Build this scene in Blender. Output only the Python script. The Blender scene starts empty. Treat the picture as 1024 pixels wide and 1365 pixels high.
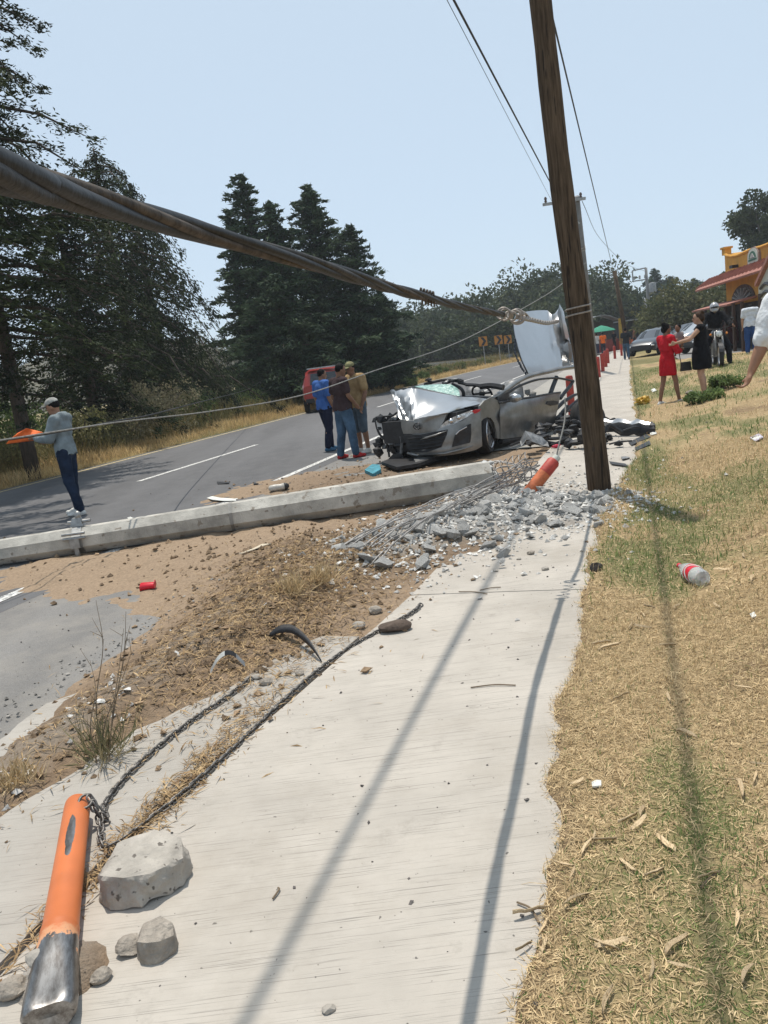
import bpy, bmesh, math, random
import numpy as np
from mathutils import Vector, Matrix, noise

R = math.radians
random.seed(11)
RNG = np.random.default_rng(11)
SC = bpy.context.scene
COL = SC.collection

# ------------------------------------------------------------------ camera
CAM_H, FPX, CX, CY = 1.6, 1030.0, 512.0, 682.5
ROLL = R(7.5)
PITCH = math.atan(198.5 / 1030.0)
_cr, _sr, _cp, _sp = math.cos(ROLL), math.sin(ROLL), math.cos(PITCH), math.sin(PITCH)
cam = bpy.data.cameras.new('camera')
cam.sensor_fit = 'VERTICAL'
cam.sensor_height = 36.0
cam.lens = FPX / 1365.0 * 36.0
cam.clip_start = 0.05
cam.clip_end = 3000
camo = bpy.data.objects.new('camera', cam)
COL.objects.link(camo)
_M = Matrix(((_cr, _sr, 0, 0), (-_sr * _sp, _cr * _sp, -_cp, 0), (-_sr * _cp, _cr * _cp, _sp, CAM_H), (0, 0, 0, 1)))
camo.matrix_world = _M
SC.camera = camo

# ------------------------------------------------------------------ road frame
ANG = R(18.5)
DV = Vector((math.sin(ANG), math.cos(ANG), 0))     # along the road
NV = Vector((math.cos(ANG), -math.sin(ANG), 0))    # to the right across it
def rd(s, t, z=0.0):
    return NV * s + DV * t + Vector((0, 0, z))
def st(x, y):
    return (x * NV.x + y * NV.y, x * DV.x + y * DV.y)

# ------------------------------------------------------------------ sun, sky, exposure
SH = NV * 0.14 + DV * (-0.23)                      # shadow offset on the ground for one metre of height
SUN_DIR = Vector((SH.x, SH.y, -1.0)).normalized()
sun = bpy.data.lights.new('sun', 'SUN')
sun.energy = 4.3
sun.angle = R(0.53)
sun.color = (1.0, 0.935, 0.835)
suno = bpy.data.objects.new('sun', sun)
COL.objects.link(suno)
suno.location = (0, 0, 40)
suno.rotation_euler = SUN_DIR.to_track_quat('-Z', 'Y').to_euler()
W = bpy.data.worlds.new('World')
SC.world = W
W.use_nodes = True
_wn = W.node_tree.nodes
sky = _wn.new('ShaderNodeTexSky')
sky.sky_type = 'NISHITA'
sky.sun_disc = False
sky.sun_elevation = math.asin(-SUN_DIR.z)
sky.sun_rotation = math.atan2(-SUN_DIR.x, -SUN_DIR.y)
sky.altitude = 2500
sky.air_density = 1.0
sky.dust_density = 7.0
sky.ozone_density = 1.2
_hz = _wn.new('ShaderNodeMixRGB')                   # even veil of dry-season haze over the whole sky
_hz.inputs[0].default_value = 0.72
_hz.inputs[2].default_value = (5.35, 6.4, 7.25, 1)
W.node_tree.links.new(sky.outputs[0], _hz.inputs[1])
W.node_tree.links.new(_hz.outputs[0], _wn['Background'].inputs[0])
_wn['Background'].inputs[1].default_value = 0.135
SC.view_settings.view_transform = 'Standard'
SC.view_settings.look = 'None'
SC.view_settings.gamma = 1.0
SC.view_settings.exposure = 0.0
SC.view_settings.use_curve_mapping = False
SC.render.engine = 'CYCLES'
SC.cycles.max_bounces = 6
SC.cycles.diffuse_bounces = 3
SC.cycles.transparent_max_bounces = 12
SC.cycles.volume_bounces = 0
SC.cycles.use_denoising = True

# ------------------------------------------------------------------ pixel rays
def ray(px, py):
    dx, dy = px - CX, py - CY
    a = dx * _cr - dy * _sr
    b = dx * _sr + dy * _cr
    return Vector((a, FPX * _cp - b * _sp, -(FPX * _sp + b * _cp)))
def sm(a, b, x):
    k = min(1.0, max(0.0, (x - a) / (b - a)))
    return k * k * (3 - 2 * k)
def gz(x, y):
    s, t = st(x, y)
    z = 0.30 * sm(-0.1, 3.2, s) * (1 - sm(26, 36, t))
    z += 0.20 * sm(0.25, 1.3, s) * (1 - sm(6.5, 11, t))
    z += 0.16 * sm(12.6, 15.0, -s)
    return z
def gp(px, py, dz=0.0):
    """the point of the ground under a pixel"""
    d = ray(px, py)
    z = 0.0
    for _ in range(12):
        k = (z + dz - CAM_H) / d.z
        z = gz(d.x * k, d.y * k)
    return Vector((d.x * k, d.y * k, z + dz))
def at(px, py, D):
    d = ray(px, py)
    return d * (D / d.y) + Vector((0, 0, CAM_H))
def lin(r, g, b):
    f = lambda c: (c / 255.0 / 12.92) if c <= 10 else ((c / 255.0 + 0.055) / 1.055) ** 2.4
    return (f(r), f(g), f(b))

# ------------------------------------------------------------------ materials
MATS = {}
def pm(name, col, var=0.2, scale=8.0, rough=0.8, bump=0.25, bscale=60.0, metal=0.0, col2=None, rnd=0.0, spec=0.4, dist=0.01,
       stretch=None, clear=0.0, trans=0.0, alpha=1.0, speck=None, thr=(0.35, 0.65), island=0.0, coat_rough=0.05):
    """principled material: two noise-mixed colours, fine relief, optional specks, random tint for each object or island"""
    if name in MATS:
        return MATS[name]
    m = bpy.data.materials.new(name)
    m.use_nodes = True
    nt = m.node_tree
    n, l = nt.nodes, nt.links
    bs = n['Principled BSDF']
    tc = n.new('ShaderNodeTexCoord')
    src = tc.outputs['Object']
    if stretch:
        mp = n.new('ShaderNodeMapping')
        mp.inputs['Scale'].default_value = stretch
        l.new(src, mp.inputs[0]); src = mp.outputs[0]
    nz = n.new('ShaderNodeTexNoise')
    nz.inputs['Scale'].default_value = scale
    nz.inputs['Detail'].default_value = 6
    nz.inputs['Roughness'].default_value = 0.62
    l.new(src, nz.inputs['Vector'])
    cr = n.new('ShaderNodeValToRGB')
    c1 = tuple(c * (1 - var) for c in col)
    c2 = col2 if col2 else tuple(min(1, c * (1 + var)) for c in col)
    cr.color_ramp.elements[0].position = thr[0]
    cr.color_ramp.elements[1].position = thr[1]
    cr.color_ramp.elements[0].color = (*c1, 1)
    cr.color_ramp.elements[1].color = (*c2, 1)
    l.new(nz.outputs['Fac'], cr.inputs[0])
    out = cr.outputs[0]
    if speck:
        sc_, th_, scol = speck
        n2 = n.new('ShaderNodeTexNoise')
        n2.inputs['Scale'].default_value = sc_
        n2.inputs['Detail'].default_value = 3
        l.new(src, n2.inputs['Vector'])
        r2 = n.new('ShaderNodeValToRGB')
        r2.color_ramp.elements[0].position = th_
        r2.color_ramp.elements[1].position = th_ + 0.05
        l.new(n2.outputs['Fac'], r2.inputs[0])
        mx = n.new('ShaderNodeMixRGB')
        mx.inputs['Color2'].default_value = (*scol, 1)
        l.new(r2.outputs[0], mx.inputs[0]); l.new(out, mx.inputs[1]); out = mx.outputs[0]
    if rnd or island:
        if island:
            g = n.new('ShaderNodeNewGeometry'); rs = g.outputs['Random Per Island']; amt = island
        else:
            g = n.new('ShaderNodeObjectInfo'); rs = g.outputs['Random']; amt = rnd
        mr = n.new('ShaderNodeMapRange')
        mr.inputs['To Min'].default_value = 1 - amt
        mr.inputs['To Max'].default_value = 1 + amt
        l.new(rs, mr.inputs[0])
        hs = n.new('ShaderNodeHueSaturation')
        l.new(mr.outputs[0], hs.inputs['Value'])
        l.new(out, hs.inputs['Color']); out = hs.outputs[0]
    l.new(out, bs.inputs['Base Color'])
    bs.inputs['Roughness'].default_value = rough
    bs.inputs['Metallic'].default_value = metal
    bs.inputs['Specular IOR Level'].default_value = spec
    if clear:
        bs.inputs['Coat Weight'].default_value = clear
        bs.inputs['Coat Roughness'].default_value = coat_rough
    if trans:
        bs.inputs['Transmission Weight'].default_value = trans
    if alpha < 1:
        bs.inputs['Alpha'].default_value = alpha
    if bump:
        nb = n.new('ShaderNodeTexNoise')
        nb.inputs['Scale'].default_value = bscale
        nb.inputs['Detail'].default_value = 5
        l.new(src, nb.inputs['Vector'])
        bp = n.new('ShaderNodeBump')
        bp.inputs['Strength'].default_value = bump
        bp.inputs['Distance'].default_value = dist
        l.new(nb.outputs['Fac'], bp.inputs['Height'])
        l.new(bp.outputs[0], bs.inputs['Normal'])
    MATS[name] = m
    return m

def leafmat(name, c1, c2, tl=0.25, rough=0.7, isl=0.35, scale=0.6):
    """leaf material: clump-scale colour noise, random tint for each leaf, some light let through"""
    if name in MATS:
        return MATS[name]
    m = pm(name, c1, var=0.0, scale=scale, rough=rough, bump=0, col2=c2, island=isl, spec=0.25, thr=(0.38, 0.62))
    n, l = m.node_tree.nodes, m.node_tree.links
    bs = n['Principled BSDF']
    tr = n.new('ShaderNodeBsdfTranslucent')
    l.new(bs.inputs['Base Color'].links[0].from_socket, tr.inputs[0])
    mx = n.new('ShaderNodeMixShader')
    mx.inputs[0].default_value = tl
    l.new(bs.outputs[0], mx.inputs[1]); l.new(tr.outputs[0], mx.inputs[2])
    l.new(mx.outputs[0], n['Material Output'].inputs[0])
    return m

# ------------------------------------------------------------------ mesh builders
def np_mesh(name, verts, faces, smooth=False):
    """mesh from numpy arrays, all faces with the same corner count"""
    me = bpy.data.meshes.new(name)
    verts = np.asarray(verts, np.float32); faces = np.asarray(faces, np.int32)
    k = faces.shape[1]
    me.vertices.add(len(verts)); me.vertices.foreach_set('co', verts.ravel())
    me.loops.add(faces.size); me.loops.foreach_set('vertex_index', faces.ravel())
    me.polygons.add(len(faces))
    me.polygons.foreach_set('loop_start', np.arange(0, faces.size, k, dtype=np.int32))
    me.polygons.foreach_set('use_smooth', np.full(len(faces), smooth, bool))
    me.update(calc_edges=True)
    return me

def frame_of(d):
    d = d.normalized()
    u = d.cross(Vector((0, 0, 1)))
    if u.length < 1e-4:
        u = d.cross(Vector((0, 1, 0)))
    u.normalize()
    return u, d.cross(u).normalized()

ICO = {}
def ico(sub):
    if sub not in ICO:
        b = bmesh.new(); bmesh.ops.create_icosphere(b, subdivisions=sub, radius=1.0)
        ICO[sub] = ([v.co.copy() for v in b.verts], [[v.index for v in f.verts] for f in b.faces]); b.free()
    return ICO[sub]

class MB:
    def __init__(s):
        s.v, s.f, s.m = [], [], []
    def add(s, vs, fs, mi=0):
        o = len(s.v)
        s.v += [Vector(v) for v in vs]
        s.f += [[i + o for i in f] for f in fs]
        s.m += [mi] * len(fs)
        return s
    def box(s, c, size, rot=None, mi=0, taper=1.0):
        x, y, z = (k / 2 for k in size)
        vs = [(-x, -y, -z), (x, -y, -z), (x, y, -z), (-x, y, -z), (-x * taper, -y * taper, z), (x * taper, -y * taper, z), (x * taper, y * taper, z), (-x * taper, y * taper, z)]
        M = rot if rot is not None else Matrix.Identity(3)
        return s.add([M @ Vector(v) + Vector(c) for v in vs], [(3, 2, 1, 0), (4, 5, 6, 7), (0, 1, 5, 4), (1, 2, 6, 5), (2, 3, 7, 6), (3, 0, 4, 7)], mi)
    def bar(s, a, b, w, h, mi=0, up=None):
        a, b = Vector(a), Vector(b)
        d = (b - a).normalized()
        u, v = frame_of(d)
        if up is not None:
            u = d.cross(Vector(up)).normalized(); v = u.cross(d).normalized()
        M = Matrix((u, d, v)).transposed()
        return s.box((a + b) / 2, (w, (b - a).length, h), M, mi)
    def tube(s, pts, rad, seg=8, caps=True, mi=0, phase=0.0, flat=1.0):
        pts = [Vector(p) for p in pts]
        n = len(pts)
        rr = rad if isinstance(rad, (list, tuple)) else [rad] * n
        vs, fs = [], []
        u0 = None
        for i, p in enumerate(pts):
            d = (pts[min(i + 1, n - 1)] - pts[max(i - 1, 0)])
            if d.length < 1e-9: d = Vector((0, 0, 1))
            d.normalize()
            if u0 is None:
                u, v = frame_of(d)
            else:
                u = (u0 - d * u0.dot(d))
                if u.length < 1e-6: u, v = frame_of(d)
                u.normalize(); v = d.cross(u)
            u0 = u
            for k in range(seg):
                a = 2 * math.pi * k / seg + phase
                vs.append(p + u * (math.cos(a) * rr[i]) + v * (math.sin(a) * rr[i] * flat))
        for i in range(n - 1):
            for k in range(seg):
                k2 = (k + 1) % seg
                fs.append((i * seg + k, i * seg + k2, (i + 1) * seg + k2, (i + 1) * seg + k))
        if caps:
            fs.append(tuple(range(seg - 1, -1, -1)))
            fs.append(tuple((n - 1) * seg + k for k in range(seg)))
        return s.add(vs, fs, mi)
    def prism(s, poly, nrm, thick, mi=0):
        """polygon (3D points) given thickness along nrm"""
        nrm = Vector(nrm).normalized() * thick
        n = len(poly)
        p = [Vector(q) for q in poly]
        vs = p + [q + nrm for q in p]
        fs = [tuple(range(n)), tuple(range(2 * n - 1, n - 1, -1))] + [(i, i + n, (i + 1) % n + n, (i + 1) % n) for i in range(n)]
        return s.add(vs, fs, mi)
    def grid(s, P, mi=0, thick=0.0, closed=False):
        """surface over a 2D list of points, given some thickness along its normals"""
        h, w = len(P), len(P[0])
        pts = [[Vector(p) for p in row] for row in P]
        vs = [p for row in pts for p in row]
        fs = [(i * w + j, i * w + j + 1, (i + 1) * w + j + 1, (i + 1) * w + j) for i in range(h - 1) for j in range(w - 1)]
        if thick:
            nn = []
            for i in range(h):
                for j in range(w):
                    a = pts[min(i + 1, h - 1)][j] - pts[max(i - 1, 0)][j]
                    b = pts[i][min(j + 1, w - 1)] - pts[i][max(j - 1, 0)]
                    c = b.cross(a)
                    nn.append(c.normalized() if c.length > 1e-9 else Vector((0, 0, 1)))
            o = len(vs)
            vs = vs + [v + q * thick for v, q in zip(vs, nn)]
            fs = fs + [tuple(o + i for i in reversed(f)) for f in fs]
            bd = [j for j in range(w)] + [i * w + w - 1 for i in range(1, h)] + [(h - 1) * w + j for j in range(w - 2, -1, -1)] + [i * w for i in range(h - 2, 0, -1)]
            for q in range(len(bd)):
                a, b = bd[q], bd[(q + 1) % len(bd)]
                fs.append((b, a, a + o, b + o))
        return s.add(vs, fs, mi)
    def ell(s, c, r, sub=2, rot=None, mi=0, nz=0.0, nf=2.0, seed=0):
        V, Fc = ico(sub)
        r = (r, r, r) if isinstance(r, (int, float)) else r
        M = rot if rot is not None else Matrix.Identity(3)
        vs = []
        for v in V:
            k = 1.0
            if nz:
                k += nz * noise.noise(v * nf + Vector((seed * 7.3, seed * 3.1, seed)))
            vs.append(M @ Vector((v.x * r[0] * k, v.y * r[1] * k, v.z * r[2] * k)) + Vector(c))
        return s.add(vs, Fc, mi)
    def caps(s, a, b, ra, rb, seg=10, mi=0):
        """tapered capsule"""
        a, b = Vector(a), Vector(b)
        d = b - a
        L = max(d.length, 1e-5); d = d / L
        pts, rr = [], []
        for k in (-0.999, -0.8, -0.45, 0.0):
            pts.append(a + d * (ra * k)); rr.append(ra * math.sqrt(max(0.002, 1 - k * k)))
        for k in (0.0, 0.45, 0.8, 0.999):
            pts.append(b + d * (rb * k)); rr.append(rb * math.sqrt(max(0.002, 1 - k * k)))
        return s.tube(pts, rr, seg, True, mi)
    def lathe(s, prof, M=None, seg=24, mi=0, caps=True):
        M = M if M is not None else Matrix.Identity(4)
        n = len(prof); vs, fs = [], []
        for r, z in prof:
            for k in range(seg):
                a = 2 * math.pi * k / seg
                vs.append(M @ Vector((r * math.cos(a), r * math.sin(a), z)))
        for i in range(n - 1):
            for k in range(seg):
                k2 = (k + 1) % seg
                fs.append((i * seg + k, i * seg + k2, (i + 1) * seg + k2, (i + 1) * seg + k))
        if caps:
            fs.append(tuple(range(seg - 1, -1, -1))); fs.append(tuple((n - 1) * seg + k for k in range(seg)))
        return s.add(vs, fs, mi)
    def mesh(s, name, mats, smooth=False, org=(0, 0, 0)):
        me = bpy.data.meshes.new(name)
        o = Vector(org)
        me.from_pydata([tuple(v - o) for v in s.v], [], s.f)
        for m in (mats if isinstance(mats, (list, tuple)) else [mats]):
            me.materials.append(m)
        if any(s.m):
            me.polygons.foreach_set('material_index', s.m)
        if smooth:
            me.polygons.foreach_set('use_smooth', [True] * len(me.polygons))
        me.update()
        return me

def link(name, me, parent=None, loc=(0, 0, 0), smooth_angle=None):
    o = bpy.data.objects.new(name, me)
    COL.objects.link(o)
    o.location = loc
    if parent is not None:
        o.parent = parent
    if smooth_angle is not None and me is not None:
        me.polygons.foreach_set('use_smooth', [True] * len(me.polygons))
        me.set_sharp_from_angle(angle=R(smooth_angle))
    return o
def tag(o, label=None, cat=None, group=None, kind=None):
    if label: o['label'] = label
    if cat: o['category'] = cat
    if group: o['group'] = group
    if kind: o['kind'] = kind
    return o
def empty(name, loc, rz=0.0):
    o = bpy.data.objects.new(name, None)
    COL.objects.link(o)
    o.location = loc
    o.rotation_euler = (0, 0, rz)
    return o
def thing(name, label, cat, loc, rz=0.0, group=None):
    return tag(empty(name, loc, rz), label, cat, group)
def wroot(o):
    """root location of a part's parent chain (things placed without rotation)"""
    while o.parent is not None:
        o = o.parent
    return o.location
def part(root, name, mb, mats, sa=None, smooth=False, local=False):
    """a part: mb in world space (local=False) or in the thing's own space"""
    org = (0, 0, 0) if local else wroot(root)
    me = mb.mesh(name, mats, smooth, org)
    return link(name, me, root, (0, 0, 0), sa)
def solo(name, mb, mats, label, cat, org, group=None, sa=None, smooth=False):
    """a thing of one mesh, mb in world space"""
    me = mb.mesh(name, mats, smooth, org)
    return tag(link(name, me, None, org, sa), label, cat, group)
def copy_tree(o, parent=None):
    c = o.copy()
    COL.objects.link(c)
    c.parent = parent
    for ch in list(o.children):
        copy_tree(ch, c)
    return c
def rz3(a):
    return Matrix.Rotation(a, 3, 'Z')
def fbm(x, y, z=0.0, oct=4):
    return noise.fractal(Vector((x, y, z)), 1.0, 2.0, oct)
def smooth_path(pts, n=8):
    """Catmull-Rom through the points"""
    pts = [Vector(p) for p in pts]
    q = [pts[0] * 2 - pts[1]] + pts + [pts[-1] * 2 - pts[-2]]
    out = []
    for i in range(1, len(q) - 2):
        for k in range(n):
            t = k / n
            a, b, c, d = q[i - 1], q[i], q[i + 1], q[i + 2]
            out.append(0.5 * ((2 * b) + (c - a) * t + (2 * a - 5 * b + 4 * c - d) * t * t + (3 * b - a - 3 * c + d) * t ** 3))
    out.append(pts[-1])
    return out
# ================================================================== SETTING
def vnoise(x, y, seed=0):
    """vectorised value noise, 0..1"""
    x = np.asarray(x, float); y = np.asarray(y, float)
    xi = np.floor(x).astype(np.int64); yi = np.floor(y).astype(np.int64)
    fx = x - xi; fy = y - yi
    fx = fx * fx * (3 - 2 * fx); fy = fy * fy * (3 - 2 * fy)
    def h(a, b):
        n = (a * 374761393 + b * 668265263 + seed * 974634777) & 0xffffffff
        n = ((n ^ (n >> 13)) * 1274126177) & 0xffffffff
        return ((n ^ (n >> 16)) & 0xffff) / 65535.0
    return (h(xi, yi) * (1 - fx) + h(xi + 1, yi) * fx) * (1 - fy) + (h(xi, yi + 1) * (1 - fx) + h(xi + 1, yi + 1) * fx) * fy
def vfbm(x, y, oct=4, seed=0):
    a, s, tot = 0.5, 0.0, 0.0
    for o in range(oct):
        s = s + a * vnoise(x * 2 ** o, y * 2 ** o, seed + o); tot += a; a *= 0.5
    return s / tot
def nsm(a, b, x):
    k = np.clip((x - a) / (b - a), 0, 1)
    return k * k * (3 - 2 * k)
def ngz(s, t):
    return 0.30 * nsm(-0.1, 3.2, s) * (1 - nsm(26, 36, t)) + 0.20 * nsm(0.25, 1.3, s) * (1 - nsm(6.5, 11, t)) + 0.16 * nsm(12.6, 15.0, -s)
def st_grid(name, ss, ts, zf, mat, kind='structure', attr=None, smooth=True, curve=False):
    S, T = np.meshgrid(ss, ts, indexing='ij')
    Z = zf(S, T)
    Sx = S + (0.00123 * np.clip(T - 30, 0, 130) ** 2 if curve else 0)
    X = Sx * NV.x + T * DV.x; Y = Sx * NV.y + T * DV.y
    n, m = S.shape
    idx = np.arange(n * m).reshape(n, m)
    q = np.stack([idx[:-1, :-1], idx[1:, :-1], idx[1:, 1:], idx[:-1, 1:]], -1).reshape(-1, 4)
    me = np_mesh(name, np.stack([X, Y, Z], -1).reshape(-1, 3), q, smooth)
    if attr is not None:
        for an, af in attr.items():
            a = me.attributes.new(an, 'FLOAT', 'POINT')
            a.data.foreach_set('value', af(S, T).astype(np.float32).ravel())
    me.materials.append(mat)
    o = link(name, me)
    tag(o, kind=kind)
    return o
def zone_mat(name, cols, attr='zone', rough=0.95, bump=0.6, bscale=90, dist=0.02, specks=None, nsc=5.0, blur=0.35):
    """surface of several earths: colours picked along an attribute blurred by noise"""
    m = bpy.data.materials.new(name)
    m.use_nodes = True
    n, l = m.node_tree.nodes, m.node_tree.links
    bs = n['Principled BSDF']
    tc = n.new('ShaderNodeTexCoord')
    at_ = n.new('ShaderNodeAttribute'); at_.attribute_name = attr
    nz = n.new('ShaderNodeTexNoise'); nz.inputs['Scale'].default_value = nsc; nz.inputs['Detail'].default_value = 8; nz.inputs['Roughness'].default_value = 0.7
    l.new(tc.outputs['Object'], nz.inputs['Vector'])
    ma = n.new('ShaderNodeMath'); ma.operation = 'MULTIPLY_ADD'; ma.inputs[1].default_value = blur; ma.inputs[2].default_value = -blur / 2
    l.new(nz.outputs['Fac'], ma.inputs[0])
    ad = n.new('ShaderNodeMath'); ad.operation = 'ADD'
    l.new(at_.outputs['Fac'], ad.inputs[0]); l.new(ma.outputs[0], ad.inputs[1])
    cr = n.new('ShaderNodeValToRGB')
    e = cr.color_ramp.elements
    while len(e) < len(cols):
        e.new(0.5)
    for i, (p, c) in enumerate(cols):
        e[i].position = p; e[i].color = (*c, 1)
    l.new(ad.outputs[0], cr.inputs[0])
    n3 = n.new('ShaderNodeTexNoise'); n3.inputs['Scale'].default_value = 38; n3.inputs['Detail'].default_value = 6; n3.inputs['Roughness'].default_value = 0.75
    l.new(tc.outputs['Object'], n3.inputs['Vector'])
    mr = n.new('ShaderNodeMapRange'); mr.inputs[1].default_value = 0.3; mr.inputs[2].default_value = 0.7; mr.inputs[3].default_value = 0.72; mr.inputs[4].default_value = 1.28
    l.new(n3.outputs['Fac'], mr.inputs[0])
    hs = n.new('ShaderNodeHueSaturation')
    l.new(mr.outputs[0], hs.inputs['Value']); l.new(cr.outputs[0], hs.inputs['Color'])
    l.new(hs.outputs[0], bs.inputs['Base Color'])
    bs.inputs['Roughness'].default_value = rough
    bs.inputs['Specular IOR Level'].default_value = 0.15
    nb = n.new('ShaderNodeTexNoise'); nb.inputs['Scale'].default_value = bscale; nb.inputs['Detail'].default_value = 5
    l.new(tc.outputs['Object'], nb.inputs['Vector'])
    bp = n.new('ShaderNodeBump'); bp.inputs['Strength'].default_value = bump; bp.inputs['Distance'].default_value = dist
    l.new(nb.outputs['Fac'], bp.inputs['Height']); l.new(bp.outputs[0], bs.inputs['Normal'])
    return m

# ---- ground to the horizon
ss = np.concatenate([np.linspace(-900, -60, 12), np.linspace(-50, -13, 38), np.linspace(-12.5, 14, 40), np.linspace(18, 60, 12), np.linspace(90, 900, 10)])
ts = np.concatenate([np.linspace(-300, -20, 8), np.linspace(-12, 60, 73), np.linspace(64, 140, 20), np.linspace(170, 1200, 20)])
def ground_z(S, T):
    z = ngz(S, T) - 0.05
    z = z + (vfbm(S * 0.35, T * 0.35, 4, 5) - 0.5) * 0.25 * nsm(15, 19, -S)
    return z
st_grid('ground', ss, ts, ground_z, zone_mat('ground_earth', [(0.2, (0.10, 0.11, 0.045)), (0.45, (0.19, 0.16, 0.075)), (0.7, (0.31, 0.24, 0.12))], nsc=0.5, blur=0.9),
        attr={'zone': lambda S, T: vfbm(S * 0.08, T * 0.08, 3, 3)})

# ---- carriageway, shoulder, far carriageway, parking area
def asphalt(name, base, dust=None, seed=0.0):
    m = bpy.data.materials.new(name)
    m.use_nodes = True
    n, l = m.node_tree.nodes, m.node_tree.links
    bs = n['Principled BSDF']
    tc = n.new('ShaderNodeTexCoord')
    mp = n.new('ShaderNodeMapping'); mp.inputs['Rotation'].default_value = (0, 0, ANG); mp.inputs['Scale'].default_value = (1.0, 0.10, 1)
    mp.inputs['Location'].default_value = (seed, seed, 0)
    l.new(tc.outputs['Object'], mp.inputs[0])
    a = n.new('ShaderNodeTexNoise'); a.inputs['Scale'].default_value = 1.1; a.inputs['Detail'].default_value = 5
    l.new(mp.outputs[0], a.inputs['Vector'])
    b = n.new('ShaderNodeTexNoise'); b.inputs['Scale'].default_value = 130; b.inputs['Detail'].default_value = 3
    l.new(tc.outputs['Object'], b.inputs['Vector'])
    c = n.new('ShaderNodeTexNoise'); c.inputs['Scale'].default_value = 2.6; c.inputs['Detail'].default_value = 7; c.inputs['Roughness'].default_value = 0.7
    l.new(tc.outputs['Object'], c.inputs['Vector'])
    cr = n.new('ShaderNodeValToRGB')
    cr.color_ramp.elements[0].position = 0.3; cr.color_ramp.elements[0].color = (*[k * 0.82 for k in base], 1)
    cr.color_ramp.elements[1].position = 0.72; cr.color_ramp.elements[1].color = (*[k * 1.2 for k in base], 1)
    l.new(a.outputs['Fac'], cr.inputs[0])
    mx = n.new('ShaderNodeMixRGB'); mx.blend_type = 'OVERLAY'; mx.inputs[0].default_value = 0.55
    l.new(cr.outputs[0], mx.inputs[1]); l.new(b.outputs['Color'], mx.inputs[2])
    bw = n.new('ShaderNodeRGBToBW'); l.new(b.outputs['Color'], bw.inputs[0]); l.new(bw.outputs[0], mx.inputs[2])
    r2 = n.new('ShaderNodeValToRGB')
    r2.color_ramp.elements[0].position = 0.45; r2.color_ramp.elements[1].position = 0.75
    r2.color_ramp.elements[1].color = (0.55, 0.55, 0.55, 1)
    l.new(c.outputs['Fac'], r2.inputs[0])
    m2 = n.new('ShaderNodeMixRGB'); m2.inputs[2].default_value = (*(dust or tuple(k * 1.4 for k in base)), 1)
    l.new(r2.outputs[0], m2.inputs[0]); l.new(mx.outputs[0], m2.inputs[1])
    l.new(m2.outputs[0], bs.inputs['Base Color'])
    bs.inputs['Roughness'].default_value = 0.88
    bs.inputs['Specular IOR Level'].default_value = 0.25
    bp = n.new('ShaderNodeBump'); bp.inputs['Strength'].default_value = 0.5; bp.inputs['Distance'].default_value = 0.006
    l.new(b.outputs['Fac'], bp.inputs['Height']); l.new(bp.outputs[0], bs.inputs['Normal'])
    return m
road = st_grid('road', np.linspace(-12.7, -5.0, 12), np.concatenate([np.linspace(-12, 28, 21), np.linspace(30, 170, 60)]), lambda S, T: S * 0 + 0.002,
               asphalt('asphalt_road', (0.115, 0.114, 0.117)), curve=True)
st_grid('shoulder', np.linspace(-5.0, -3.13, 40), np.concatenate([np.linspace(-12, 12, 300), np.linspace(12.5, 170, 80)]),
        lambda S, T: np.where(S > -3.28 + 0.22 * (vfbm(T * 1.1, T * 0 + 3, 4, 8) - 0.5) + 0.03, -0.012, 0.001) - 0.006 * (vnoise(S * 14, T * 14, 3) > 0.93) * (S > -3.6),
        asphalt('asphalt_shoulder', (0.185, 0.178, 0.17), (0.30, 0.275, 0.24), 3.0), curve=True)
st_grid('road', np.linspace(-29, -21.5, 6), np.linspace(50, 200, 50), lambda S, T: S * 0 + 0.19, asphalt('asphalt_far', (0.2, 0.195, 0.19)), curve=True)
# dusty concrete verge between the shoulder and the sidewalk beyond the wreck
st_grid('pavement', np.linspace(-3.12, -1.1, 10), np.linspace(12.2, 110, 60), lambda S, T: S * 0 - 0.004, asphalt('dusty_concrete', (0.30, 0.285, 0.26), (0.36, 0.33, 0.285), 5.0))
# parking area before the restaurant
pk = st_grid('pavement', np.linspace(2.2, 26, 10), np.linspace(29.5, 70, 10), lambda S, T: ngz(S, T) + 0.012, asphalt('asphalt_parking', (0.19, 0.185, 0.18), (0.28, 0.26, 0.23), 7.0))

paint_w = pm('road_paint_white', (0.62, 0.61, 0.58), var=0.25, scale=14, rough=0.8, bump=0.2, speck=(30, 0.52, (0.22, 0.22, 0.22)))
paint_y = pm('road_paint_yellow', (0.55, 0.44, 0.22), var=0.25, scale=14, rough=0.8, bump=0.2, speck=(30, 0.50, (0.22, 0.2, 0.17)))
def strip(name, s0, s1, t0, t1, z, mat, parent):
    n = max(2, int((t1 - t0) / 2.0))
    P = []
    for k in range(n + 1):
        t = t0 + (t1 - t0) * k / n
        c = 0.00123 * max(0, t - 30) ** 2
        P.append([rd(s0 + c, t, z), rd(s1 + c, t, z)])
    mb = MB().grid(P)
    o = link(name, mb.mesh(name, mat), parent)
    return o
strip('edge_line', -5.40, -5.27, -12, 150, 0.007, paint_w, road)
strip('edge_line', -12.47, -12.33, -12, 150, 0.007, paint_y, road)
for k in range(-1, 9):
    strip('lane_dash', -8.92, -8.79, 12.3 + 15 * k, 17.3 + 15 * k, 0.007, paint_w, road)

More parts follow.
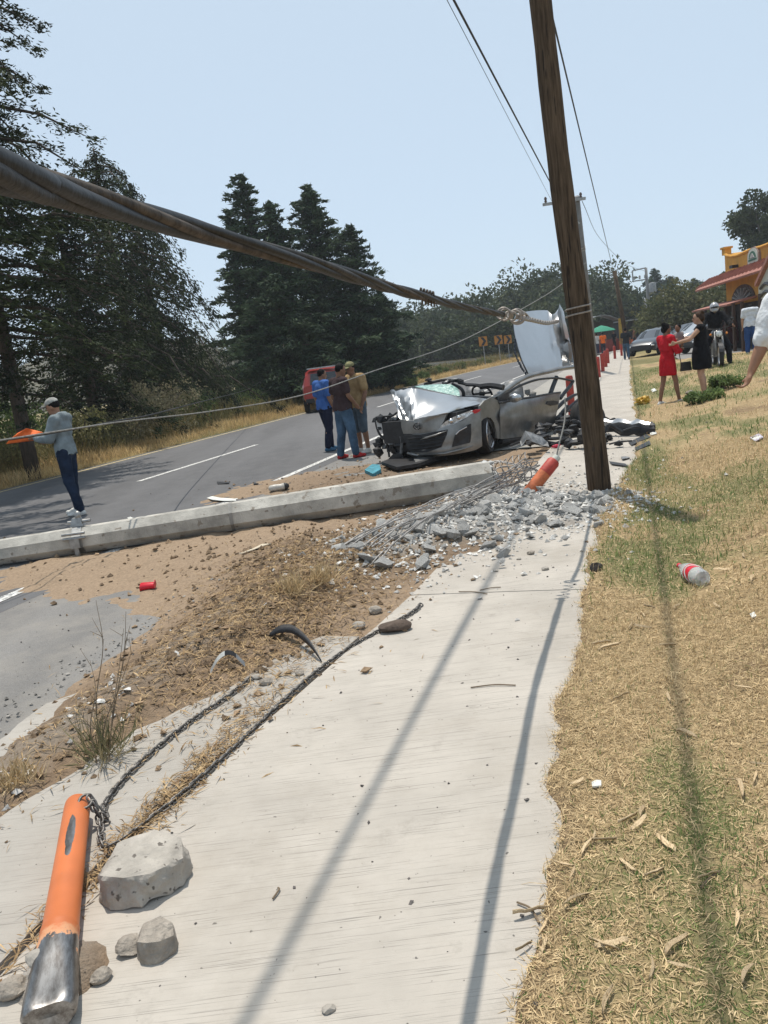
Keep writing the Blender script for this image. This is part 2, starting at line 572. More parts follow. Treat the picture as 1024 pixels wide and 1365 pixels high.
# ---- sidewalk of cast slabs, broom-finished
def broom(name, base=(0.425, 0.39, 0.345)):
    m = bpy.data.materials.new(name)
    m.use_nodes = True
    n, l = m.node_tree.nodes, m.node_tree.links
    bs = n['Principled BSDF']
    tc = n.new('ShaderNodeTexCoord')
    def noi(rot, scl, scale, det=4, ro=0.6):
        mp = n.new('ShaderNodeMapping'); mp.inputs['Rotation'].default_value = (0, 0, rot); mp.inputs['Scale'].default_value = scl
        l.new(tc.outputs['Object'], mp.inputs[0])
        q = n.new('ShaderNodeTexNoise'); q.inputs['Scale'].default_value = scale; q.inputs['Detail'].default_value = det; q.inputs['Roughness'].default_value = ro
        l.new(mp.outputs[0], q.inputs['Vector'])
        return q.outputs['Fac']
    lines = noi(R(11), (0.014, 1.0, 1.0), 260, 2)       # broom strokes across the walk
    lines2 = noi(R(9), (0.06, 1.0, 1.0), 42, 5)
    blot = noi(0, (1, 1, 1), 1.7, 8, 0.65)
    fine = noi(0, (1, 1, 1), 260, 2)
    cr = n.new('ShaderNodeValToRGB')
    cr.color_ramp.elements[0].position = 0.3; cr.color_ramp.elements[0].color = (*[k * 0.84 for k in base], 1)
    cr.color_ramp.elements[1].position = 0.7; cr.color_ramp.elements[1].color = (*[min(1, k * 1.10) for k in base], 1)
    l.new(blot, cr.inputs[0])
    def dark(fac, p0, p1, amt, src, col=(0.20, 0.185, 0.165)):
        r = n.new('ShaderNodeValToRGB')
        r.color_ramp.elements[0].position = p0; r.color_ramp.elements[0].color = (amt, amt, amt, 1)
        r.color_ramp.elements[1].position = p1; r.color_ramp.elements[1].color = (0, 0, 0, 1)
        l.new(fac, r.inputs[0])
        x = n.new('ShaderNodeMixRGB'); x.inputs[2].default_value = (*col, 1)
        l.new(r.outputs[0], x.inputs[0]); l.new(src, x.inputs[1])
        return x.outputs[0]
    c = dark(lines, 0.30, 0.42, 0.85, cr.outputs[0])
    c = dark(lines2, 0.24, 0.46, 0.28, c, (0.30, 0.275, 0.24))
    c = dark(noi(0, (1, 1, 1), 34, 2), 0.25, 0.29, 0.85, c, (0.08, 0.075, 0.07))
    c = dark(noi(0.4, (1, 1, 1), 0.8, 8, 0.75), 0.30, 0.50, 0.42, c, (0.27, 0.235, 0.19))
    c = dark(noi(0.9, (1, 1, 1), 5.5, 8, 0.75), 0.30, 0.42, 0.40, c, (0.24, 0.22, 0.19))
    l.new(c, bs.inputs['Base Color'])
    bs.inputs['Roughness'].default_value = 0.9
    bs.inputs['Specular IOR Level'].default_value = 0.25
    ad = n.new('ShaderNodeMath'); ad.operation = 'MULTIPLY_ADD'; ad.inputs[1].default_value = 0.35
    l.new(fine, ad.inputs[0]); l.new(lines, ad.inputs[2])
    bp = n.new('ShaderNodeBump'); bp.inputs['Strength'].default_value = 0.35; bp.inputs['Distance'].default_value = 0.004
    l.new(ad.outputs[0], bp.inputs['Height']); l.new(bp.outputs[0], bs.inputs['Normal'])
    return m
M_walk = broom('broomed_concrete')
M_walk2 = broom('worn_concrete', (0.37, 0.345, 0.31))
SLT = [(-4, -1.98), (2.3, -1.80), (4.7, -1.50), (9, -1.32), (12, -1.15), (120, -1.15)]
def sL(t):
    for (a, b), (c, d) in zip(SLT, SLT[1:]):
        if a <= t <= c:
            return b + (d - b) * (t - a) / (c - a)
    return SLT[-1][1]
walk = tag(link('sidewalk', MB().grid([[rd(sL(t) + 0.05, t, -0.004), rd(0.08, t, -0.004)] for t in (-4, 2, 5, 9, 12, 90)]).mesh('sidewalk', pm('joint_dirt', (0.16, 0.13, 0.10)))), kind='structure')
jt = [-4.0, 4.83] + [4.83 + 3.1 * k for k in range(1, 25)]
for k, (t0, t1) in enumerate(zip(jt, jt[1:])):
    n = max(2, int((t1 - t0) / 0.5))
    P = []
    for i in range(n + 1):
        t = t0 + 0.006 + (t1 - t0 - 0.012) * i / n
        w = 0.012 * (vnoise(t * 4.0, 0.3, 4) - 0.5) * 2 if t < 12 else 0
        P.append([rd(sL(t) + w, t, 0.03), rd(sL(t) + (0.1 - sL(t)) * 0.5, t, 0.033), rd(0.1, t, 0.03)])
    mb = MB().grid(P, thick=-0.07)
    if mb.v[len(mb.v) // 2].z > 0.0:
        mb = MB().grid([list(reversed(p)) for p in P], thick=-0.07)
    link('slab', mb.mesh('slab', M_walk), walk)
# worn concrete apron between the chain and the gravel, and the broken strip by the asphalt
def st_poly(name, pts, z, thick, mat, parent=None, rough=0.02, sub=6, seed=1):
    out = []
    n = len(pts)
    for i in range(n):
        a, b = pts[i], pts[(i + 1) % n]
        for k in range(sub):
            f = k / sub
            s, t = a[0] + (b[0] - a[0]) * f, a[1] + (b[1] - a[1]) * f
            out.append(rd(s + rough * noise.noise(Vector((s * 5, t * 5, seed))), t + rough * noise.noise(Vector((s * 5, t * 5, seed + 9))), z))
    mb = MB().prism(out, (0, 0, -1), thick)
    return link(name, mb.mesh(name, mat), parent)
apr = st_poly('apron', [(-2.55, -4), (-1.99, -4), (-1.86, 2.3), (-1.62, 4.1), (-1.95, 4.15), (-2.12, 3.4), (-2.35, 2.9), (-2.50, 2.2)], 0.022, 0.06, M_walk2, rough=0.05, sub=10)
tag(apr, kind='structure'); apr.name = 'pavement'
kb = [[(-3.12, -3), (-2.86, -3), (-2.88, 1.2), (-3.12, 1.3)], [(-3.13, 1.34), (-2.88, 1.25), (-2.84, 2.1), (-2.98, 2.5), (-3.14, 2.3)], [(-3.12, 2.42), (-2.93, 2.62), (-2.84, 3.1), (-3.0, 3.35), (-3.12, 3.2)]]
kerb = None
for i, q in enumerate(kb):
    o = st_poly('kerb' if kerb is None else 'kerb_stone', q, 0.02 - 0.004 * i, 0.06, M_walk2, kerb, 0.05, 8, i)
    if kerb is None:
        kerb = tag(o, kind='structure')

# ---- dirt: earth thrown over the shoulder, gravel, the heap under the rubble
def bell(S, T, s0, t0, rs, rt, rot=0.0):
    c, s = math.cos(rot), math.sin(rot)
    a = (S - s0) * c + (T - t0) * s; b = -(S - s0) * s + (T - t0) * c
    return np.exp(-((a / rs) ** 2 + (b / rt) ** 2))
def dirt_h(S, T):
    nz = vfbm(S * 1.7, T * 1.7, 5, 21) - 0.5
    fine = vfbm(S * 9, T * 9, 4, 33) - 0.5
    lump = np.clip(vfbm(S * 5.5, T * 5.5, 3, 55) - 0.55, 0, 1)
    soil = 0.075 * bell(S, T, -4.5, 6.3, 1.35, 0.95) + 0.05 * bell(S, T, -3.3, 6.6, 1.0, 1.6) + 0.045 * bell(S, T, -5.6, 6.0, 0.7, 0.45)
    straw = 0.14 * bell(S, T, -2.35, 4.6, 0.55, 1.15, -0.1) + 0.07 * bell(S, T, -2.7, 5.8, 0.7, 1.0) + 0.045 * bell(S, T, -2.65, 3.4, 0.3, 0.5)
    rub = 0.15 * bell(S, T, -1.45, 7.4, 0.62, 1.35) + 0.12 * bell(S, T, -0.65, 7.3, 0.55, 0.6) + 0.10 * bell(S, T, -2.0, 6.2, 0.5, 0.8)
    grav = 0.05 * bell(S, T, -2.72, 2.2, 0.24, 2.2) + 0.04 * bell(S, T, -2.72, -0.5, 0.22, 2.5)
    car = 0.040 * bell(S, T, -4.0, 10.6, 1.3, 1.6) + 0.034 * bell(S, T, -5.3, 10.1, 0.8, 1.0) + 0.03 * bell(S, T, -3.1, 9.0, 1.2, 1.3)
    chain = 0.036 * bell(S, T, -1.80, 2.45, 0.06, 0.55, -0.1) + 0.075 * bell(S, T, -1.62, 1.50, 0.16, 0.16) + 0.07 * bell(S, T, -2.05, 1.25, 0.10, 0.22) + 0.03 * bell(S, T, -1.70, 1.6, 0.22, 0.35) + 0.03 * bell(S, T, -1.72, 3.5, 0.07, 0.6, -0.12)
    h = soil + straw + rub + grav + car + chain
    return np.minimum(h, 0.3) * (1 + 0.8 * nz) + fine * 0.040 * np.clip(h * 25, 0.4, 1) + lump * 0.14 * np.clip(h * 9, 0, 1) - 0.026 + nz * 0.03
def dirt_zone(S, T):
    rub = 1.0 * bell(S, T, -1.3, 7.4, 0.9, 1.5) + 0.9 * bell(S, T, -0.5, 7.3, 0.8, 0.8) + 0.5 * bell(S, T, -2.0, 6.2, 0.5, 0.8)
    straw = bell(S, T, -2.4, 4.4, 0.6, 1.4, -0.1) + bell(S, T, -2.7, 5.9, 0.6, 0.8) + bell(S, T, -1.8, 2.3, 0.2, 1.0)
    grav = 1.1 * bell(S, T, -1.75, 1.4, 0.4, 0.35) + bell(S, T, -2.8, 1.5, 0.4, 2.5) + 0.75 * bell(S, T, -3.4, 10.4, 1.7, 2.0)
    return np.clip(0.12 + 0.38 * np.clip(straw, 0, 1) + 0.75 * np.clip(rub, 0, 1) + 0.52 * np.clip(grav, 0, 1), 0, 1)
M_dirt = zone_mat('thrown_earth', [(0.0, (0.325, 0.24, 0.165)), (0.24, (0.285, 0.21, 0.145)), (0.48, (0.195, 0.14, 0.095)), (0.62, (0.23, 0.19, 0.15)), (0.95, (0.45, 0.435, 0.41))], bump=0.8, bscale=120, dist=0.015, nsc=4, blur=0.3)
st_grid('dirt', np.arange(-6.9, 0.15, 0.046), np.arange(-3.5, 13.6, 0.052), dirt_h, M_dirt, attr={'zone': dirt_zone}, kind='structure')

# ---- lawn on the right, ragged edge over the sidewalk
def edge_s(t):
    return -0.40 + 0.40 * nsm(6.5, 11, t) + 0.20 * (vfbm(t * 1.5, t * 0 + 0.5, 4, 12) - 0.5) + 0.05 * (vnoise(t * 9, t * 0, 2) - 0.5)
def lawn_z(S, T):
    e = edge_s(T)
    k = nsm(0.0, 0.12, S - e)
    z = ngz(S, T) + 0.058 + 0.03 * (vfbm(S * 2.2, T * 2.2, 5, 40) - 0.5) + 0.018 * (vfbm(S * 14, T * 14, 3, 41) - 0.5)
    return z * k + (1 - k) * 0.005
def green_f(S, T):
    s = np.asarray(S, float); t = np.asarray(T, float)
    g = vfbm(s * 1.1 + 3, t * 0.55, 4, 60) - 0.09 * (1 - nsm(2.0, 6.5, t))
    strip_ = 0.22 * np.exp(-((s - 0.13 - 0.1 * (vnoise(t * 0.7, 0 * t, 3) - 0.5)) / 0.22) ** 2) * nsm(0.5, 3, t)
    far = 0.13 * nsm(7, 16, t)
    return np.clip((g - 0.565 + strip_ + far + 0.03 * nsm(4, 7, t)) * 4.0, 0, 0.85)
def lawn_zone(S, T):
    bare = np.clip((vfbm(S * 2.0 + 9, T * 2.0, 4, 71) - 0.62) * 8, 0, 1) * 0.6
    e = edge_s(T)
    bare = np.maximum(bare, 0.9 * (1 - nsm(0.02, 0.16, S - e)))
    return np.clip(0.35 + 0.55 * green_f(S, T) * (1 - bare) - 0.35 * bare, 0, 1)
M_lawn = zone_mat('dry_lawn', [(0.0, (0.19, 0.13, 0.085)), (0.28, (0.33, 0.24, 0.135)), (0.42, (0.42, 0.31, 0.175)), (0.62, (0.27, 0.23, 0.115)), (0.95, (0.165, 0.165, 0.075))], bump=0.9, bscale=140, dist=0.02, nsc=26, blur=0.42)  # ground tones darkened, putting shade between the blades into the colour
st_grid('lawn', np.concatenate([np.arange(-0.8, 2.6, 0.04), np.arange(2.6, 16, 0.35)]), np.concatenate([np.arange(-3, 9, 0.05), np.arange(9, 33, 0.2), np.arange(33, 37, 0.5)]), lawn_z, M_lawn, attr={'zone': lawn_zone})

def blades(n, s0, s1, t0, t1, lmin, lmax, wid, flat, keep, seed):
    """narrow grass blades as bent quads; flat = 1 lies down, 0 stands"""
    r = np.random.default_rng(seed)
    s = r.uniform(s0, s1, n); t = r.uniform(t0, t1, n)
    ok = (s > edge_s(t) + 0.03) & (r.uniform(0, 1, n) < keep(s, t))
    s, t = s[ok], t[ok]; n = len(s)
    x = s * NV.x + t * DV.x; y = s * NV.y + t * DV.y
    z = lawn_z(s, t)
    az = r.uniform(0, 2 * np.pi, n)
    el = np.where(r.uniform(0, 1, n) < flat, r.uniform(-0.02, 0.3, n), r.uniform(0.5, 1.4, n))
    L = r.uniform(lmin, lmax, n) * r.uniform(0.6, 1.0, n); w = wid * r.uniform(0.6, 1.3, n)
    d = np.stack([np.cos(az) * np.cos(el), np.sin(az) * np.cos(el), np.sin(el)], -1)
    sd = np.stack([-np.sin(az), np.cos(az), 0 * az], -1) * w[:, None] / 2
    b = np.stack([x, y, z + 0.003], -1)
    mid = b + d * (L * 0.55)[:, None]
    tip = b + d * L[:, None] - np.stack([0 * L, 0 * L, L * 0.15 * np.cos(el)], -1)
    v = np.stack([b - sd, b + sd, mid + sd * 0.8, tip, mid - sd * 0.8], 1).reshape(-1, 3)
    return v, n
def blade_mesh(name, batches, mat, label, cat='grass', full=False):
    V = np.concatenate([b[0] for b in batches])
    k = np.arange(len(V) // 5) * 5
    tri = np.concatenate([np.stack([k, k + 1, k + 2], -1), np.stack([k, k + 2, k + 4], -1), np.stack([k + 4, k + 2, k + 3], -1)][0 if full else 1:])
    me = np_mesh(name, V, tri)
    me.materials.append(mat)
    return tag(link(name, me), label, cat, kind='stuff')
M_straw = leafmat('dead_grass_blades', (0.37, 0.27, 0.145), (0.66, 0.51, 0.30), 0.2, 0.8, 0.3, 30)
M_green = leafmat('green_grass_blades', (0.085, 0.145, 0.038), (0.19, 0.235, 0.078), 0.3, 0.7, 0.3, 6)
one = lambda s, t: np.clip(1.0 - 0.75 * green_f(s, t), 0, 1)
grn = lambda s, t: np.clip(0.08 + green_f(s, t), 0, 1)
blade_mesh('dead_grass', [blades(140000, -0.5, 2.2, 0.8, 4.5, 0.018, 0.06, 0.0027, 0.75, one, 1), blades(72000, -0.4, 4.0, 4.5, 10, 0.025, 0.085, 0.0052, 0.7, one, 2),
                          blades(34000, -0.2, 9.0, 10, 30, 0.05, 0.14, 0.009, 0.7, one, 3), blades(9000, -0.5, 3.0, 0.8, 9, 0.06, 0.17, 0.0026, 0.55, lambda s, t: np.clip((vfbm(s * 3, t * 3, 3, 91) - 0.45) * 5, 0, 1), 9)], M_straw, 'short dead straw-coloured grass covering the lawn', full=True)
blade_mesh('green_grass', [blades(80000, -0.5, 2.2, 0.8, 4.5, 0.015, 0.045, 0.0026, 0.35, grn, 4), blades(45000, -0.4, 4.0, 4.5, 10, 0.03, 0.08, 0.005, 0.3, grn, 5),
                           blades(34000, -0.2, 9.0, 10, 30, 0.05, 0.13, 0.011, 0.3, grn, 6)], M_green, 'patches of green grass growing through the dead lawn', full=True)

# dry straw over the heap beside the sidewalk
def straw_on_dirt(n, boxes, lmin, lmax, w, seed):
    r = np.random.default_rng(seed)
    Vs = []
    for (s0, t0, rs, rt, wgt) in boxes:
        k = int(n * wgt)
        s = r.normal(s0, rs, k); t = r.normal(t0, rt, k)
        z = np.maximum(dirt_h(s, t), 0.024 * (s > -2.5))
        x = s * NV.x + t * DV.x; y = s * NV.y + t * DV.y
        az = r.uniform(0, 6.28, k); el = r.normal(0.08, 0.22, k)
        L = r.uniform(lmin, lmax, k); ww = w * r.uniform(0.5, 1.6, k)
        d = np.stack([np.cos(az) * np.cos(el), np.sin(az) * np.cos(el), np.sin(el)], -1)
        sd = np.stack([-np.sin(az), np.cos(az), r.normal(0, .4, k)], -1) * ww[:, None] / 2
        b = np.stack([x, y, z + 0.004 + 0.5 * L * np.abs(np.sin(el)) * 0.4], -1) - d * (L / 2)[:, None]
        mid = b + d * (L * 0.5)[:, None] + np.stack([0 * L, 0 * L, 0.08 * L], -1)
        tip = b + d * L[:, None]
        Vs.append(np.stack([b - sd, b + sd, mid + sd, tip, mid - sd], 1).reshape(-1, 3))
    return np.concatenate(Vs), 0
blade_mesh('dry_straw', [straw_on_dirt(16000, [(-2.3, 4.5, 0.32, 0.8, 0.6), (-2.65, 5.6, 0.4, 0.6, 0.25), (-1.82, 2.4, 0.05, 0.5, 0.1), (-2.72, 2.6, 0.15, 0.9, 0.05)], 0.02, 0.11, 0.0045, 8)],
           leafmat('dry_straw_bits', (0.20, 0.125, 0.065), (0.46, 0.33, 0.18), 0.1, 0.85, 0.35, 20), 'dry straw and husk shreds strewn over the earth heap', 'straw')
# ================================================================== TREES AND FAR BACKDROP
def leaves_mesh(name, c, d, L, Wd, mat, rng, bend=0.15):
    """one folded leaf or twig spray for each centre: c, d are (n,3), L, Wd are (n,)"""
    n = len(c)
    d = d / np.maximum(np.linalg.norm(d, axis=1, keepdims=True), 1e-6)
    a = rng.normal(0, 1, (n, 3))
    sd = np.cross(d, a); sd = sd / np.maximum(np.linalg.norm(sd, axis=1, keepdims=True), 1e-6)
    up = np.cross(sd, d)
    b = c - d * (L * 0.5)[:, None]
    m = c + up * (L * bend)[:, None]
    V = np.stack([b, m + sd * (Wd / 2)[:, None], c + d * (L * 0.5)[:, None], m - sd * (Wd / 2)[:, None]], 1).reshape(-1, 3)
    q = np.arange(n * 4).reshape(n, 4)
    me = np_mesh(name, V, q)
    me.materials.append(mat)
    return me
M_bark = pm('bark_dark', (0.075, 0.058, 0.045), var=0.35, scale=6, rough=0.95, bump=0.8, bscale=14, stretch=(3, 3, 0.6), dist=0.03)
M_bark2 = pm('bark_grey', (0.16, 0.14, 0.115), var=0.35, scale=6, rough=0.95, bump=0.8, bscale=14, stretch=(3, 3, 0.6), dist=0.03)
M_con1 = leafmat('cypress_leaf', (0.011, 0.020, 0.010), (0.050, 0.066, 0.024), 0.10, 0.8, 0.5, 1.1)  # clump contrast puts crown shadows and olive highlights into the leaf colour
M_con2 = leafmat('fir_needle', (0.016, 0.034, 0.019), (0.058, 0.090, 0.042), 0.10, 0.75, 0.5, 0.9)
M_br1 = leafmat('broad_leaf_far', (0.030, 0.048, 0.022), (0.085, 0.100, 0.045), 0.25, 0.75, 0.35, 0.25)
M_br2 = leafmat('olive_leaf', (0.060, 0.075, 0.028), (0.145, 0.140, 0.060), 0.25, 0.75, 0.35, 0.6)
M_br3 = leafmat('dusty_leaf', (0.085, 0.085, 0.045), (0.19, 0.165, 0.09), 0.25, 0.8, 0.35, 0.6)

def conifer(name, label, base, h, Rr, mat, n_br=110, seed=0, droop=0.5, leaf=0.16, low=0.08, shape=0.9, per=34, lean=(0, 0), group=None, tilt_up=0.15, cat='tree', clump=0.22, lop=None, trunk_r=None, hang=1.0, wr=0.34):
    """conifer with separate boughs: each bough is a chain of foliage clumps that droops to its tip"""
    r = np.random.default_rng(seed)
    root = thing(name, label, cat, base, 0, group)
    tr = trunk_r or 0.018 * h + 0.06
    tp = [Vector((lean[0] * k * k, lean[1] * k * k, h * 0.97 * k)) for k in np.linspace(0, 1, 9)]
    mb = MB().tube(tp, [tr * (1 - 0.93 * k) + 0.012 for k in np.linspace(0, 1, 9)], 8)
    C, D, LL, WW = [], [], [], []
    for i in range(n_br):
        u = low + (1 - low) * ((i + r.uniform(0, 1)) / n_br) ** 0.92
        az = i * 2.399 + r.normal(0, 0.35)
        prof = (1 - u) ** shape * (0.35 + 0.65 * min(1, (u - low * 0.4) / 0.22 + 0.35)) + 0.05
        L = Rr * prof * r.uniform(0.45, 1.22)
        dr_ = droop * r.uniform(0.55, 1.35); tu_ = tilt_up * r.uniform(0.3, 1.6)
        if lop is not None:
            L *= 1 + lop[1] * math.cos(az - lop[0])
        z0 = h * u * 0.97
        ox, oy = lean[0] * u * u, lean[1] * u * u
        K = max(3, int(L / 0.34) + 1)
        k = np.linspace(0.12, 1, K)
        out = L * k
        zz = z0 + L * (tu_ * k - dr_ * k * k) + r.normal(0, 0.05, K)
        px = ox + np.cos(az) * out; py = oy + np.sin(az) * out
        mb.tube([(ox, oy, z0), (px[K // 2], py[K // 2], zz[K // 2]), (px[-1], py[-1], zz[-1])], [0.022 + 0.012 * L, 0.014 + 0.006 * L, 0.006], 5, False)
        m = int(0.8 * per * (0.6 + 0.55 * min(1.5, L)))
        for j in range(K):
            spread = clump * (1.15 - 0.65 * k[j]) * (0.25 + 0.35 * min(1, L / 1.2) + 0.33 * min(L, 3))
            cc = np.stack([px[j] + r.normal(0, spread, m), py[j] + r.normal(0, spread, m), zz[j] - np.abs(r.normal(0, spread * 0.9, m)) * (0.4 + hang * droop) + 0.06], -1)
            dd = np.stack([np.cos(az) + r.normal(0, 0.55, m), np.sin(az) + r.normal(0, 0.55, m), -droop * hang * 0.8 * k[j] + tu_ + r.normal(0, 0.45, m)], -1)
            C.append(cc); D.append(dd)
    C = np.concatenate(C); D = np.concatenate(D); n = len(C)
    link('trunk', mb.mesh('trunk', M_bark, True), root)
    me = leaves_mesh('crown', C, D, leaf * r.uniform(0.6, 1.4, n), leaf * wr * r.uniform(0.6, 1.3, n), mat, r)
    link('crown', me, root)
    return root

def broadleaf(name, label, base, h, Rr, mat, n=9000, seed=0, leaf=0.25, lobes=14, trunk_h=0.3, squash=0.8, group=None, cat='tree', bark=None, trunk_r=None, fill=0.45, dens=1.0):
    """broad-crowned tree: limbs run to separate leafy lobes of unequal size"""
    r = np.random.default_rng(seed)
    root = thing(name, label, cat, base, 0, group)
    mb = MB()
    tr = trunk_r or 0.02 * h + 0.05
    fork = Vector((0, 0, h * trunk_h))
    mb.tube([(0, 0, -0.1), (r.normal(0, .05), r.normal(0, .05), h * trunk_h * 0.5), fork], [tr * 1.25, tr, tr * 0.8], 8)
    C, D = [], []
    zc = h * (trunk_h + (1 - trunk_h) * 0.52); hz_ = h * (1 - trunk_h) * 0.5
    for i in range(lobes):
        v = r.normal(0, 1, 3); v /= np.linalg.norm(v)
        rad = r.uniform(0.45, 0.85)
        lc = np.array([v[0] * Rr * rad, v[1] * Rr * rad, zc + v[2] * hz_ * rad])
        lr = Rr * r.uniform(0.24, 0.46)
        mid = Vector((lc[0] * 0.45, lc[1] * 0.45, (fork.z + lc[2]) / 2))
        mb.tube([fork, mid, lc], [tr * 0.45, tr * 0.25, 0.02], 5, False)
        m = int(0.82 * n / lobes * (lr / (Rr * 0.35)) ** 1.5)
        q = r.normal(0, 1, (m, 3)); q /= np.linalg.norm(q, axis=1, keepdims=True)
        rr_ = lr * (fill + (1 - fill) * r.uniform(0, 1, m) ** 0.5) * (1 + 0.28 * np.sin(q[:, 0] * 5 + i) * np.cos(q[:, 1] * 6 + q[:, 2] * 4))
        C.append(lc + q * rr_[:, None] * np.array([1, 1, squash]))
        D.append(q + r.normal(0, 0.7, (m, 3)) + np.array([0, 0, -0.25]))
    C = np.concatenate(C); D = np.concatenate(D); k = len(C)
    link('trunk', mb.mesh('trunk', bark or M_bark2, True), root)
    link('crown', leaves_mesh('crown', C, D, leaf * r.uniform(0.6, 1.4, k), leaf * 0.6 * r.uniform(0.6, 1.3, k), mat, r), root)
    return root
def gbase(px, D):
    """ground point at depth D on the vertical plane of a horizon pixel"""
    y = 482 - math.tan(ROLL) * (px - 512)
    p = at(px, y, D)
    p.z = gz(p.x, p.y) - 0.05
    return p
def tbase(px, py, D):
    p = at(px, py, D)
    p.z = gz(p.x, p.y) - 0.05
    return p
def hgt(px, py, D, base):
    return at(px, py, D).z - base.z

# the dark group at the left: one tall tree at the frame's edge, drooping cypresses behind it
GL = 'tall dark conifers along the far verge'
b = gbase(26, 18.0)
conifer('cypress_tree', 'tallest dark cypress at the picture edge, overhanging the road behind the flagman', b, 16.5, 3.5, M_con1, 150, 1, 0.50, 0.11, 0.12, 0.60, 62, group=GL, clump=0.135, trunk_r=0.17, hang=1.3)
b = Vector((-9.6, 12.9, 0.1))  # tree added out of view to cast shade on the road near the flagman
conifer('cypress_tree', 'cypress added beyond the picture edge to shade the road, only its bough tips entering', b, 14.5, 5.5, M_con1, 150, 6, 0.40, 0.18, 0.30, 0.42, 36, group=GL, clump=0.18, trunk_r=0.18, hang=1.3)
b = tbase(60, 215, 24)
conifer('cypress_tree', 'broad olive-tinged cypress with low boughs just behind the flagman', b, hgt(60, 215, 24, b), 2.9, M_con1, 95, 2, 0.6, 0.13, 0.14, 0.50, 52, group=GL, clump=0.135, hang=1.8)
b = tbase(122, 185, 29)
conifer('cypress_tree', 'round-topped drooping cypress with a see-through crown, second from the picture edge', b, hgt(122, 185, 29, b), 3.4, M_con1, 74, 3, 0.9, 0.14, 0.20, 0.36, 52, group=GL, clump=0.14, hang=2.2)
b = tbase(172, 240, 32)
conifer('cypress_tree', 'weeping cypress whose lowest bough trails toward the hillside', b, hgt(172, 240, 32, b), 3.7, M_con1, 62, 4, 1.05, 0.15, 0.22, 0.45, 52, group=GL, clump=0.14, lop=(0.0, 0.15), hang=2.2)
# the spiky group behind the red vehicle
GM = 'spiky firs behind the red vehicle'
for px, py, D, Rr, sd, nb, lab in ((327, 222, 40, 2.9, 11, 130, 'tallest thin-tipped fir of the group, its tip bent over'), (303, 272, 41, 2.4, 12, 90, 'slim fir on the hillside flank of the fir group'),
                                   (358, 262, 39, 2.9, 13, 105, 'fir with a blunt top between the two tallest firs'), (408, 240, 42, 3.7, 14, 150, 'broad symmetrical fir with layered boughs in the fir group'),
                                   (466, 296, 43, 3.2, 15, 110, 'shorter fir with open boughs on the road side of the group'), (505, 385, 44, 2.1, 16, 70, 'lowest fir at the road end of the group')):
    b = tbase(px, py, D)
    conifer('fir_tree', lab, b, hgt(px, py, D, b), Rr, M_con2, nb, sd, 0.34, 0.34, 0.03, 0.68, 26, lean=(-0.35 if sd == 11 else 0, 0), group=GM, tilt_up=0.42, clump=0.21, wr=0.26)
b = gbase(385, 37)
conifer('fir_tree', 'dense dark young fir filling the foot of the fir group', b, 6.2, 3.0, M_con2, 90, 17, 0.35, 0.26, 0.02, 0.6, 36, group=GM, tilt_up=0.2, clump=0.28)

# far woods: rounded trees beyond the bend and beyond the stalls
GF = 'rounded trees of the far woods'
far = [(545, 408, 105, 6, 'pale'), (572, 404, 118, 7, ''), (600, 410, 110, 6.5, ''), (628, 412, 104, 6, ''), (655, 415, 98, 5, ''), (535, 430, 92, 5, ''), (590, 432, 88, 5, ''), (640, 436, 84, 4.4, ''),
       (688, 378, 100, 7.5, 'big'), (722, 360, 106, 9.0, 'big'), (752, 372, 100, 7.0, 'big'), (700, 412, 90, 5.5, ''), (742, 405, 92, 5.5, '')]
wl = ['round far tree above the fallen cable, nearest the fir group', 'second far tree from the firs, above the cable end', 'third far tree from the firs, over the curve of the road', 'fourth far tree from the firs, over the curve of the road',
      'low far tree just left of the first chevron sign, behind it', 'low leafy tree at the foot of the far woods beside the firs', 'low leafy tree at the foot of the woods above the crushed windscreen', 'low leafy tree behind the first chevron sign',
      'dark domed tree above the peeled roof, shorter than its neighbour', 'tallest domed broadleaf tree behind the leaning pole', 'domed tree just behind the leaning wooden pole', 'low tree behind the chevron signs and peeled roof', 'low tree between the peeled roof and leaning pole']
for i, (px, py, D, Rr, k) in enumerate(far):
    b = tbase(px, py, D)
    broadleaf('far_tree', wl[i], b, max(4, hgt(px, py, D, b)), Rr, M_br1, 9000 if k == 'big' else 5500, 30 + i, 0.55, 22 if k == 'big' else 16, 0.10, 0.85, group=GF, fill=0.3)
GR = 'dark trees behind the stalls'
for i, (px, py, D, Rr, k, lab) in enumerate([(800, 362, 110, 6.5, 'b', 'dark tree directly right of the leaning pole, behind the concrete post'), (832, 384, 104, 5.5, 'b', 'rounded dark tree behind the slim wooden post'), (872, 356, 120, 5.2, 'c', 'tallest pointed conifer behind the transformer pole'),
                                             (893, 366, 125, 5.5, 'c', 'pointed conifer just right of the transformer pole'), (925, 370, 118, 3.8, 'c', 'smaller pointed conifer left of the orange building'), (852, 400, 98, 5.0, 'b', 'low dark tree behind the kiosk'), (905, 402, 100, 5.5, 'b', 'low dark tree behind the parked cars')]):
    b = tbase(px, py, D)
    if k == 'b':
        broadleaf('far_tree', lab, b, hgt(px, py, D, b), Rr, M_br1, 6500, 60 + i, 0.55, 18, 0.10, 0.9, group=GR, fill=0.3)
    else:
        conifer('conifer_tree', lab, b, hgt(px, py, D, b), Rr, M_con2, 60, 70 + i, 0.35, 0.55, 0.03, 0.7, 16, group=GR, clump=0.42)
b = gbase(932, 62)
broadleaf('olive_bush', 'large rounded olive-green bush between the parked cars and the orange building', b, hgt(932, 384, 62, b), 4.6, M_br2, 9000, 81, 0.33, 22, 0.05, 0.8, fill=0.4)
b = gbase(893, 66)
broadleaf('olive_bush', 'lower olive-green bush beside the thin grey post', b, hgt(893, 415, 66, b), 2.6, M_br2, 4000, 82, 0.33, 12, 0.05, 0.8, fill=0.4)
b = gbase(1022, 66)
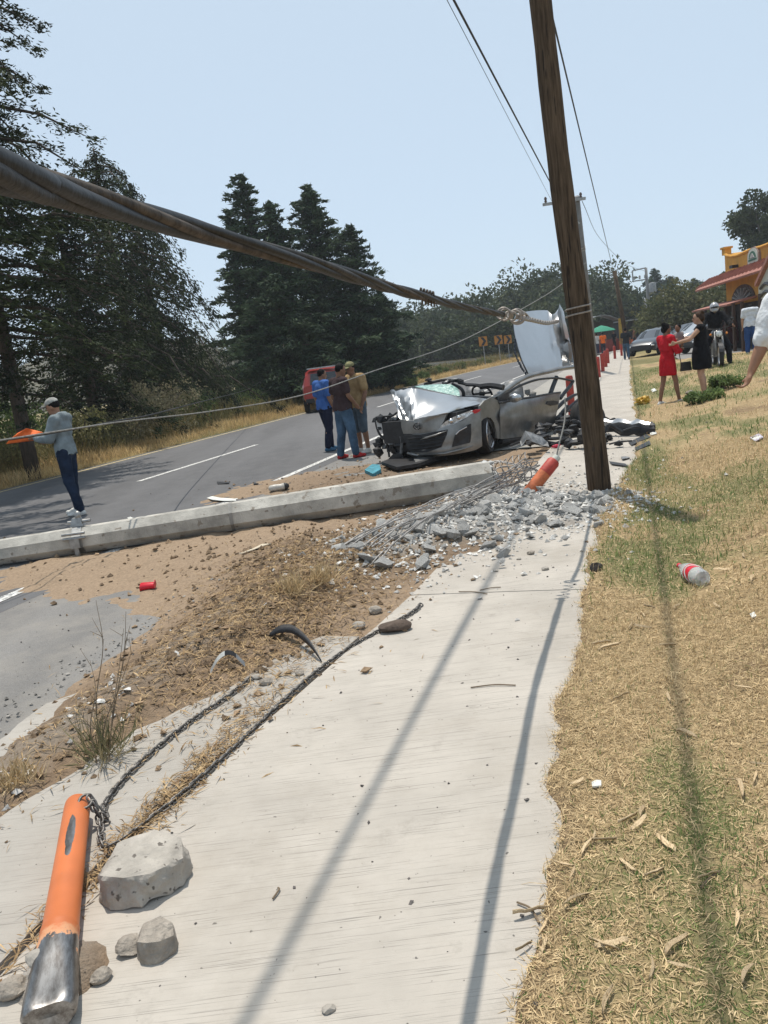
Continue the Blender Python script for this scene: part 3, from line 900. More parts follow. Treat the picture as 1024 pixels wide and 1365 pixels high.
broadleaf('eucalyptus_tree', 'tall dark tree standing behind the orange restaurant', b, hgt(1018, 250, 66, b), 2.8, M_br1, 7000, 83, 0.34, 18, 0.45, 0.9, fill=0.35)
b = gbase(968, 72)
conifer('conifer_tree', 'small conifer tip showing beside the restaurant parapet', b, hgt(962, 360, 72, b), 2.0, M_con2, 50, 84, 0.35, 0.4, 0.05, 0.8, 16)

# hill beyond the left verge
def hill(name, s0, t0, rs, rt, hh, seed):
    g = np.linspace(-1, 1, 70)
    A, B = np.meshgrid(g, g, indexing='ij')
    r = np.sqrt(A ** 2 + B ** 2)
    Z = hh * (1 - nsm(0, 1, r)) * (0.8 + 0.5 * vfbm(A * 3 + seed, B * 3, 4, seed)) + (vfbm(A * 22, B * 22, 3, seed) - 0.4) * 3.4 * (r < 0.96) - 1.0
    S = s0 + A * rs; T = t0 + B * rt
    X = S * NV.x + T * DV.x; Y = S * NV.y + T * DV.y
    idx = np.arange(4900).reshape(70, 70)
    q = np.stack([idx[:-1, :-1], idx[1:, :-1], idx[1:, 1:], idx[:-1, 1:]], -1).reshape(-1, 4)
    me = np_mesh(name, np.stack([X, Y, Z], -1).reshape(-1, 3), q, True)
    me.materials.append(pm('scrub_hill', (0.06, 0.06, 0.035), var=0.4, scale=0.22, rough=0.95, bump=1.0, bscale=0.9, dist=0.8, col2=(0.12, 0.105, 0.06)))
    tag(link(name, me), kind='structure')
hp = gbase(262, 260); s_, t_ = st(hp.x, hp.y)
hill('hill', s_ - 30, t_, 75, 90, 22, 5)
hp = gbase(560, 300); s_, t_ = st(hp.x, hp.y)
hill('hill', s_, t_ + 20, 150, 90, 9, 9)
# scrub trees on and before the hill
for i, (px, py, D, Rr, m, lab) in enumerate([(225, 452, 150, 8, M_br3, 'dusty brown tree high on the hillside by the weeping cypress'), (262, 446, 160, 8, M_br3, 'dusty brown tree on the hill crest'), (290, 455, 150, 7, M_br3, 'dusty tree on the hillside beside the firs'),
                                            (250, 485, 90, 5, M_br3, 'lower dusty tree in the gap between the conifer groups'), (285, 492, 80, 4.5, M_br2, 'greener low tree in the gap beside the firs'), (215, 490, 85, 4.5, M_br3, 'dusty low tree under the weeping cypress')]):
    b = gbase(px, D)
    broadleaf('hillside_tree', lab, b, max(3, hgt(px, py, D, b)), Rr, m, 4500, 90 + i, 0.5, 14, 0.08, 0.8, group='dusty trees on the hillside', fill=0.25)

M_bu1 = leafmat('bush_olive', (.12, .125, .05), (.26, .24, .11), .35, .75, .35, 1.2)
M_bu2 = leafmat('bush_dusty', (.16, .15, .09), (.33, .29, .18), .35, .8, .35, 1.2)
M_bu3 = leafmat('bush_green', (.06, .10, .03), (.15, .20, .07), .35, .75, .35, 1.2)
# bushes behind the far verge
def bush(label, px, py, D, Rr, mat, seed, n=3500, leaf=0.09, name='verge_bush', group='bushes behind the far verge'):
    b = gbase(px, D)
    return broadleaf(name, label, b, max(0.5, hgt(px, py, D, b)), Rr, mat, n, seed, leaf, 12, 0.04, 0.8, group=group, cat='bush', trunk_r=0.03, fill=0.2)
for i, (px, py, D, Rr, m, lab) in enumerate([(20, 540, 20.5, 1.6, M_bu3, 'dark bush behind the orange flag'), (95, 545, 22, 1.4, M_bu1, 'bush directly behind the flagman'), (150, 518, 24, 1.7, M_bu2, 'dusty grey-green bush right of the flagman'), (195, 512, 26, 1.7, M_bu2, 'tall dusty bush under the weeping cypress'),
                                             (232, 520, 29, 1.5, M_bu3, 'dark green bush at the foot of the weeping cypress'), (262, 522, 31, 1.3, M_bu2, 'pale bush in the gap by the hillside'), (292, 528, 33, 1.2, M_bu1, 'fresh green bush left of the fir group'), (318, 524, 35, 1.2, M_bu3, 'dark bush at the left foot of the fir group'),
                                             (-30, 560, 19, 1.6, M_bu1, 'bush at the picture edge below the tallest cypress'), (345, 530, 37, 1.0, M_bu1, 'small green bush before the firs')]):
    bush(lab, px, py, D, Rr, m, 120 + i)
# planted shrubs on the strip beyond the road
for i, (px, py, D) in enumerate([(520, 508, 47), (537, 503, 50), (553, 497, 52), (570, 500, 55), (583, 489, 58), (596, 493, 60), (610, 485, 63), (624, 487, 66), (640, 482, 70), (655, 480, 74), (545, 512, 46), (505, 517, 44)]):
    b = gbase(px, D); s_, t_ = st(b.x, b.y)
    broadleaf('median_shrub', ['small dark green planted shrub on the strip, nearest the firs', 'second planted shrub along the strip', 'third planted shrub, fairly tall', 'fourth planted shrub, low and round', 'fifth planted shrub, bright green', 'sixth planted shrub, low', 'seventh planted shrub, bright and wide', 'eighth planted shrub along the strip',
                               'planted shrub just below the first chevron sign', 'planted shrub below the second chevron sign', 'low shrub at the road edge above the crumpled bonnet', 'low shrub at the corner of the fir group'][i], b, max(0.7, hgt(px, py, D, b)), 0.75, M_bu3 if i % 2 == 0 else M_bu1, 1500, 140 + i, 0.14, 8, 0.05, 0.9,
              group='planted shrubs on the strip', cat='shrub', trunk_r=0.03, fill=0.2)

# tall dry grass and weeds on the far verge
def verge_grass(name, n, s0, s1, t0, t1, lmin, lmax, w, mat, label, seed, upright=1.2, thr=0.0):
    r = np.random.default_rng(seed)
    s = r.uniform(s0, s1, n); t = t0 + (t1 - t0) * r.uniform(0, 1, n) ** 1.5
    ok = vfbm(s * 0.8, t * 0.5, 3, seed) > thr
    s, t = s[ok], t[ok]; n = len(s)
    c = 0.00123 * np.clip(t - 30, 0, 130) ** 2
    x = (s + c) * NV.x + t * DV.x; y = (s + c) * NV.y + t * DV.y; z = ngz(s, t) - 0.05
    az = r.uniform(0, 6.28, n); el = r.normal(upright, 0.28, n)
    L = r.uniform(lmin, lmax, n) * (0.5 + vfbm(s * 0.7, t * 0.7, 3, seed + 1)); ww = w * (1 + 0.03 * t)
    d = np.stack([np.cos(az) * np.cos(el), np.sin(az) * np.cos(el), np.sin(el)], -1)
    sd = np.stack([-np.sin(az), np.cos(az), 0 * az], -1) * ww[:, None] / 2
    b = np.stack([x, y, z], -1)
    mid = b + d * (L * 0.6)[:, None]
    tip = b + d * L[:, None] + np.stack([np.cos(az) * L * .12, np.sin(az) * L * .12, -L * 0.06], -1)
    return blade_mesh(name, [(np.stack([b - sd, b + sd, mid + sd * 0.7, tip, mid - sd * 0.7], 1).reshape(-1, 3), n)], mat, label)
M_tall = leafmat('tall_dry_grass', (0.40, 0.27, 0.12), (0.70, 0.52, 0.27), 0.3, 0.8, 0.3, 0.8)
M_weed = leafmat('verge_weeds', (0.12, 0.12, 0.045), (0.26, 0.20, 0.09), 0.3, 0.8, 0.3, 0.8)
verge_grass('dry_grass', 42000, -14.4, -12.75, 8, 110, 0.10, 0.42, 0.010, M_tall, 'yellow dry grass along the far edge of the road', 201)
verge_grass('verge_weeds', 32000, -16.4, -13.7, 8, 90, 0.3, 1.0, 0.013, M_weed, 'tall brown weeds behind the dry grass of the far verge', 202, thr=0.42)
verge_grass('dry_grass', 9000, 0.3, 2.0, 60, 100, 0.10, 0.4, 0.012, M_weed, 'rough grass beyond the parked cars', 203)
# ================================================================== FALLEN POLE, RUBBLE, CABLES, BOLLARDS, CHAINS, POSTS
M_conc = pm('pole_concrete', (0.40, 0.38, 0.34), var=0.32, scale=3.2, rough=0.92, bump=0.6, bscale=60, dist=0.01, speck=(11, 0.62, (0.24, 0.21, 0.175)))
M_concb = pm('broken_concrete', (0.60, 0.59, 0.565), var=0.25, scale=14, rough=0.95, bump=1.0, bscale=45, dist=0.02, rnd=0.22, col2=(0.74, 0.73, 0.70))
M_steel = pm('bare_steel_rod', (0.30, 0.285, 0.27), var=0.35, scale=30, rough=0.55, bump=0.4, bscale=200, metal=0.6, dist=0.002)
M_galv = pm('galvanised_steel', (0.33, 0.33, 0.325), var=0.25, scale=14, rough=0.5, bump=0.1, metal=0.85)
M_rub = pm('black_rubber', (0.018, 0.018, 0.019), var=0.4, scale=12, rough=0.6, bump=0.15)
M_blk = pm('black_plastic', (0.020, 0.020, 0.022), var=0.4, scale=9, rough=0.5, bump=0.25, bscale=30)

# ---- the fallen pole
PE = Vector((1.22, 8.52, 0.20))
PL = Vector((-4.1, 8.12, 0.15))
PA = PL + (PL - PE) * 1.05
PA.z = 0.11
pole = thing('fallen_utility_pole', 'long grey concrete utility pole lying broken across the road and shoulder', 'utility pole', (PL.x, PL.y, 0))
def pole_r(k):
    return 0.185 - 0.063 * k
n = 30
pts = [PE.lerp(PL, k / 15 * 1.0) if k <= 15 else PL.lerp(PA, (k - 15) / 15) for k in range(n + 1)]
mb = MB().tube(pts, [pole_r(k / 20) for k in range(n + 1)], 8, False, phase=math.pi / 8)
shaft = part(pole, 'shaft', mb, M_conc)
# jagged broken end
ax = (PE - PL).normalized(); u, v = frame_of(ax)
mb = MB()
for k in range(26):
    a = 2 * math.pi * k / 26 + random.uniform(-.1, .1); rr = random.uniform(0.02, 0.155)
    mb.ell(PE + ax * random.uniform(-0.07, 0.10 - rr * 0.35) + u * math.cos(a) * rr + v * math.sin(a) * rr, (random.uniform(.03, .06), random.uniform(.03, .055), random.uniform(.025, .05)), 1, nz=0.5, nf=2.2, seed=k)
part(pole, 'broken_end', mb, M_concb)
# collar line and the bolted clamp
mb = MB().tube([PE.lerp(PL, 0.535), PE.lerp(PL, 0.542)], pole_r(0.40) + 0.004, 8, True, phase=math.pi / 8)
part(pole, 'casting_seam', mb, pm('seam', (0.25, 0.24, 0.22)))
cp = gp(106, 742); cc = PE.lerp(PL, (PE.x - cp.x) / (PE.x - PL.x)); cr_ = pole_r(0.62)
mb = MB().tube([cc - ax * 0.05, cc + ax * 0.05], cr_ + 0.012, 8, True, phase=math.pi / 8)
band = part(pole, 'clamp_band', mb, M_galv)
for sgn, zz in ((1, 0.05), (-1, 0.10)):
    mb = MB().box(cc + Vector((0.0, -cr_ - 0.02, -0.02)) + ax * 0.0 + Vector((0, 0, zz - 0.06)), (0.10, 0.05, 0.05)).tube([cc + Vector((-0.12, -cr_ - 0.03, zz)), cc + Vector((0.12, -cr_ - 0.03, zz))], 0.016, 8)
    part(band, 'bolt', mb, M_galv)
mb = MB().box(cc + Vector((0, 0, cr_ + 0.05)), (0.14, 0.09, 0.09), taper=0.6).tube([cc + Vector((-0.10, 0, cr_ + 0.05)), cc + Vector((0.14, 0, cr_ + 0.05))], 0.018, 8).ell(cc + Vector((0.02, 0, cr_ + 0.12)), (0.035, 0.035, 0.05), 2)
part(band, 'bracket', mb, M_galv, sa=40)
mb = MB().box(cc + Vector((0, -cr_ - 0.012, -0.06)), (0.045, 0.02, 0.17))
part(band, 'strap', mb, M_galv)
# reinforcing rods pulled out of the broken end, bent back over the heap
ends = [gp(408 + 9 * k, 772 - 2.0 * (k % 3) + 0.2 * k) for k in range(11)]
for k in range(11):
    a = 2 * math.pi * k / 11
    p0 = PE + ax * 0.0 + u * math.cos(a) * 0.135 + v * math.sin(a) * 0.135
    p1 = p0 + ax * (0.22 + 0.10 * math.sin(a)) + Vector((0, 0, 0.03))
    p2 = PE + ax * (0.42 + 0.10 * math.cos(a * 1.3)) + Vector((0, -0.32 - 0.02 * k % 0.1, 0.10 + 0.09 * math.sin(a)))
    e = ends[k]
    q = Vector((1.20, 7.72, 0.26 + 0.07 * math.sin(a + 1)))
    q2 = Vector((0.66, 7.10, 0.22 + 0.05 * math.cos(a))) + Vector((0.02 * k - 0.13, -0.015 * k + 0.1, 0))
    q3 = q2.lerp(e, 0.55) + Vector((0, 0, 0.10 + 0.02 * (k % 4))); q3.z = 0.20 + 0.015 * (k % 4)
    e = e + Vector((0, 0, 0.09 + 0.01 * (k % 3)))
    P = smooth_path([p0 - ax * 0.1, p0, p1, p2, q + Vector((0.012 * k - 0.08, 0.01 * k - 0.07, 0)), q2, q3, e], 7)
    part(pole, 'reinforcing_rod', MB().tube([p_ + Vector((0.02 * noise.noise(p_ * 3 + Vector((k, 0, 0))), 0.02 * noise.noise(p_ * 3 + Vector((0, k, 5))), 0.03 * noise.noise(p_ * 4 + Vector((0, 0, k))))) for p_ in P], 0.0062, 6), M_steel, smooth=True)
for k in range(6):
    c = PE + ax * (0.06 + 0.065 * k) + Vector((0, -0.035 * k, 0.015 * k))
    P = [c + (u * math.cos(t * 0.3142) + v * math.sin(t * 0.3142)) * (0.15 + 0.01 * (k % 2)) + ax * 0.02 * math.sin(t) for t in range(21)]
    part(pole, 'stirrup', MB().tube(P, 0.0055, 6), M_steel, smooth=True)

# ---- rubble
def hull(seed, nrm=12, flat=(1, 0.85, 0.52)):
    r = random.Random(seed)
    b = bmesh.new()
    for _ in range(nrm):
        w = Vector((r.gauss(0, 1), r.gauss(0, 1), r.gauss(0, 1))).normalized() * r.uniform(0.75, 1.1)
        b.verts.new((w.x * flat[0], w.y * flat[1], w.z * flat[2]))
    bmesh.ops.convex_hull(b, input=b.verts)
    bmesh.ops.delete(b, geom=[v_ for v_ in b.verts if not v_.link_faces], context='VERTS')
    me = bpy.data.meshes.new('chunk')
    b.to_mesh(me); b.free()
    return me
HULLS = []
for k in range(14):
    me = hull(k); me.materials.append(M_concb); HULLS.append(me)
def dz_at(p):
    s, t = st(p.x, p.y)
    return float(dirt_h(np.array([s]), np.array([t]))[0])
def surf(p):
    """height of whatever lies on top there"""
    s, t = st(p.x, p.y)
    z = dz_at(p)
    if sL(max(-4, min(t, 119))) < s < 0.1: z = max(z, 0.032)
    if -2.5 < s < -1.6 and t < 4.1: z = max(z, 0.022)
    if s < -3.15: z = max(z, 0.002)
    if s > edge_s(np.array([t]))[0]: z = max(z, float(lawn_z(np.array([s]), np.array([t]))[0]))
    return z
rr_ = random.Random(5)
count = 0
chunks = []
while count < 285:
    s = rr_.uniform(-2.7, 0.05); t = rr_.uniform(5.2, 9.2)
    wgt = math.exp(-(((s + 1.3) / 0.55) ** 2 + ((t - 7.2) / 0.85) ** 2)) + 0.95 * math.exp(-(((s + 0.55) / 0.42) ** 2 + ((t - 7.25) / 0.45) ** 2)) + 0.75 * math.exp(-(((s + 1.95) / 0.4) ** 2 + ((t - 6.2) / 0.6) ** 2))
    if rr_.random() > wgt:
        continue
    chunks.append((s, t, 0.024 + 0.085 * rr_.random() ** 2.0)); count += 1
big = [(gp(662, 688), 0.13), (gp(700, 690), 0.10), (gp(735, 672), 0.085), (gp(590, 730), 0.10), (gp(575, 745), 0.085), (gp(620, 705), 0.10), (gp(770, 668), 0.075), (gp(757, 690), 0.07), (gp(645, 700), 0.11), (gp(690, 705), 0.08)]
BIGL = ['largest pale concrete chunk, just right of the orange leaning bollard foot', 'big angular concrete chunk in the middle of the rubble below the bollard', 'concrete chunk on the far side of the rubble, toward the wooden pole', 'big concrete chunk among the reinforcing rods', 'concrete chunk at the near side of the rods, close to the sidewalk',
        'big concrete chunk where the rods leave the broken pole', 'concrete chunk in the rubble just left of the wooden pole foot', 'concrete chunk on the near slope below the wooden pole', 'big concrete chunk right under the broken pole end', 'concrete chunk at the near rubble edge below the bollard']
for p, sz in big:
    s, t = st(p.x, p.y); chunks.append((s, t, sz))
for i, (s, t, sz) in enumerate(chunks):
    p = rd(s, t)
    p.z = surf(p) + sz * 0.28 + (0.05 * rr_.random() if i < 285 and sz < 0.05 else 0)
    o = link('concrete_chunk', HULLS[i % 14], None, p)
    o.rotation_euler = (rr_.uniform(-.5, .5), rr_.uniform(-.5, .5), rr_.uniform(0, 6.3))
    o.scale = (sz, sz * rr_.uniform(.7, 1.1), sz * rr_.uniform(.7, 1.2))
    tag(o, BIGL[i - 285] if i >= 285 else 'broken grey concrete chunk in the rubble heap beside the leaning pole', 'rubble', 'concrete chunks of the rubble heap')

def scatter(name, n, fn, smin, smax, mat, label, cat, seed, zoff=0.3):
    """uncountable small stones as irregular octahedra"""
    r = np.random.default_rng(seed)
    s, t = fn(r, n)
    n = len(s)
    z = dirt_h(s, t)
    SLs = np.interp(t, [a for a, b in SLT], [b for a, b in SLT])
    z = np.where((s > SLs) & (s < 0.1), np.maximum(z, 0.032), z)
    z = np.where((s > -2.5) & (s < -1.62) & (t < 4.1), np.maximum(z, 0.022), z)
    z = np.where(s < -3.2, np.maximum(z, 0.003), z)
    z = np.where(s > edge_s(t), np.maximum(z, lawn_z(s, t)), z)
    x = s * NV.x + t * DV.x; y = s * NV.y + t * DV.y
    sz = smin + (smax - smin) * r.uniform(0, 1, n) ** 3
    base = np.array([[1, 0, 0], [0, 1, 0], [-1, 0, 0], [0, -1, 0], [0, 0, .75], [0, 0, -.6]])
    a = r.uniform(0, 6.28, n)
    jit = base[None] * r.uniform(0.55, 1.25, (n, 6, 1)) + r.normal(0, 0.18, (n, 6, 3))
    V = np.empty((n, 6, 3))
    V[..., 0] = jit[..., 0] * np.cos(a)[:, None] - jit[..., 1] * np.sin(a)[:, None]
    V[..., 1] = jit[..., 0] * np.sin(a)[:, None] + jit[..., 1] * np.cos(a)[:, None]
    V[..., 2] = jit[..., 2]
    V = V * sz[:, None, None] + np.stack([x, y, z + sz * zoff], -1)[:, None]
    F8 = np.array([[0, 1, 4], [1, 2, 4], [2, 3, 4], [3, 0, 4], [1, 0, 5], [2, 1, 5], [3, 2, 5], [0, 3, 5]])
    F = (F8[None] + (np.arange(n) * 6)[:, None, None]).reshape(-1, 3)
    me = np_mesh(name, V.reshape(-1, 3), F)
    me.materials.append(mat)
    return tag(link(name, me), label, cat, kind='stuff')
def norm_mix(boxes):
    def f(r, n):
        S, T = [], []
        for s0, t0, rs, rt, w in boxes:
            S.append(r.normal(s0, rs, int(n * w))); T.append(r.normal(t0, rt, int(n * w)))
        return np.concatenate(S), np.concatenate(T)
    return f
def uni_mix(boxes):
    def f(r, n):
        S, T = [], []
        for s0, s1, t0, t1, w in boxes:
            S.append(r.uniform(s0, s1, int(n * w))); T.append(r.uniform(t0, t1, int(n * w)))
        return np.concatenate(S), np.concatenate(T)
    return f
M_grav = pm('grey_gravel', (0.55, 0.535, 0.505), var=0.2, scale=40, rough=0.95, bump=0.5, bscale=90, island=0.4)
M_clod = pm('earth_clods', (0.185, 0.125, 0.078), var=0.25, scale=30, rough=0.98, bump=0.8, bscale=80, island=0.45, col2=(0.30, 0.21, 0.13))
M_peb = pm('dark_pebbles', (0.10, 0.09, 0.085), var=0.3, scale=30, rough=0.9, bump=0.3, island=0.5)
scatter('gravel', 9000, norm_mix([(-1.35, 7.2, 0.5, 0.75, 0.42), (-0.6, 7.25, 0.4, 0.42, 0.25), (-1.95, 6.1, 0.4, 0.6, 0.2), (-1.2, 8.4, 0.7, 0.6, 0.09), (-2.72, 2.4, 0.13, 1.2, 0.02)]), 0.004, 0.030, M_grav, 'crushed grey gravel between the concrete chunks', 'gravel', 1)
scatter('earth_clods', 6500, norm_mix([(-2.4, 4.7, 0.35, 0.9, 0.34), (-2.8, 5.9, 0.5, 0.6, 0.2), (-4.2, 6.2, 1.1, 0.55, 0.06), (-2.3, 7.6, 0.6, 0.9, 0.12), (-3.6, 10.6, 1.0, 1.0, 0.12), (-2.72, 2.6, 0.16, 1.0, 0.06)]), 0.004, 0.032, M_clod, 'brown earth clods scattered over the thrown soil', 'dirt', 2)
scatter('dark_pebbles', 900, uni_mix([(-1.7, 0.0, -0.5, 5.5, 0.34), (-1.2, 0.2, 9, 16, 0.22), (-5.0, -3.3, 2, 9, 0.30), (-7.5, -4.5, 8, 14, 0.14)]), 0.002, 0.011, M_peb, 'scattered dark pebbles and crumbs on the concrete and asphalt', 'gravel', 3, 0.2)
scatter('gravel', 1100, norm_mix([(-3.3, 3.9, 0.12, 1.0, 0.3), (-3.4, 11.3, 1.1, 0.9, 0.45), (-0.3, 10.5, 0.5, 1.2, 0.25)]), 0.003, 0.018, pm('road_grit', (0.24, 0.225, 0.205), var=0.3, scale=30, rough=0.95, bump=0.3, island=0.4), 'loose grit along the asphalt edge and before the wreck', 'gravel', 4)

# ---- leaning wooden pole
wb = gp(800, 656); wb.z = 0
wt = at(719.5, 0, 7.88)
wd = (wt - wb)
mb = MB()
nn = 26
pp, rad = [], []
for k in range(nn + 1):
    f = k / nn * 1.75 - 0.03
    pp.append(wb + wd * f + Vector((0.012 * math.sin(f * 7), 0.01 * math.cos(f * 5), 0))); rad.append(0.118 - 0.017 * f + 0.003 * math.sin(k * 2.1))
mb.tube(pp, rad, 18)
M_wood = pm('weathered_pole_wood', (0.088, 0.060, 0.038), var=0.5, scale=9, rough=0.92, bump=0.9, bscale=30, stretch=(5, 5, 0.35), dist=0.012, col2=(0.125, 0.088, 0.058), speck=(6, 0.60, (0.028, 0.021, 0.016)), spec=0.2)
wpole = thing('wooden_pole', 'tall brown wooden pole leaning over the sidewalk beside the wreck', 'pole', (wb.x, wb.y, 0))
part(wpole, 'shaft', mb, M_wood, smooth=True)
for f, a in ((0.10, 1.2), (0.33, 2.0), (0.62, 1.0)):
    c = wb + wd * f
    part(wpole, 'knot', MB().ell(c + Vector((math.cos(a) * -0.09, -0.085, 0)), (0.025, 0.02, 0.04), 1, nz=0.3), pm('knot_wood', (0.05, 0.035, 0.025)))

# ---- heavy twisted cable
cpx = [(0, 229, .70), (60, 248, .84), (123, 267, 1.0), (246, 303, 1.38), (300, 319, 1.56), (411, 350, 1.95), (511, 381, 2.6), (555, 393, 3.0), (609, 407, 3.8), (653, 416, 4.6), (672, 419, 5.05)]
cw = [at(*q) for q in cpx]
dirc = (cw[0] - cw[2]).normalized()
cw = [cw[0] + dirc * 2.2 + Vector((0, 0, 0.05)), cw[0] + dirc * 0.9 + Vector((0, 0, 0.03))] + cw
CP = smooth_path(cw, 20)
cum = [0.0]
for a, b in zip(CP, CP[1:]):
    cum.append(cum[-1] + (b - a).length)
cable = thing('twisted_cable', 'thick twisted bundle of black and brown cable strands slung across the sky', 'cable', (cw[4].x, cw[4].y, 0))
M_cb = pm('cable_black', (0.012, 0.0115, 0.0115), var=0.4, scale=30, rough=0.5, bump=0.15, bscale=60, spec=0.3)
M_cbr = pm('cable_brown', (0.060, 0.047, 0.036), var=0.45, scale=26, spec=0.2, rough=0.65, bump=0.3, bscale=60)
M_cg = pm('cable_grey', (0.035, 0.032, 0.029), var=0.4, scale=26, spec=0.25, rough=0.6, bump=0.3, bscale=60)
ns = 4
for k in range(ns):
    P = []
    for i, p in enumerate(CP):
        d = (CP[min(i + 1, len(CP) - 1)] - CP[max(i - 1, 0)]).normalized()
        uu, vv = frame_of(d)
        a = 2 * math.pi * k / ns + cum[i] * 3.9 + 0.3 * math.sin(cum[i] * 3)
        hr = 0.0098
        P.append(p + (uu * math.cos(a) + vv * math.sin(a)) * hr)
    part(cable, 'strand', MB().tube(P, 0.0102 if k % 2 == 0 else 0.0088, 8), [M_cb, M_cbr, M_cb, M_cg][k], smooth=True)
part(cable, 'core', MB().tube(CP, 0.0105, 8), M_cb, smooth=True)
# wire ties and the preformed grip that holds it to the pole
M_grip = pm('grip_wire', (0.30, 0.265, 0.235), var=0.25, scale=40, rough=0.5, bump=0.2, metal=0.5)
g0 = at(668, 418, 5.0); g1 = at(690, 422, 5.35); g2 = at(708, 426, 5.8); gw = at(744, 428, 7.75)
P = []
for i in range(91):
    f = i / 90
    c = g0.lerp(g1, f); d = (g1 - g0).normalized(); uu, vv = frame_of(d); a = f * 2 * math.pi * 6
    P.append(c + (uu * math.cos(a) + vv * math.sin(a)) * (0.030 + 0.010 * math.sin(f * 9)))
grip = thing('cable_grip', 'coiled pale wire grip joining the thick cable to the leaning pole', 'cable grip', (g1.x, g1.y, 0))
part(grip, 'coil', MB().tube(P, 0.0062, 6), M_grip, smooth=True)
P = []
for i in range(31):
    a = i / 30 * 2 * math.pi
    P.append(g1 + Vector((math.cos(a) * 0.045, 0.01 * math.sin(2 * a), math.sin(a) * 0.045)))
part(grip, 'eye', MB().tube(P, 0.011, 6), M_grip, smooth=True)
P = [g1, g1.lerp(g2, .3) + Vector((0, 0, .035)), g1.lerp(g2, .6) + Vector((0, 0, .03)), g2 + Vector((0, 0, -0.005)), g2 + (gw - g2) * .1]
part(grip, 'loop', MB().tube(smooth_path(P, 6), 0.011, 6), M_grip, smooth=True)
base = smooth_path([g1, g2, g2.lerp(gw, 0.5) + Vector((0, 0, -0.02)), gw], 24)
for k in range(3):
    P = []
    for i, p in enumerate(base):
        a = i * 0.55 + k * 2.1
        P.append(p + Vector((math.cos(a) * 0.006, 0, math.sin(a) * 0.011)))
    part(grip, 'tail_strand', MB().tube(P, 0.0085, 6), M_grip, smooth=True)
P = [wb + wd * ((gw.z) / wd.z) + Vector((math.cos(a) * 0.122, math.sin(a) * 0.122, 0.01 * a)) for a in np.linspace(0, 12.5, 40)]
part(grip, 'pole_wrap', MB().tube(P, 0.009, 6), M_grip, smooth=True)
P = []
for i in range(46):
    f = i / 45
    c = at(560, 394, 3.05).lerp(at(580, 399, 3.3), f); a = f * 2 * math.pi * 5
    P.append(c + Vector((0.004 * math.sin(a), 0, 0)) + Vector((0, math.cos(a), math.sin(a))) * 0.029)
part(cable, 'tie_wire', MB().tube(P, 0.0035, 6), M_cbr, smooth=True)

# ---- overhead wires, parallel to the road
def zplane(px, py, H):
    d = ray(px, py); return d * ((H - CAM_H) / d.z) + Vector((0, 0, CAM_H))
def wire(label, pts, r, mat=None, name='overhead_wire', group='wires overhead'):
    P = smooth_path(pts, 6)
    c = P[len(P) // 2]
    o = solo(name, MB().tube(P, r, 6), mat or M_rub, label, 'wire', (c.x, c.y, 0), group, smooth=True)
    return o
def oh(label, a, b, H, r, t1):
    p, q = zplane(*a, H), zplane(*b, H)
    d = (q - p).normalized()
    e = p - d * 26
    L = (q - p).length
    pts = [e, p - d * 8, p, p + d * (L * .5), q, q + d * t1]
    wire(label, pts, r)
oh('thicker overhead wire of the pair running to the concrete post', (605, 0), (735, 246), 6.05, 0.017, 6)
oh('thin overhead wire beside the thicker one of the pair', (596, 0), (733, 263), 6.05, 0.005, 6)
oh('heavy overhead wire passing right of the leaning wooden pole', (731, 0), (815, 350), 6.6, 0.016, 12)
wire('faint wire from the concrete post toward the transformer pole', [at(776, 268, 31), at(800, 318, 50), at(835, 352, 70), at(862, 362, 80)], 0.012)
# fallen thin wires in front of the flagman
M_wg = pm('grey_wire', (0.22, 0.215, 0.20), var=0.3, scale=30, rough=0.6, bump=0.2)
wire('long fallen grey wire sagging from the posts past the men to the flagman', [at(-260, 612, 6.2), at(-60, 594, 6.7), at(0, 587, 7.0), at(156, 563, 8.4), at(283, 548, 9.6), at(402, 527, 11.2), at(500, 494, 13.0), at(609, 457, 16.5), at(690, 415, 20), at(746, 381, 23), at(781, 350, 31)], 0.009, M_wg, 'fallen_wire', 'fallen wires')
wire('fallen dark wire branching up toward the verge right of the flagman', [at(-100, 602, 6.6), at(60, 579, 7.6), at(156, 561, 8.5), at(200, 553, 10), at(250, 540, 14), at(330, 519, 30), at(352, 505, 37)], 0.009, M_rub, 'fallen_wire', 'fallen wires')

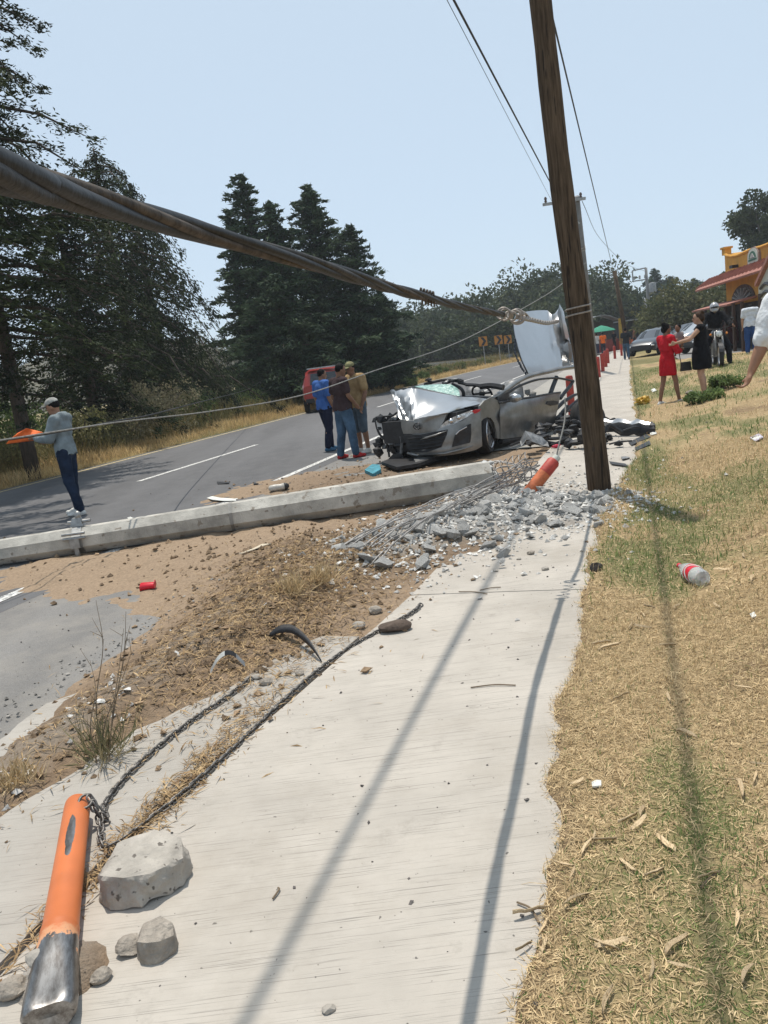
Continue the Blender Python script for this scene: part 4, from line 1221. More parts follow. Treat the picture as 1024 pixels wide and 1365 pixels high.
# ---- bollards
def bollard_mat(name, H, bare):
    m = bpy.data.materials.new(name)
    m.use_nodes = True
    n, l = m.node_tree.nodes, m.node_tree.links
    bs = n['Principled BSDF']
    tc = n.new('ShaderNodeTexCoord')
    sx = n.new('ShaderNodeSeparateXYZ'); l.new(tc.outputs['Object'], sx.inputs[0])
    nz = n.new('ShaderNodeTexNoise'); nz.inputs['Scale'].default_value = 11; nz.inputs['Detail'].default_value = 8; nz.inputs['Roughness'].default_value = 0.7; l.new(tc.outputs['Object'], nz.inputs['Vector'])
    ad = n.new('ShaderNodeMath'); ad.operation = 'MULTIPLY_ADD'; ad.inputs[1].default_value = 0.34; l.new(nz.outputs['Fac'], ad.inputs[0]); l.new(sx.outputs['Z'], ad.inputs[2])
    cr = n.new('ShaderNodeValToRGB'); cr.color_ramp.interpolation = 'CONSTANT'
    e = cr.color_ramp.elements; e[0].position = 0.0; e[0].color = (1, 1, 1, 1); e[1].position = bare + 0.17; e[1].color = (0, 0, 0, 1)
    l.new(ad.outputs[0], cr.inputs[0])
    c2 = n.new('ShaderNodeValToRGB'); e = c2.color_ramp.elements
    e[0].position = bare + 0.19; e[0].color = (0.62, 0.30, 0.15, 1); e[1].position = bare + 0.24; e[1].color = (0.56, 0.155, 0.045, 1)
    l.new(ad.outputs[0], c2.inputs[0])
    hs = n.new('ShaderNodeHueSaturation'); n5 = n.new('ShaderNodeTexNoise'); n5.inputs['Scale'].default_value = 5; n5.inputs['Detail'].default_value = 7; l.new(tc.outputs['Object'], n5.inputs['Vector'])
    mr = n.new('ShaderNodeMapRange'); mr.inputs[1].default_value = .3; mr.inputs[2].default_value = .7; mr.inputs[3].default_value = .82; mr.inputs[4].default_value = 1.12
    l.new(n5.outputs['Fac'], mr.inputs[0]); l.new(mr.outputs[0], hs.inputs['Value']); l.new(c2.outputs[0], hs.inputs['Color'])
    # scrape: a long bare patch on the upper side
    mp = n.new('ShaderNodeMapping'); mp.inputs['Location'].default_value = (0.004, -0.055, -H * 0.72); l.new(tc.outputs['Object'], mp.inputs[0])
    m2 = n.new('ShaderNodeMapping'); m2.inputs['Scale'].default_value = (60, 14, 7.0); l.new(mp.outputs[0], m2.inputs[0])
    ln = n.new('ShaderNodeVectorMath'); ln.operation = 'LENGTH'; l.new(m2.outputs[0], ln.inputs[0])
    a2 = n.new('ShaderNodeMath'); a2.operation = 'MULTIPLY_ADD'; a2.inputs[1].default_value = 0.9; l.new(nz.outputs['Fac'], a2.inputs[0]); l.new(ln.outputs['Value'], a2.inputs[2])
    lt = n.new('ShaderNodeMath'); lt.operation = 'LESS_THAN'; lt.inputs[1].default_value = 1.35; l.new(a2.outputs[0], lt.inputs[0])
    mx0 = n.new('ShaderNodeMath'); mx0.operation = 'MAXIMUM'; l.new(cr.outputs[0], mx0.inputs[0]); l.new(lt.outputs[0], mx0.inputs[1])
    n8 = n.new('ShaderNodeTexNoise'); n8.inputs['Scale'].default_value = 17; n8.inputs['Detail'].default_value = 9; n8.inputs['Roughness'].default_value = .8; l.new(tc.outputs['Object'], n8.inputs['Vector'])
    g8 = n.new('ShaderNodeMath'); g8.operation = 'GREATER_THAN'; g8.inputs[1].default_value = .665; l.new(n8.outputs['Fac'], g8.inputs[0])
    mxs = n.new('ShaderNodeMath'); mxs.operation = 'MAXIMUM'; l.new(mx0.outputs[0], mxs.inputs[0]); l.new(g8.outputs[0], mxs.inputs[1])
    mx = n.new('ShaderNodeMixRGB'); n7 = n.new('ShaderNodeTexNoise'); n7.inputs['Scale'].default_value = 22; n7.inputs['Detail'].default_value = 8; n7.inputs['Roughness'].default_value = .75; r7 = n.new('ShaderNodeValToRGB'); r7.color_ramp.elements[0].position = .35; r7.color_ramp.elements[0].color = (.10, .085, .075, 1); r7.color_ramp.elements[1].position = .62; r7.color_ramp.elements[1].color = (.36, .355, .35, 1); m7 = n.new('ShaderNodeMapping'); m7.inputs['Scale'].default_value = (1, 1, .25); l.new(tc.outputs['Object'], m7.inputs[0]); l.new(m7.outputs[0], n7.inputs['Vector']); l.new(n7.outputs['Fac'], r7.inputs[0]); l.new(r7.outputs[0], mx.inputs[2]); l.new(mxs.outputs[0], mx.inputs[0]); l.new(hs.outputs[0], mx.inputs[1])
    l.new(mx.outputs[0], bs.inputs['Base Color'])
    mm = n.new('ShaderNodeMath'); mm.operation = 'MULTIPLY'; mm.inputs[1].default_value = 0.97; l.new(mxs.outputs[0], mm.inputs[0]); l.new(mm.outputs[0], bs.inputs['Metallic'])
    mr2 = n.new('ShaderNodeMapRange'); mr2.inputs[3].default_value = 0.5; mr2.inputs[4].default_value = 0.36; l.new(mxs.outputs[0], mr2.inputs[0]); l.new(mr2.outputs[0], bs.inputs['Roughness'])
    bp = n.new('ShaderNodeBump'); bp.inputs['Strength'].default_value = 0.25; bp.inputs['Distance'].default_value = 0.006; bp.invert = True
    l.new(mxs.outputs[0], bp.inputs['Height']); l.new(bp.outputs[0], bs.inputs['Normal'])
    return m
A0, A1 = gp(74, 1392), gp(110, 1098)
ax1 = (A1 - A0); Hb = ax1.length; ax1.normalize()
boll = thing('bollard', 'orange steel bollard knocked flat, its bare metal foot scraped, chain at its head', 'bollard', A0 + Vector((0, 0, 0.088)))
xx = Vector((0, 0, 1)).cross(ax1).normalized()
yy = ax1.cross(xx).normalized()
boll.rotation_euler = Matrix((xx, yy, ax1)).transposed().to_euler()
mb = MB()
prof = [(0.010, 0.012), (0.036, 0.004), (0.056, 0.0), (0.063, 0.012), (0.065, 0.05), (0.062, 0.16), (0.056, 0.27), (0.0535, 0.30), (0.0555, 0.31), (0.0555, 0.325), (0.0525, 0.335), (0.051, 0.5), (0.049, 0.75), (0.048, Hb - 0.04), (0.046, Hb - 0.012), (0.036, Hb + 0.004), (0.018, Hb + 0.010), (0.004, Hb + 0.011)]
mb.lathe(prof, seg=36)
for v_ in mb.v:   # crushed foot: dented in on the upper side
    if v_.z < 0.27 and v_.y > 0:
        k = math.exp(-((v_.z - 0.06) / 0.10) ** 2) * math.exp(-(v_.x / 0.05) ** 2)
        v_.y -= 0.040 * k
    if v_.z < 0.2:
        v_.x *= 1 + 0.10 * (1 - v_.z / 0.2)
part(boll, 'shaft', mb, bollard_mat('scraped_orange_paint', Hb, 0.24), sa=50, local=True)
M_chain = pm('rusty_chain', (0.16, 0.15, 0.14), var=0.35, scale=60, rough=0.5, bump=0.3, metal=0.7, rnd=0.2)
P = [Vector((-0.040 - 0.024 * math.cos(a), 0.04 + 0.012 * math.sin(a), Hb - 0.08 + 0.028 * math.sin(a))) for a in np.linspace(0, 6.283, 19)]
part(boll, 'eye_ring', MB().tube(P, 0.0055, 6), M_chain, smooth=True, local=True)

def chain(label, pts):
    P = smooth_path(pts, 14)
    root = thing('chain', label, 'chain', (pts[0].x, pts[0].y, 0), 0, 'fallen barrier chains')
    # oval link
    lm = MB()
    ring = []
    for i in range(14):
        a = 2 * math.pi * i / 14
        ring.append(Vector(((0.0115 if math.cos(a) > 0 else -0.0115) + 0.0105 * math.cos(a), 0.0125 * math.sin(a), 0)))
    lm.tube(ring + [ring[0]], 0.0042, 6, False)
    me = lm.mesh('link', M_chain, True)
    d_acc, k = 0.0, 0
    last = P[0]
    for a, b in zip(P, P[1:]):
        L = (b - a).length
        while d_acc <= L:
            p = a.lerp(b, d_acc / L); d = (b - a).normalized()
            o = link('link', me, root)
            uu, vv = frame_of(d)
            roll = (0.35 if k % 2 == 0 else 0.35 + math.pi / 2) + 0.25 * math.sin(k * 1.7)
            y_ = uu * math.cos(roll) + vv * math.sin(roll)
            z_ = d.cross(y_).normalized()
            M = Matrix((d, y_, z_)).transposed().to_4x4()
            M.translation = p - root.location
            o.matrix_local = M
            d_acc += 0.0275; k += 1
        d_acc -= L
    return root
def lay(pxs, dz=0.011):
    out = []
    for px, py in pxs:
        p = gp(px, py, 0.03); p.z = surf(p) + dz; out.append(p)
    return out
hook = boll.matrix_basis @ Vector((-0.060, 0.040, Hb - 0.08))
pa = lay([(150, 1120), (142, 1095), (140, 1075), (165, 1040), (205, 1002), (255, 962), (300, 932), (335, 905)])
chain('shorter chain running from the flattened bollard up into the earth heap', [hook + Vector((0, 0, 0.0))] + pa[1:])
pb = lay([(138, 1128), (162, 1122), (205, 1090), (252, 1055), (330, 982), (400, 915), (465, 865), (545, 822), (562, 808)])
chain('longer chain lying along the sidewalk edge up to the brick', [hook + Vector((0.01, -0.01, -0.02)), hook + Vector((0.03, -0.03, -0.07))] + pb)

M_bred = pm('bollard_red', (0.38, 0.05, 0.035), var=0.25, scale=9, rough=0.55, bump=0.2)
M_bor = pm('bollard_orange', (0.50, 0.135, 0.05), var=0.25, scale=9, rough=0.55, bump=0.3)
M_wht = pm('white_paint', (0.62, 0.62, 0.58), var=0.15, scale=9, rough=0.6, bump=0.1)
def bollard(label, p, top, r, mats, name='bollard', group=None, collar=True):
    root = thing(name, label, 'bollard', p, 0, group)
    d = (top - p); L = d.length; d.normalize(); uu, vv = frame_of(d)
    M = Matrix((uu, d.cross(uu), d)).transposed().to_4x4(); M.translation = p
    part(root, 'shaft', MB().lathe([(r, -0.05), (r, L * 0.72)], M, 18), mats[0], sa=40)
    part(root, 'cap', MB().lathe([(r * 1.01, L * 0.72), (r * 1.01, L * .95), (r * .8, L * .99), (r * .1, L)], M, 18), mats[1], sa=40)
    if collar:
        part(root, 'ring', MB().lathe([(r * .55, L * .97), (r * .60, L * 1.03), (r * .55, L * 1.07), (r * .2, L * 1.08)], M, 12), mats[2], sa=40)
    return root
p = gp(690, 676); p.z = 0.0
bollard('orange bollard with a red head, leaning out of the rubble by the broken pole', p, at(740, 613, 7.75), 0.066, (M_bor, M_bred, pm('pale_grommet', (0.45, 0.47, 0.42))))
wire('pale bent wire rising from the red head of the leaning bollard', [at(741, 612, 7.75), at(746, 590, 7.8), at(752, 566, 7.9), at(754, 545, 8.0), at(753, 530, 8.05)], 0.009, M_wg, 'guy_wire', None)
lab = ['red bollard beside the torn rear of the wreck', 'nearest of the red bollards in the row beyond the leaning pole', 'second red bollard of the row beyond the leaning pole', 'third red bollard of the row beyond the leaning pole', 'fourth red bollard of the row beyond the leaning pole', 'red bollard in the row just before the walking man', 'farthest red bollard of the row, left of the walking man']
for i, (px, py) in enumerate([(763, 556), (798.5, 504), (804, 496), (808, 490), (811, 485), (820, 479), (829, 475)]):
    p = gp(px, py)
    bollard(lab[i], p, p + Vector((0, 0, 0.78 if i else 0.85)), 0.075, (M_bred, M_bred, M_bred), group='red bollards along the sidewalk', collar=False)

# ---- distant posts
def post(name, label, base, top, r0, r1, mat, seg=10, group='posts along the sidewalk'):
    root = thing(name, label, 'utility pole', (base.x, base.y, 0), 0, group)
    part(root, 'shaft', MB().tube([base, base.lerp(top, .5), top], [r0, (r0 + r1) / 2, r1], seg), mat, smooth=True)
    return root
tp = at(769, 262, 31); bp_ = Vector((tp.x, tp.y, 0)); bq = gp(793, 494); bp_ = Vector((bq.x, bq.y, 0))
M_postc = pm('grey_post', (0.20, 0.20, 0.20), var=0.15, scale=4, rough=0.9, bump=0.2)
root = post('utility_pole', 'grey concrete utility pole with a crossarm, seen just right of the leaning pole', bp_, tp, 0.17, 0.10, M_postc)
c = tp + Vector((-0.35, 0, -0.12))
part(root, 'crossarm', MB().bar(c + Vector((-0.95, 0.1, 0)), c + Vector((0.65, -0.1, 0)), 0.10, 0.10), M_galv)
for k in (-0.85, 0.05, 0.5):
    part(root, 'insulator', MB().lathe([(0.03, 0), (0.06, .04), (0.035, .08), (0.06, .13), (0.03, .2)], Matrix.Translation(c + Vector((k, 0, 0.05))), 10), pm('insulator_brown', (0.10, 0.07, 0.06)), sa=60)
part(root, 'brace', MB().bar(c + Vector((-0.5, 0.05, 0)), tp + Vector((0.02, -0.05, -1.0)), 0.05, 0.05), M_galv)
for dz in (2.05, 2.15):
    part(root, 'steel_band', MB().tube([tp + (bp_ - tp).normalized() * dz, tp + (bp_ - tp).normalized() * (dz + .05)], 0.135, 10), M_galv)
tp = at(861, 357, 80); bq = at(868.5, 458, 80)
root = post('utility_pole', 'distant transformer pole with a square bracket near its top', Vector((bq.x, bq.y, 0)), tp, 0.20, 0.13, M_postc)
part(root, 'bracket', MB().bar(tp, at(843, 361, 80), .12, .12).bar(at(843, 361, 80), at(844, 375, 80), .1, .1).bar(at(844, 375, 80), at(865, 372, 80), .12, .12), M_galv)
for k in range(3):
    part(root, 'insulator', MB().lathe([(0.06, 0), (0.12, .08), (0.07, .16), (0.11, .26), (0.05, .36)], Matrix.Translation(at(846 + 7 * k, 373 - k, 80)), 8), M_galv)
tq = at(866, 384, 79.6)
part(root, 'transformer', MB().lathe([(0.28, -0.45), (0.34, -0.42), (0.34, 0.40), (0.30, 0.46), (0.1, 0.5)], Matrix.Translation(tq + Vector((0.2, -0.3, 0))), 14), pm('transformer_grey', (0.26, 0.27, 0.28)), sa=40)
tp = at(819, 361, 47); bq = gp(833, 478)
post('wooden_post', 'slim dark wooden post leaning above the walking man', Vector((tp.x + 0.55, tp.y, 0)), tp, 0.14, 0.11, M_wood)
tp = at(884, 388, 75)
post('steel_post', 'thin grey post left of the olive bush', Vector((tp.x + 0.2, tp.y, 0)), tp, 0.10, 0.09, M_postc)
tp = at(860, 398, 90)
post('steel_post', 'thin grey post just left of the transformer pole', Vector((tp.x + 0.2, tp.y, 0)), tp, 0.11, 0.1, M_postc)
# ================================================================== THE WRECKED CAR
CW = Vector((1.74, 11.94, 0.0))                      # contact of the driver-side front wheel
_ps = R(37)
CBk = Vector((math.sin(_ps), math.cos(_ps), 0))      # rearward
CLf = Vector((math.cos(_ps), -math.sin(_ps), 0))     # toward the driver's side
CO = CW - CLf * 0.78
car = thing('wrecked_car', 'silver car with crushed front, roof peeled upright and rear torn off', 'car', CO, math.atan2(-CBk.y, -CBk.x))
def to_l(p):
    q = p - CO
    return Vector((-q.dot(CBk), q.dot(CLf), q.z))
_co = to_l(Vector((0, 0, CAM_H)))
def cray(px, py):
    d = ray(px, py)
    return Vector((-d.dot(CBk), d.dot(CLf), d.z))
def cpl(px, py, axis, val):
    d = cray(px, py); k = (val - _co[axis]) / d[axis]
    return _co + d * k
def cfr(px, py, off=0.0):
    X = 0.85
    for _ in range(10):
        p = cpl(px, py, 0, X)
        X = 0.90 + off - 0.34 * min(1.2, abs(p.y) / 0.87) ** 3.2
    return p
cA = lambda x, y: (500 + x / 6.827, 470 + y / 6.827)
cB = lambda x, y: (640 + x / 6.205, 400 + y / 6.205)
M_silver = pm('silver_car_paint', (0.43, 0.435, 0.44), var=0.05, scale=3, rough=0.30, bump=0.06, bscale=9, metal=0.88, clear=0.6, dist=0.02, coat_rough=0.12)
M_silverd = pm('dark_silver_paint', (0.225, 0.222, 0.215), var=0.25, scale=4, rough=0.42, bump=0.12, bscale=9, metal=0.8, clear=0.3, dist=0.02, coat_rough=0.2)  # darker, rougher tone of the car's silver
M_glassb = pm('shattered_glass', (0.16, 0.36, 0.31), var=0.35, scale=16, rough=0.18, bump=0.9, bscale=55, spec=0.8, dist=0.01, col2=(0.42, 0.62, 0.55))
M_lamp = pm('headlamp_glass', (0.55, 0.57, 0.58), var=0.5, scale=26, rough=0.12, bump=0.5, bscale=40, spec=0.8, clear=0.8)
M_redp = pm('red_lens', (0.42, 0.02, 0.03), var=0.2, rough=0.25, bump=0.1)
M_alloy = pm('alloy_rim', (0.52, 0.52, 0.53), var=0.1, rough=0.32, metal=0.9, bump=0.05)
M_grey = pm('grey_metal_scrap', (0.20, 0.20, 0.20), var=0.4, scale=7, rough=0.5, bump=0.5, bscale=14, metal=0.5, dist=0.03)
M_tyre = pm('tyre_rubber', (0.022, 0.021, 0.021), var=0.3, scale=20, rough=0.85, bump=0.4, bscale=60)

def subgrid(P, n):
    """bilinear refinement of a control grid"""
    h, w = len(P), len(P[0]); out = []
    for i in range((h - 1) * n + 1):
        a = min(i // n, h - 2); f = i / n - a; row = []
        for j in range((w - 1) * n + 1):
            b = min(j // n, w - 2); g = j / n - b
            row.append((P[a][b] * (1 - f) + P[a + 1][b] * f) * (1 - g) + (P[a][b + 1] * (1 - f) + P[a + 1][b + 1] * f) * g)
        out.append(row)
    return out
# bonnet, folded up on the passenger side
cols = [[(232, 605, .78), (205, 520, .66), (165, 420, .55), (135, 345, .42)], [(290, 612, .84), (245, 520, .70), (218, 430, .57), (203, 345, .40)],
        [(340, 615, .87), (332, 510, .76), (326, 410, .60), (322, 322, .38)], [(362, 608, .875), (385, 520, .72), (388, 420, .55), (385, 328, .33)],
        [(430, 590, .87), (500, 530, .68), (480, 430, .45), (440, 342, .22)], [(540, 570, .86), (570, 510, .62), (575, 440, .35), (570, 366, .05)],
        [(660, 545, .80), (710, 503, .50), (745, 450, .20), (762, 400, -.12)], [(730, 515, .62), (820, 482, .32), (900, 447, .05), (935, 409, -.30)],
        [(800, 500, .45), (905, 479, .18), (985, 457, -.10), (1014, 420, -.38)]]
G = [[cpl(*cA(x, y), 0, X) for (x, y, X) in c] for c in cols]
G = subgrid(G, 4)
for i, row in enumerate(G):
    for j, p in enumerate(row):
        k = max(0.12, 1 - i / 17)
        p.x += 0.055 * k * noise.noise(Vector((i * 0.9, j * 0.35, 3)))
        p.z += 0.035 * k * noise.noise(Vector((i * 0.8, j * 0.3, 8)))
mb = MB().grid(G, thick=0.012)
hood = part(car, 'bonnet', mb, M_silver, sa=32, local=True)
# nose panel with its badge
nose = [cfr(*cA(*q), 0.012) for q in [(232, 610), (300, 618), (352, 618), (380, 606), (470, 590), (560, 575), (650, 562), (630, 615), (605, 662), (562, 716), (450, 732), (345, 743), (258, 738), (240, 680)]]
cen = sum(nose, Vector()) / len(nose) + Vector((0.035, 0, 0))
mb = MB()
o = len(nose)
mb.add(nose + [cen] + [p - Vector((0.05, 0, 0)) for p in nose], [(i, (i + 1) % o, o) for i in range(o)] + [(i, i + o + 1, (i + 1) % o + o + 1, (i + 1) % o) for i in range(o)])
part(car, 'nose_panel', mb, M_silverd, sa=50, local=True)
bc = cfr(*cA(382, 672), 0.05)
P = [bc + Vector((0.006 * math.cos(a * 2), 0.058 * math.cos(a), 0.046 * math.sin(a))) for a in np.linspace(0, 6.283, 25)]
mb = MB().tube(P, 0.007, 6)
mb.tube([bc + Vector((0.0, -0.05, 0.012)), bc + Vector((0.004, -0.022, 0.008)), bc + Vector((0.006, 0, -0.022)), bc + Vector((0.004, 0.022, 0.008)), bc + Vector((0, 0.05, 0.012))], 0.0075, 6)
part(car, 'badge', mb, pm('dark_chrome', (0.06, 0.06, 0.065), rough=0.25, metal=0.9, bump=0), local=True, smooth=True)
# front bumper skin
up = [(345, 745), (450, 735), (565, 718), (584, 690), (690, 656), (800, 618), (868, 562), (915, 545), (958, 522)]
lo = [(330, 915), (440, 925), (545, 932), (640, 935), (720, 925), (800, 910), (870, 896), (925, 880), (972, 850)]
G = []
for r_ in range(7):
    f = r_ / 6
    row = []
    for (a, b) in zip(up, lo):
        p = cfr(*cA(a[0] + (b[0] - a[0]) * f, a[1] + (b[1] - a[1]) * f), 0.03 * math.sin(f * math.pi) + 0.02 * (f > 0.8))
        row.append(p)
    G.append(row)
G = subgrid(G, 2)
bump = part(car, 'front_bumper', MB().grid(G, thick=-0.012), M_silverd, sa=40, local=True)
def facepoly(pts, off, thick, cvt=cA):
    p = [cfr(*cvt(*q), off) for q in pts]
    return MB().prism(p, (1, 0, 0), -thick)
gr = part(car, 'grille', facepoly([(268, 752), (400, 748), (650, 702), (646, 742), (625, 800), (596, 862), (470, 908), (330, 908), (285, 862)], 0.062, 0.06), M_blk, local=True)
for k in range(4):
    y0 = 775 + 32 * k
    part(gr, 'grille_bar', MB().tube([cfr(*cA(300 + 5 * k, y0 + 8), 0.072), cfr(*cA(450, y0 - 4), 0.082), cfr(*cA(628 - 9 * k, y0 - 26), 0.075)], 0.010, 5), M_blk, local=True)
part(car, 'bumper_blade', MB().tube([cfr(*cA(415, 792), 0.08), cfr(*cA(470, 775), 0.09), cfr(*cA(560, 748), 0.09), cfr(*cA(652, 712), 0.085)], [0.012, 0.028, 0.026, 0.010], 8, flat=0.6), M_silverd, local=True, smooth=True)
fog = part(car, 'fog_lamp_recess', facepoly([(728, 752), (765, 706), (862, 650), (866, 740), (856, 822), (698, 862)], 0.085, 0.05), M_blk, local=True)
part(fog, 'trim', MB().tube([cfr(*cA(735, 745), 0.09), cfr(*cA(768, 712), 0.095), cfr(*cA(835, 676), 0.09)], 0.009, 6), M_alloy, local=True)
part(car, 'bumper_lip', MB().tube([cfr(*cA(480, 925), 0.05), cfr(*cA(640, 918), 0.07), cfr(*cA(770, 885), 0.075), cfr(*cA(890, 850), 0.06)], [0.012, 0.03, 0.034, 0.014], 8, flat=0.6), M_silverd, local=True, smooth=True)
hl = part(car, 'headlight', facepoly([(600, 668), (640, 628), (700, 592), (780, 560), (862, 530), (905, 534), (880, 560), (830, 592), (720, 652), (585, 692)], 0.02, 0.06), M_lamp, local=True)
part(hl, 'indicator', facepoly([(880, 532), (905, 520), (955, 515), (955, 545), (905, 556)], 0.032, 0.03), M_redp, local=True)
for (x, y, r_) in ((690, 622, .045), (760, 590, .04)):
    c = cfr(*cA(x, y), 0.015)
    part(hl, 'reflector', MB().ell(c, (0.03, r_, r_ * .9), 2), pm('chrome', (0.7, 0.7, 0.7), rough=0.12, metal=1.0, bump=0), smooth=True, local=True)
# dark gap under the bonnet edge and the smashed passenger-side corner
rr_ = random.Random(3)
mb = MB()
mb.box((0.30, -0.02, 0.50), (0.85, 1.30, 0.34)).box((0.42, 0.42, 0.66), (0.60, 0.55, 0.16)).box((-0.1, 0.55, 0.62), (0.6, 0.45, 0.28))
part(car, 'engine_bay', mb, M_blk, local=True)
for k in range(30):
    c = cpl(*cA(rr_.uniform(20, 240), rr_.uniform(590, 930)), 0, rr_.uniform(0.40, 0.66))
    part(car, 'mangled_piece', MB().ell(c, (rr_.uniform(.03, .10), rr_.uniform(.03, .09), rr_.uniform(.03, .10)), 1, rz3(rr_.uniform(0, 3)), nz=0.8, nf=2.5, seed=k), M_blk if k % 5 else M_grey, local=True)
mb = MB().tube(smooth_path([cpl(*cA(*q), 0, .60) for q in [(8, 590), (12, 660), (40, 740), (95, 800), (120, 880), (130, 950)]], 5), 0.018, 6)
mb.tube(smooth_path([cpl(*cA(*q), 0, .60) for q in [(8, 590), (80, 582), (160, 572), (200, 545)]], 5), 0.016, 6)
part(car, 'bent_frame_rail', mb, M_blk, local=True, smooth=True)
part(car, 'crushed_headlight', MB().prism([cpl(*cA(*q), 0, .62) for q in [(18, 620), (50, 610), (70, 655), (105, 690), (95, 720), (60, 715), (30, 690)]], (1, 0.1, 0), 0.03), pm('pale_lamp_shell', (0.5, 0.5, 0.5), var=.3, rough=.3), local=True)
part(car, 'radiator_bracket', MB().tube([cpl(*cA(*q), 0, .70) for q in [(235, 760), (245, 830), (240, 915)]], 0.028, 6), M_grey, local=True)
part(car, 'hanging_tray', MB().prism([cpl(*cA(*q), 0, .66) for q in [(170, 920), (255, 912), (262, 950), (90, 1030), (120, 975)]], (1, 0, 0), 0.02), M_blk, local=True)
part(car, 'broken_lip', MB().tube([cfr(*cA(*q), 0.03) for q in [(295, 915), (340, 925), (395, 938)]], [0.02, 0.03, 0.012], 6), M_silverd, local=True)
# driver-side wing
wing = [(640, 541), (646, 534), (655, 529.5), (663, 533), (666.2, 541), (666.2, 585), (662.8, 584), (661.4, 573), (658.5, 563), (654.5, 557.2), (649.5, 556), (644.5, 558.5), (640.5, 563), (640, 552)]
part(car, 'front_wing', MB().prism([cpl(*q, 1, 0.875) for q in wing], (0, 1, 0), -0.03), M_silverd, local=True)
part(car, 'arch_liner', MB().prism([cpl(*q, 1, 0.85) for q in [(640.5, 561), (649.5, 555), (656, 558), (662, 573), (663.5, 586), (659, 575), (652, 563), (643, 567), (641, 572)]], (0, 1, 0), -0.28), M_blk, local=True)
# door
tp_ = [(666.8, 536.5), (675, 534.6), (686, 532.6), (698, 530.4), (712, 528), (726, 525.6), (738, 523.8), (748, 523.2)]
bt_ = [(667.2, 585.2), (676, 584.6), (686, 583.2), (698, 581.4), (709, 579.6), (720, 577.6), (730, 576.2), (737, 575.5)]
G = []
for r_ in range(9):
    f = r_ / 8
    row = []
    for q, (a, b) in enumerate(zip(tp_, bt_)):
        bul = 0.05 * math.sin(math.pi * min(1, f * 1.25)) - 0.05 * max(0, f - 0.75) + 0.03 * noise.noise(Vector((q * .6, f * 4, 2)))
        bul -= 0.10 * max(0, (q - 4) / 3) * f
        row.append(cpl(a[0] + (b[0] - a[0]) * f, a[1] + (b[1] - a[1]) * f, 1, 0.86 + bul))
    G.append(row)
door = part(car, 'door', MB().grid(subgrid(G, 2), thick=0.012), M_silverd, sa=45, local=True)
P = [cpl(*cB(*q), 1, 0.90) for q in [(548, 860), (560, 838), (610, 830), (655, 840), (648, 862), (600, 872)]]
part(door, 'door_handle', MB().prism(P, (0, 1, 0), -0.05), M_blk, local=True)
part(door, 'window_frame', MB().tube(smooth_path([cpl(*q, 1, 0.80) for q in [(664, 534), (675, 525.5), (686, 518), (697, 512.5), (717, 506), (740, 504), (753, 505.5), (764, 508)]], 4), 0.021, 6), M_blk, local=True, smooth=True)
part(door, 'window_sill', MB().tube([cpl(*q, 1, 0.865) for q in [(664, 537), (698, 531), (735, 524.5), (747, 523)]], 0.018, 6), M_blk, local=True)
part(door, 'quarter_trim', MB().prism([cpl(*cB(*q), 1, 0.845) for q in [(150, 800), (240, 752), (235, 830), (150, 838)]], (0, 1, 0), -0.02), M_blk, local=True)
mir = part(door, 'wing_mirror', MB().ell(cpl(686.5, 530.5, 1, 1.0), (0.07, 0.115, 0.075), 2, nz=0.1), M_silver, local=True, smooth=True)
# pillars and roof rail
part(car, 'roof_rail', MB().tube(smooth_path([cpl(*q, 1, 0.76) for q in [(655, 531), (663, 527), (676, 518), (690, 508.5), (703, 502.2), (716, 498.6), (730, 495.6), (748, 491.5), (767, 489)]], 4), [0.05] * 33, 8, flat=0.8), M_silverd, local=True, smooth=True)
part(car, 'centre_pillar', MB().tube([cpl(742, 503, 1, 0.74), cpl(738, 513, 1, 0.76), cpl(734, 524, 1, 0.78), cpl(730, 552, 1, 0.78), cpl(727, 574, 1, 0.78)], 0.045, 6), M_blk, local=True)
part(car, 'rear_door_frame', MB().tube([cpl(*q, 1, 0.80) for q in [(764, 508), (760, 515), (753, 523), (747, 531)]], 0.035, 6), M_blk, local=True)
part(car, 'torn_sill', MB().tube([cpl(*q, 1, 0.78) for q in [(667, 588), (700, 584), (740, 578)]], 0.05, 6), M_blk, local=True)
for pts in ([(738, 548), (752, 535), (765, 527), (773, 524)], [(750, 552), (762, 541), (772, 532)], [(744, 560), (750, 549), (757, 541)], [(742, 575), (746, 560), (752, 556)]):
    part(car, 'torn_strut', MB().tube([cpl(*q, 1, 0.74 + 0.03 * i) for i, q in enumerate(pts)], [0.04, 0.035, 0.03, 0.012][:len(pts)], 6), M_blk, local=True)
# peeled roof panel, standing on the rail
lft = [(706, 500.5), (700, 488), (695, 476), (691, 463), (688, 450), (686, 438), (685.5, 428), (688, 418)]
rgt = [(765, 488), (764, 478), (763, 468), (760, 457), (756, 447), (754, 437), (753, 424), (751, 414)]
mid_top = 413.5
G = []
for a, b in zip(lft, rgt):
    row = []
    for k in range(13):
        f = k / 12
        y = a[1] + (b[1] - a[1]) * f
        if a[1] < 420: y = 418 - 4.5 * math.sin(f * math.pi * .9) + (6 * math.sin((f - .7) * 20) if f > .72 else 0)
        if a[1] > 499: y = 500.5 - 12.5 * f - 3.0 * math.sin(f * math.pi)
        yb = 0.70 - 0.55 * max(0, (497 - y) / 85) ** 1.3 + 0.05 * math.sin(f * 3.1) + 0.012 * noise.noise(Vector((f * 5, y * 0.05, 0)))
        if f > 0.70:
            yb += 0.10 * math.sin((f - 0.70) * 26) * (0.7 + 0.5 * noise.noise(Vector((f * 9, y * .08, 4))))
        row.append(cpl(a[0] + (b[0] - a[0]) * f, y, 1, yb))
    G.append(row)
roof = part(car, 'peeled_roof', MB().grid(subgrid(G, 3), thick=-0.012), M_silver, sa=50, local=True)
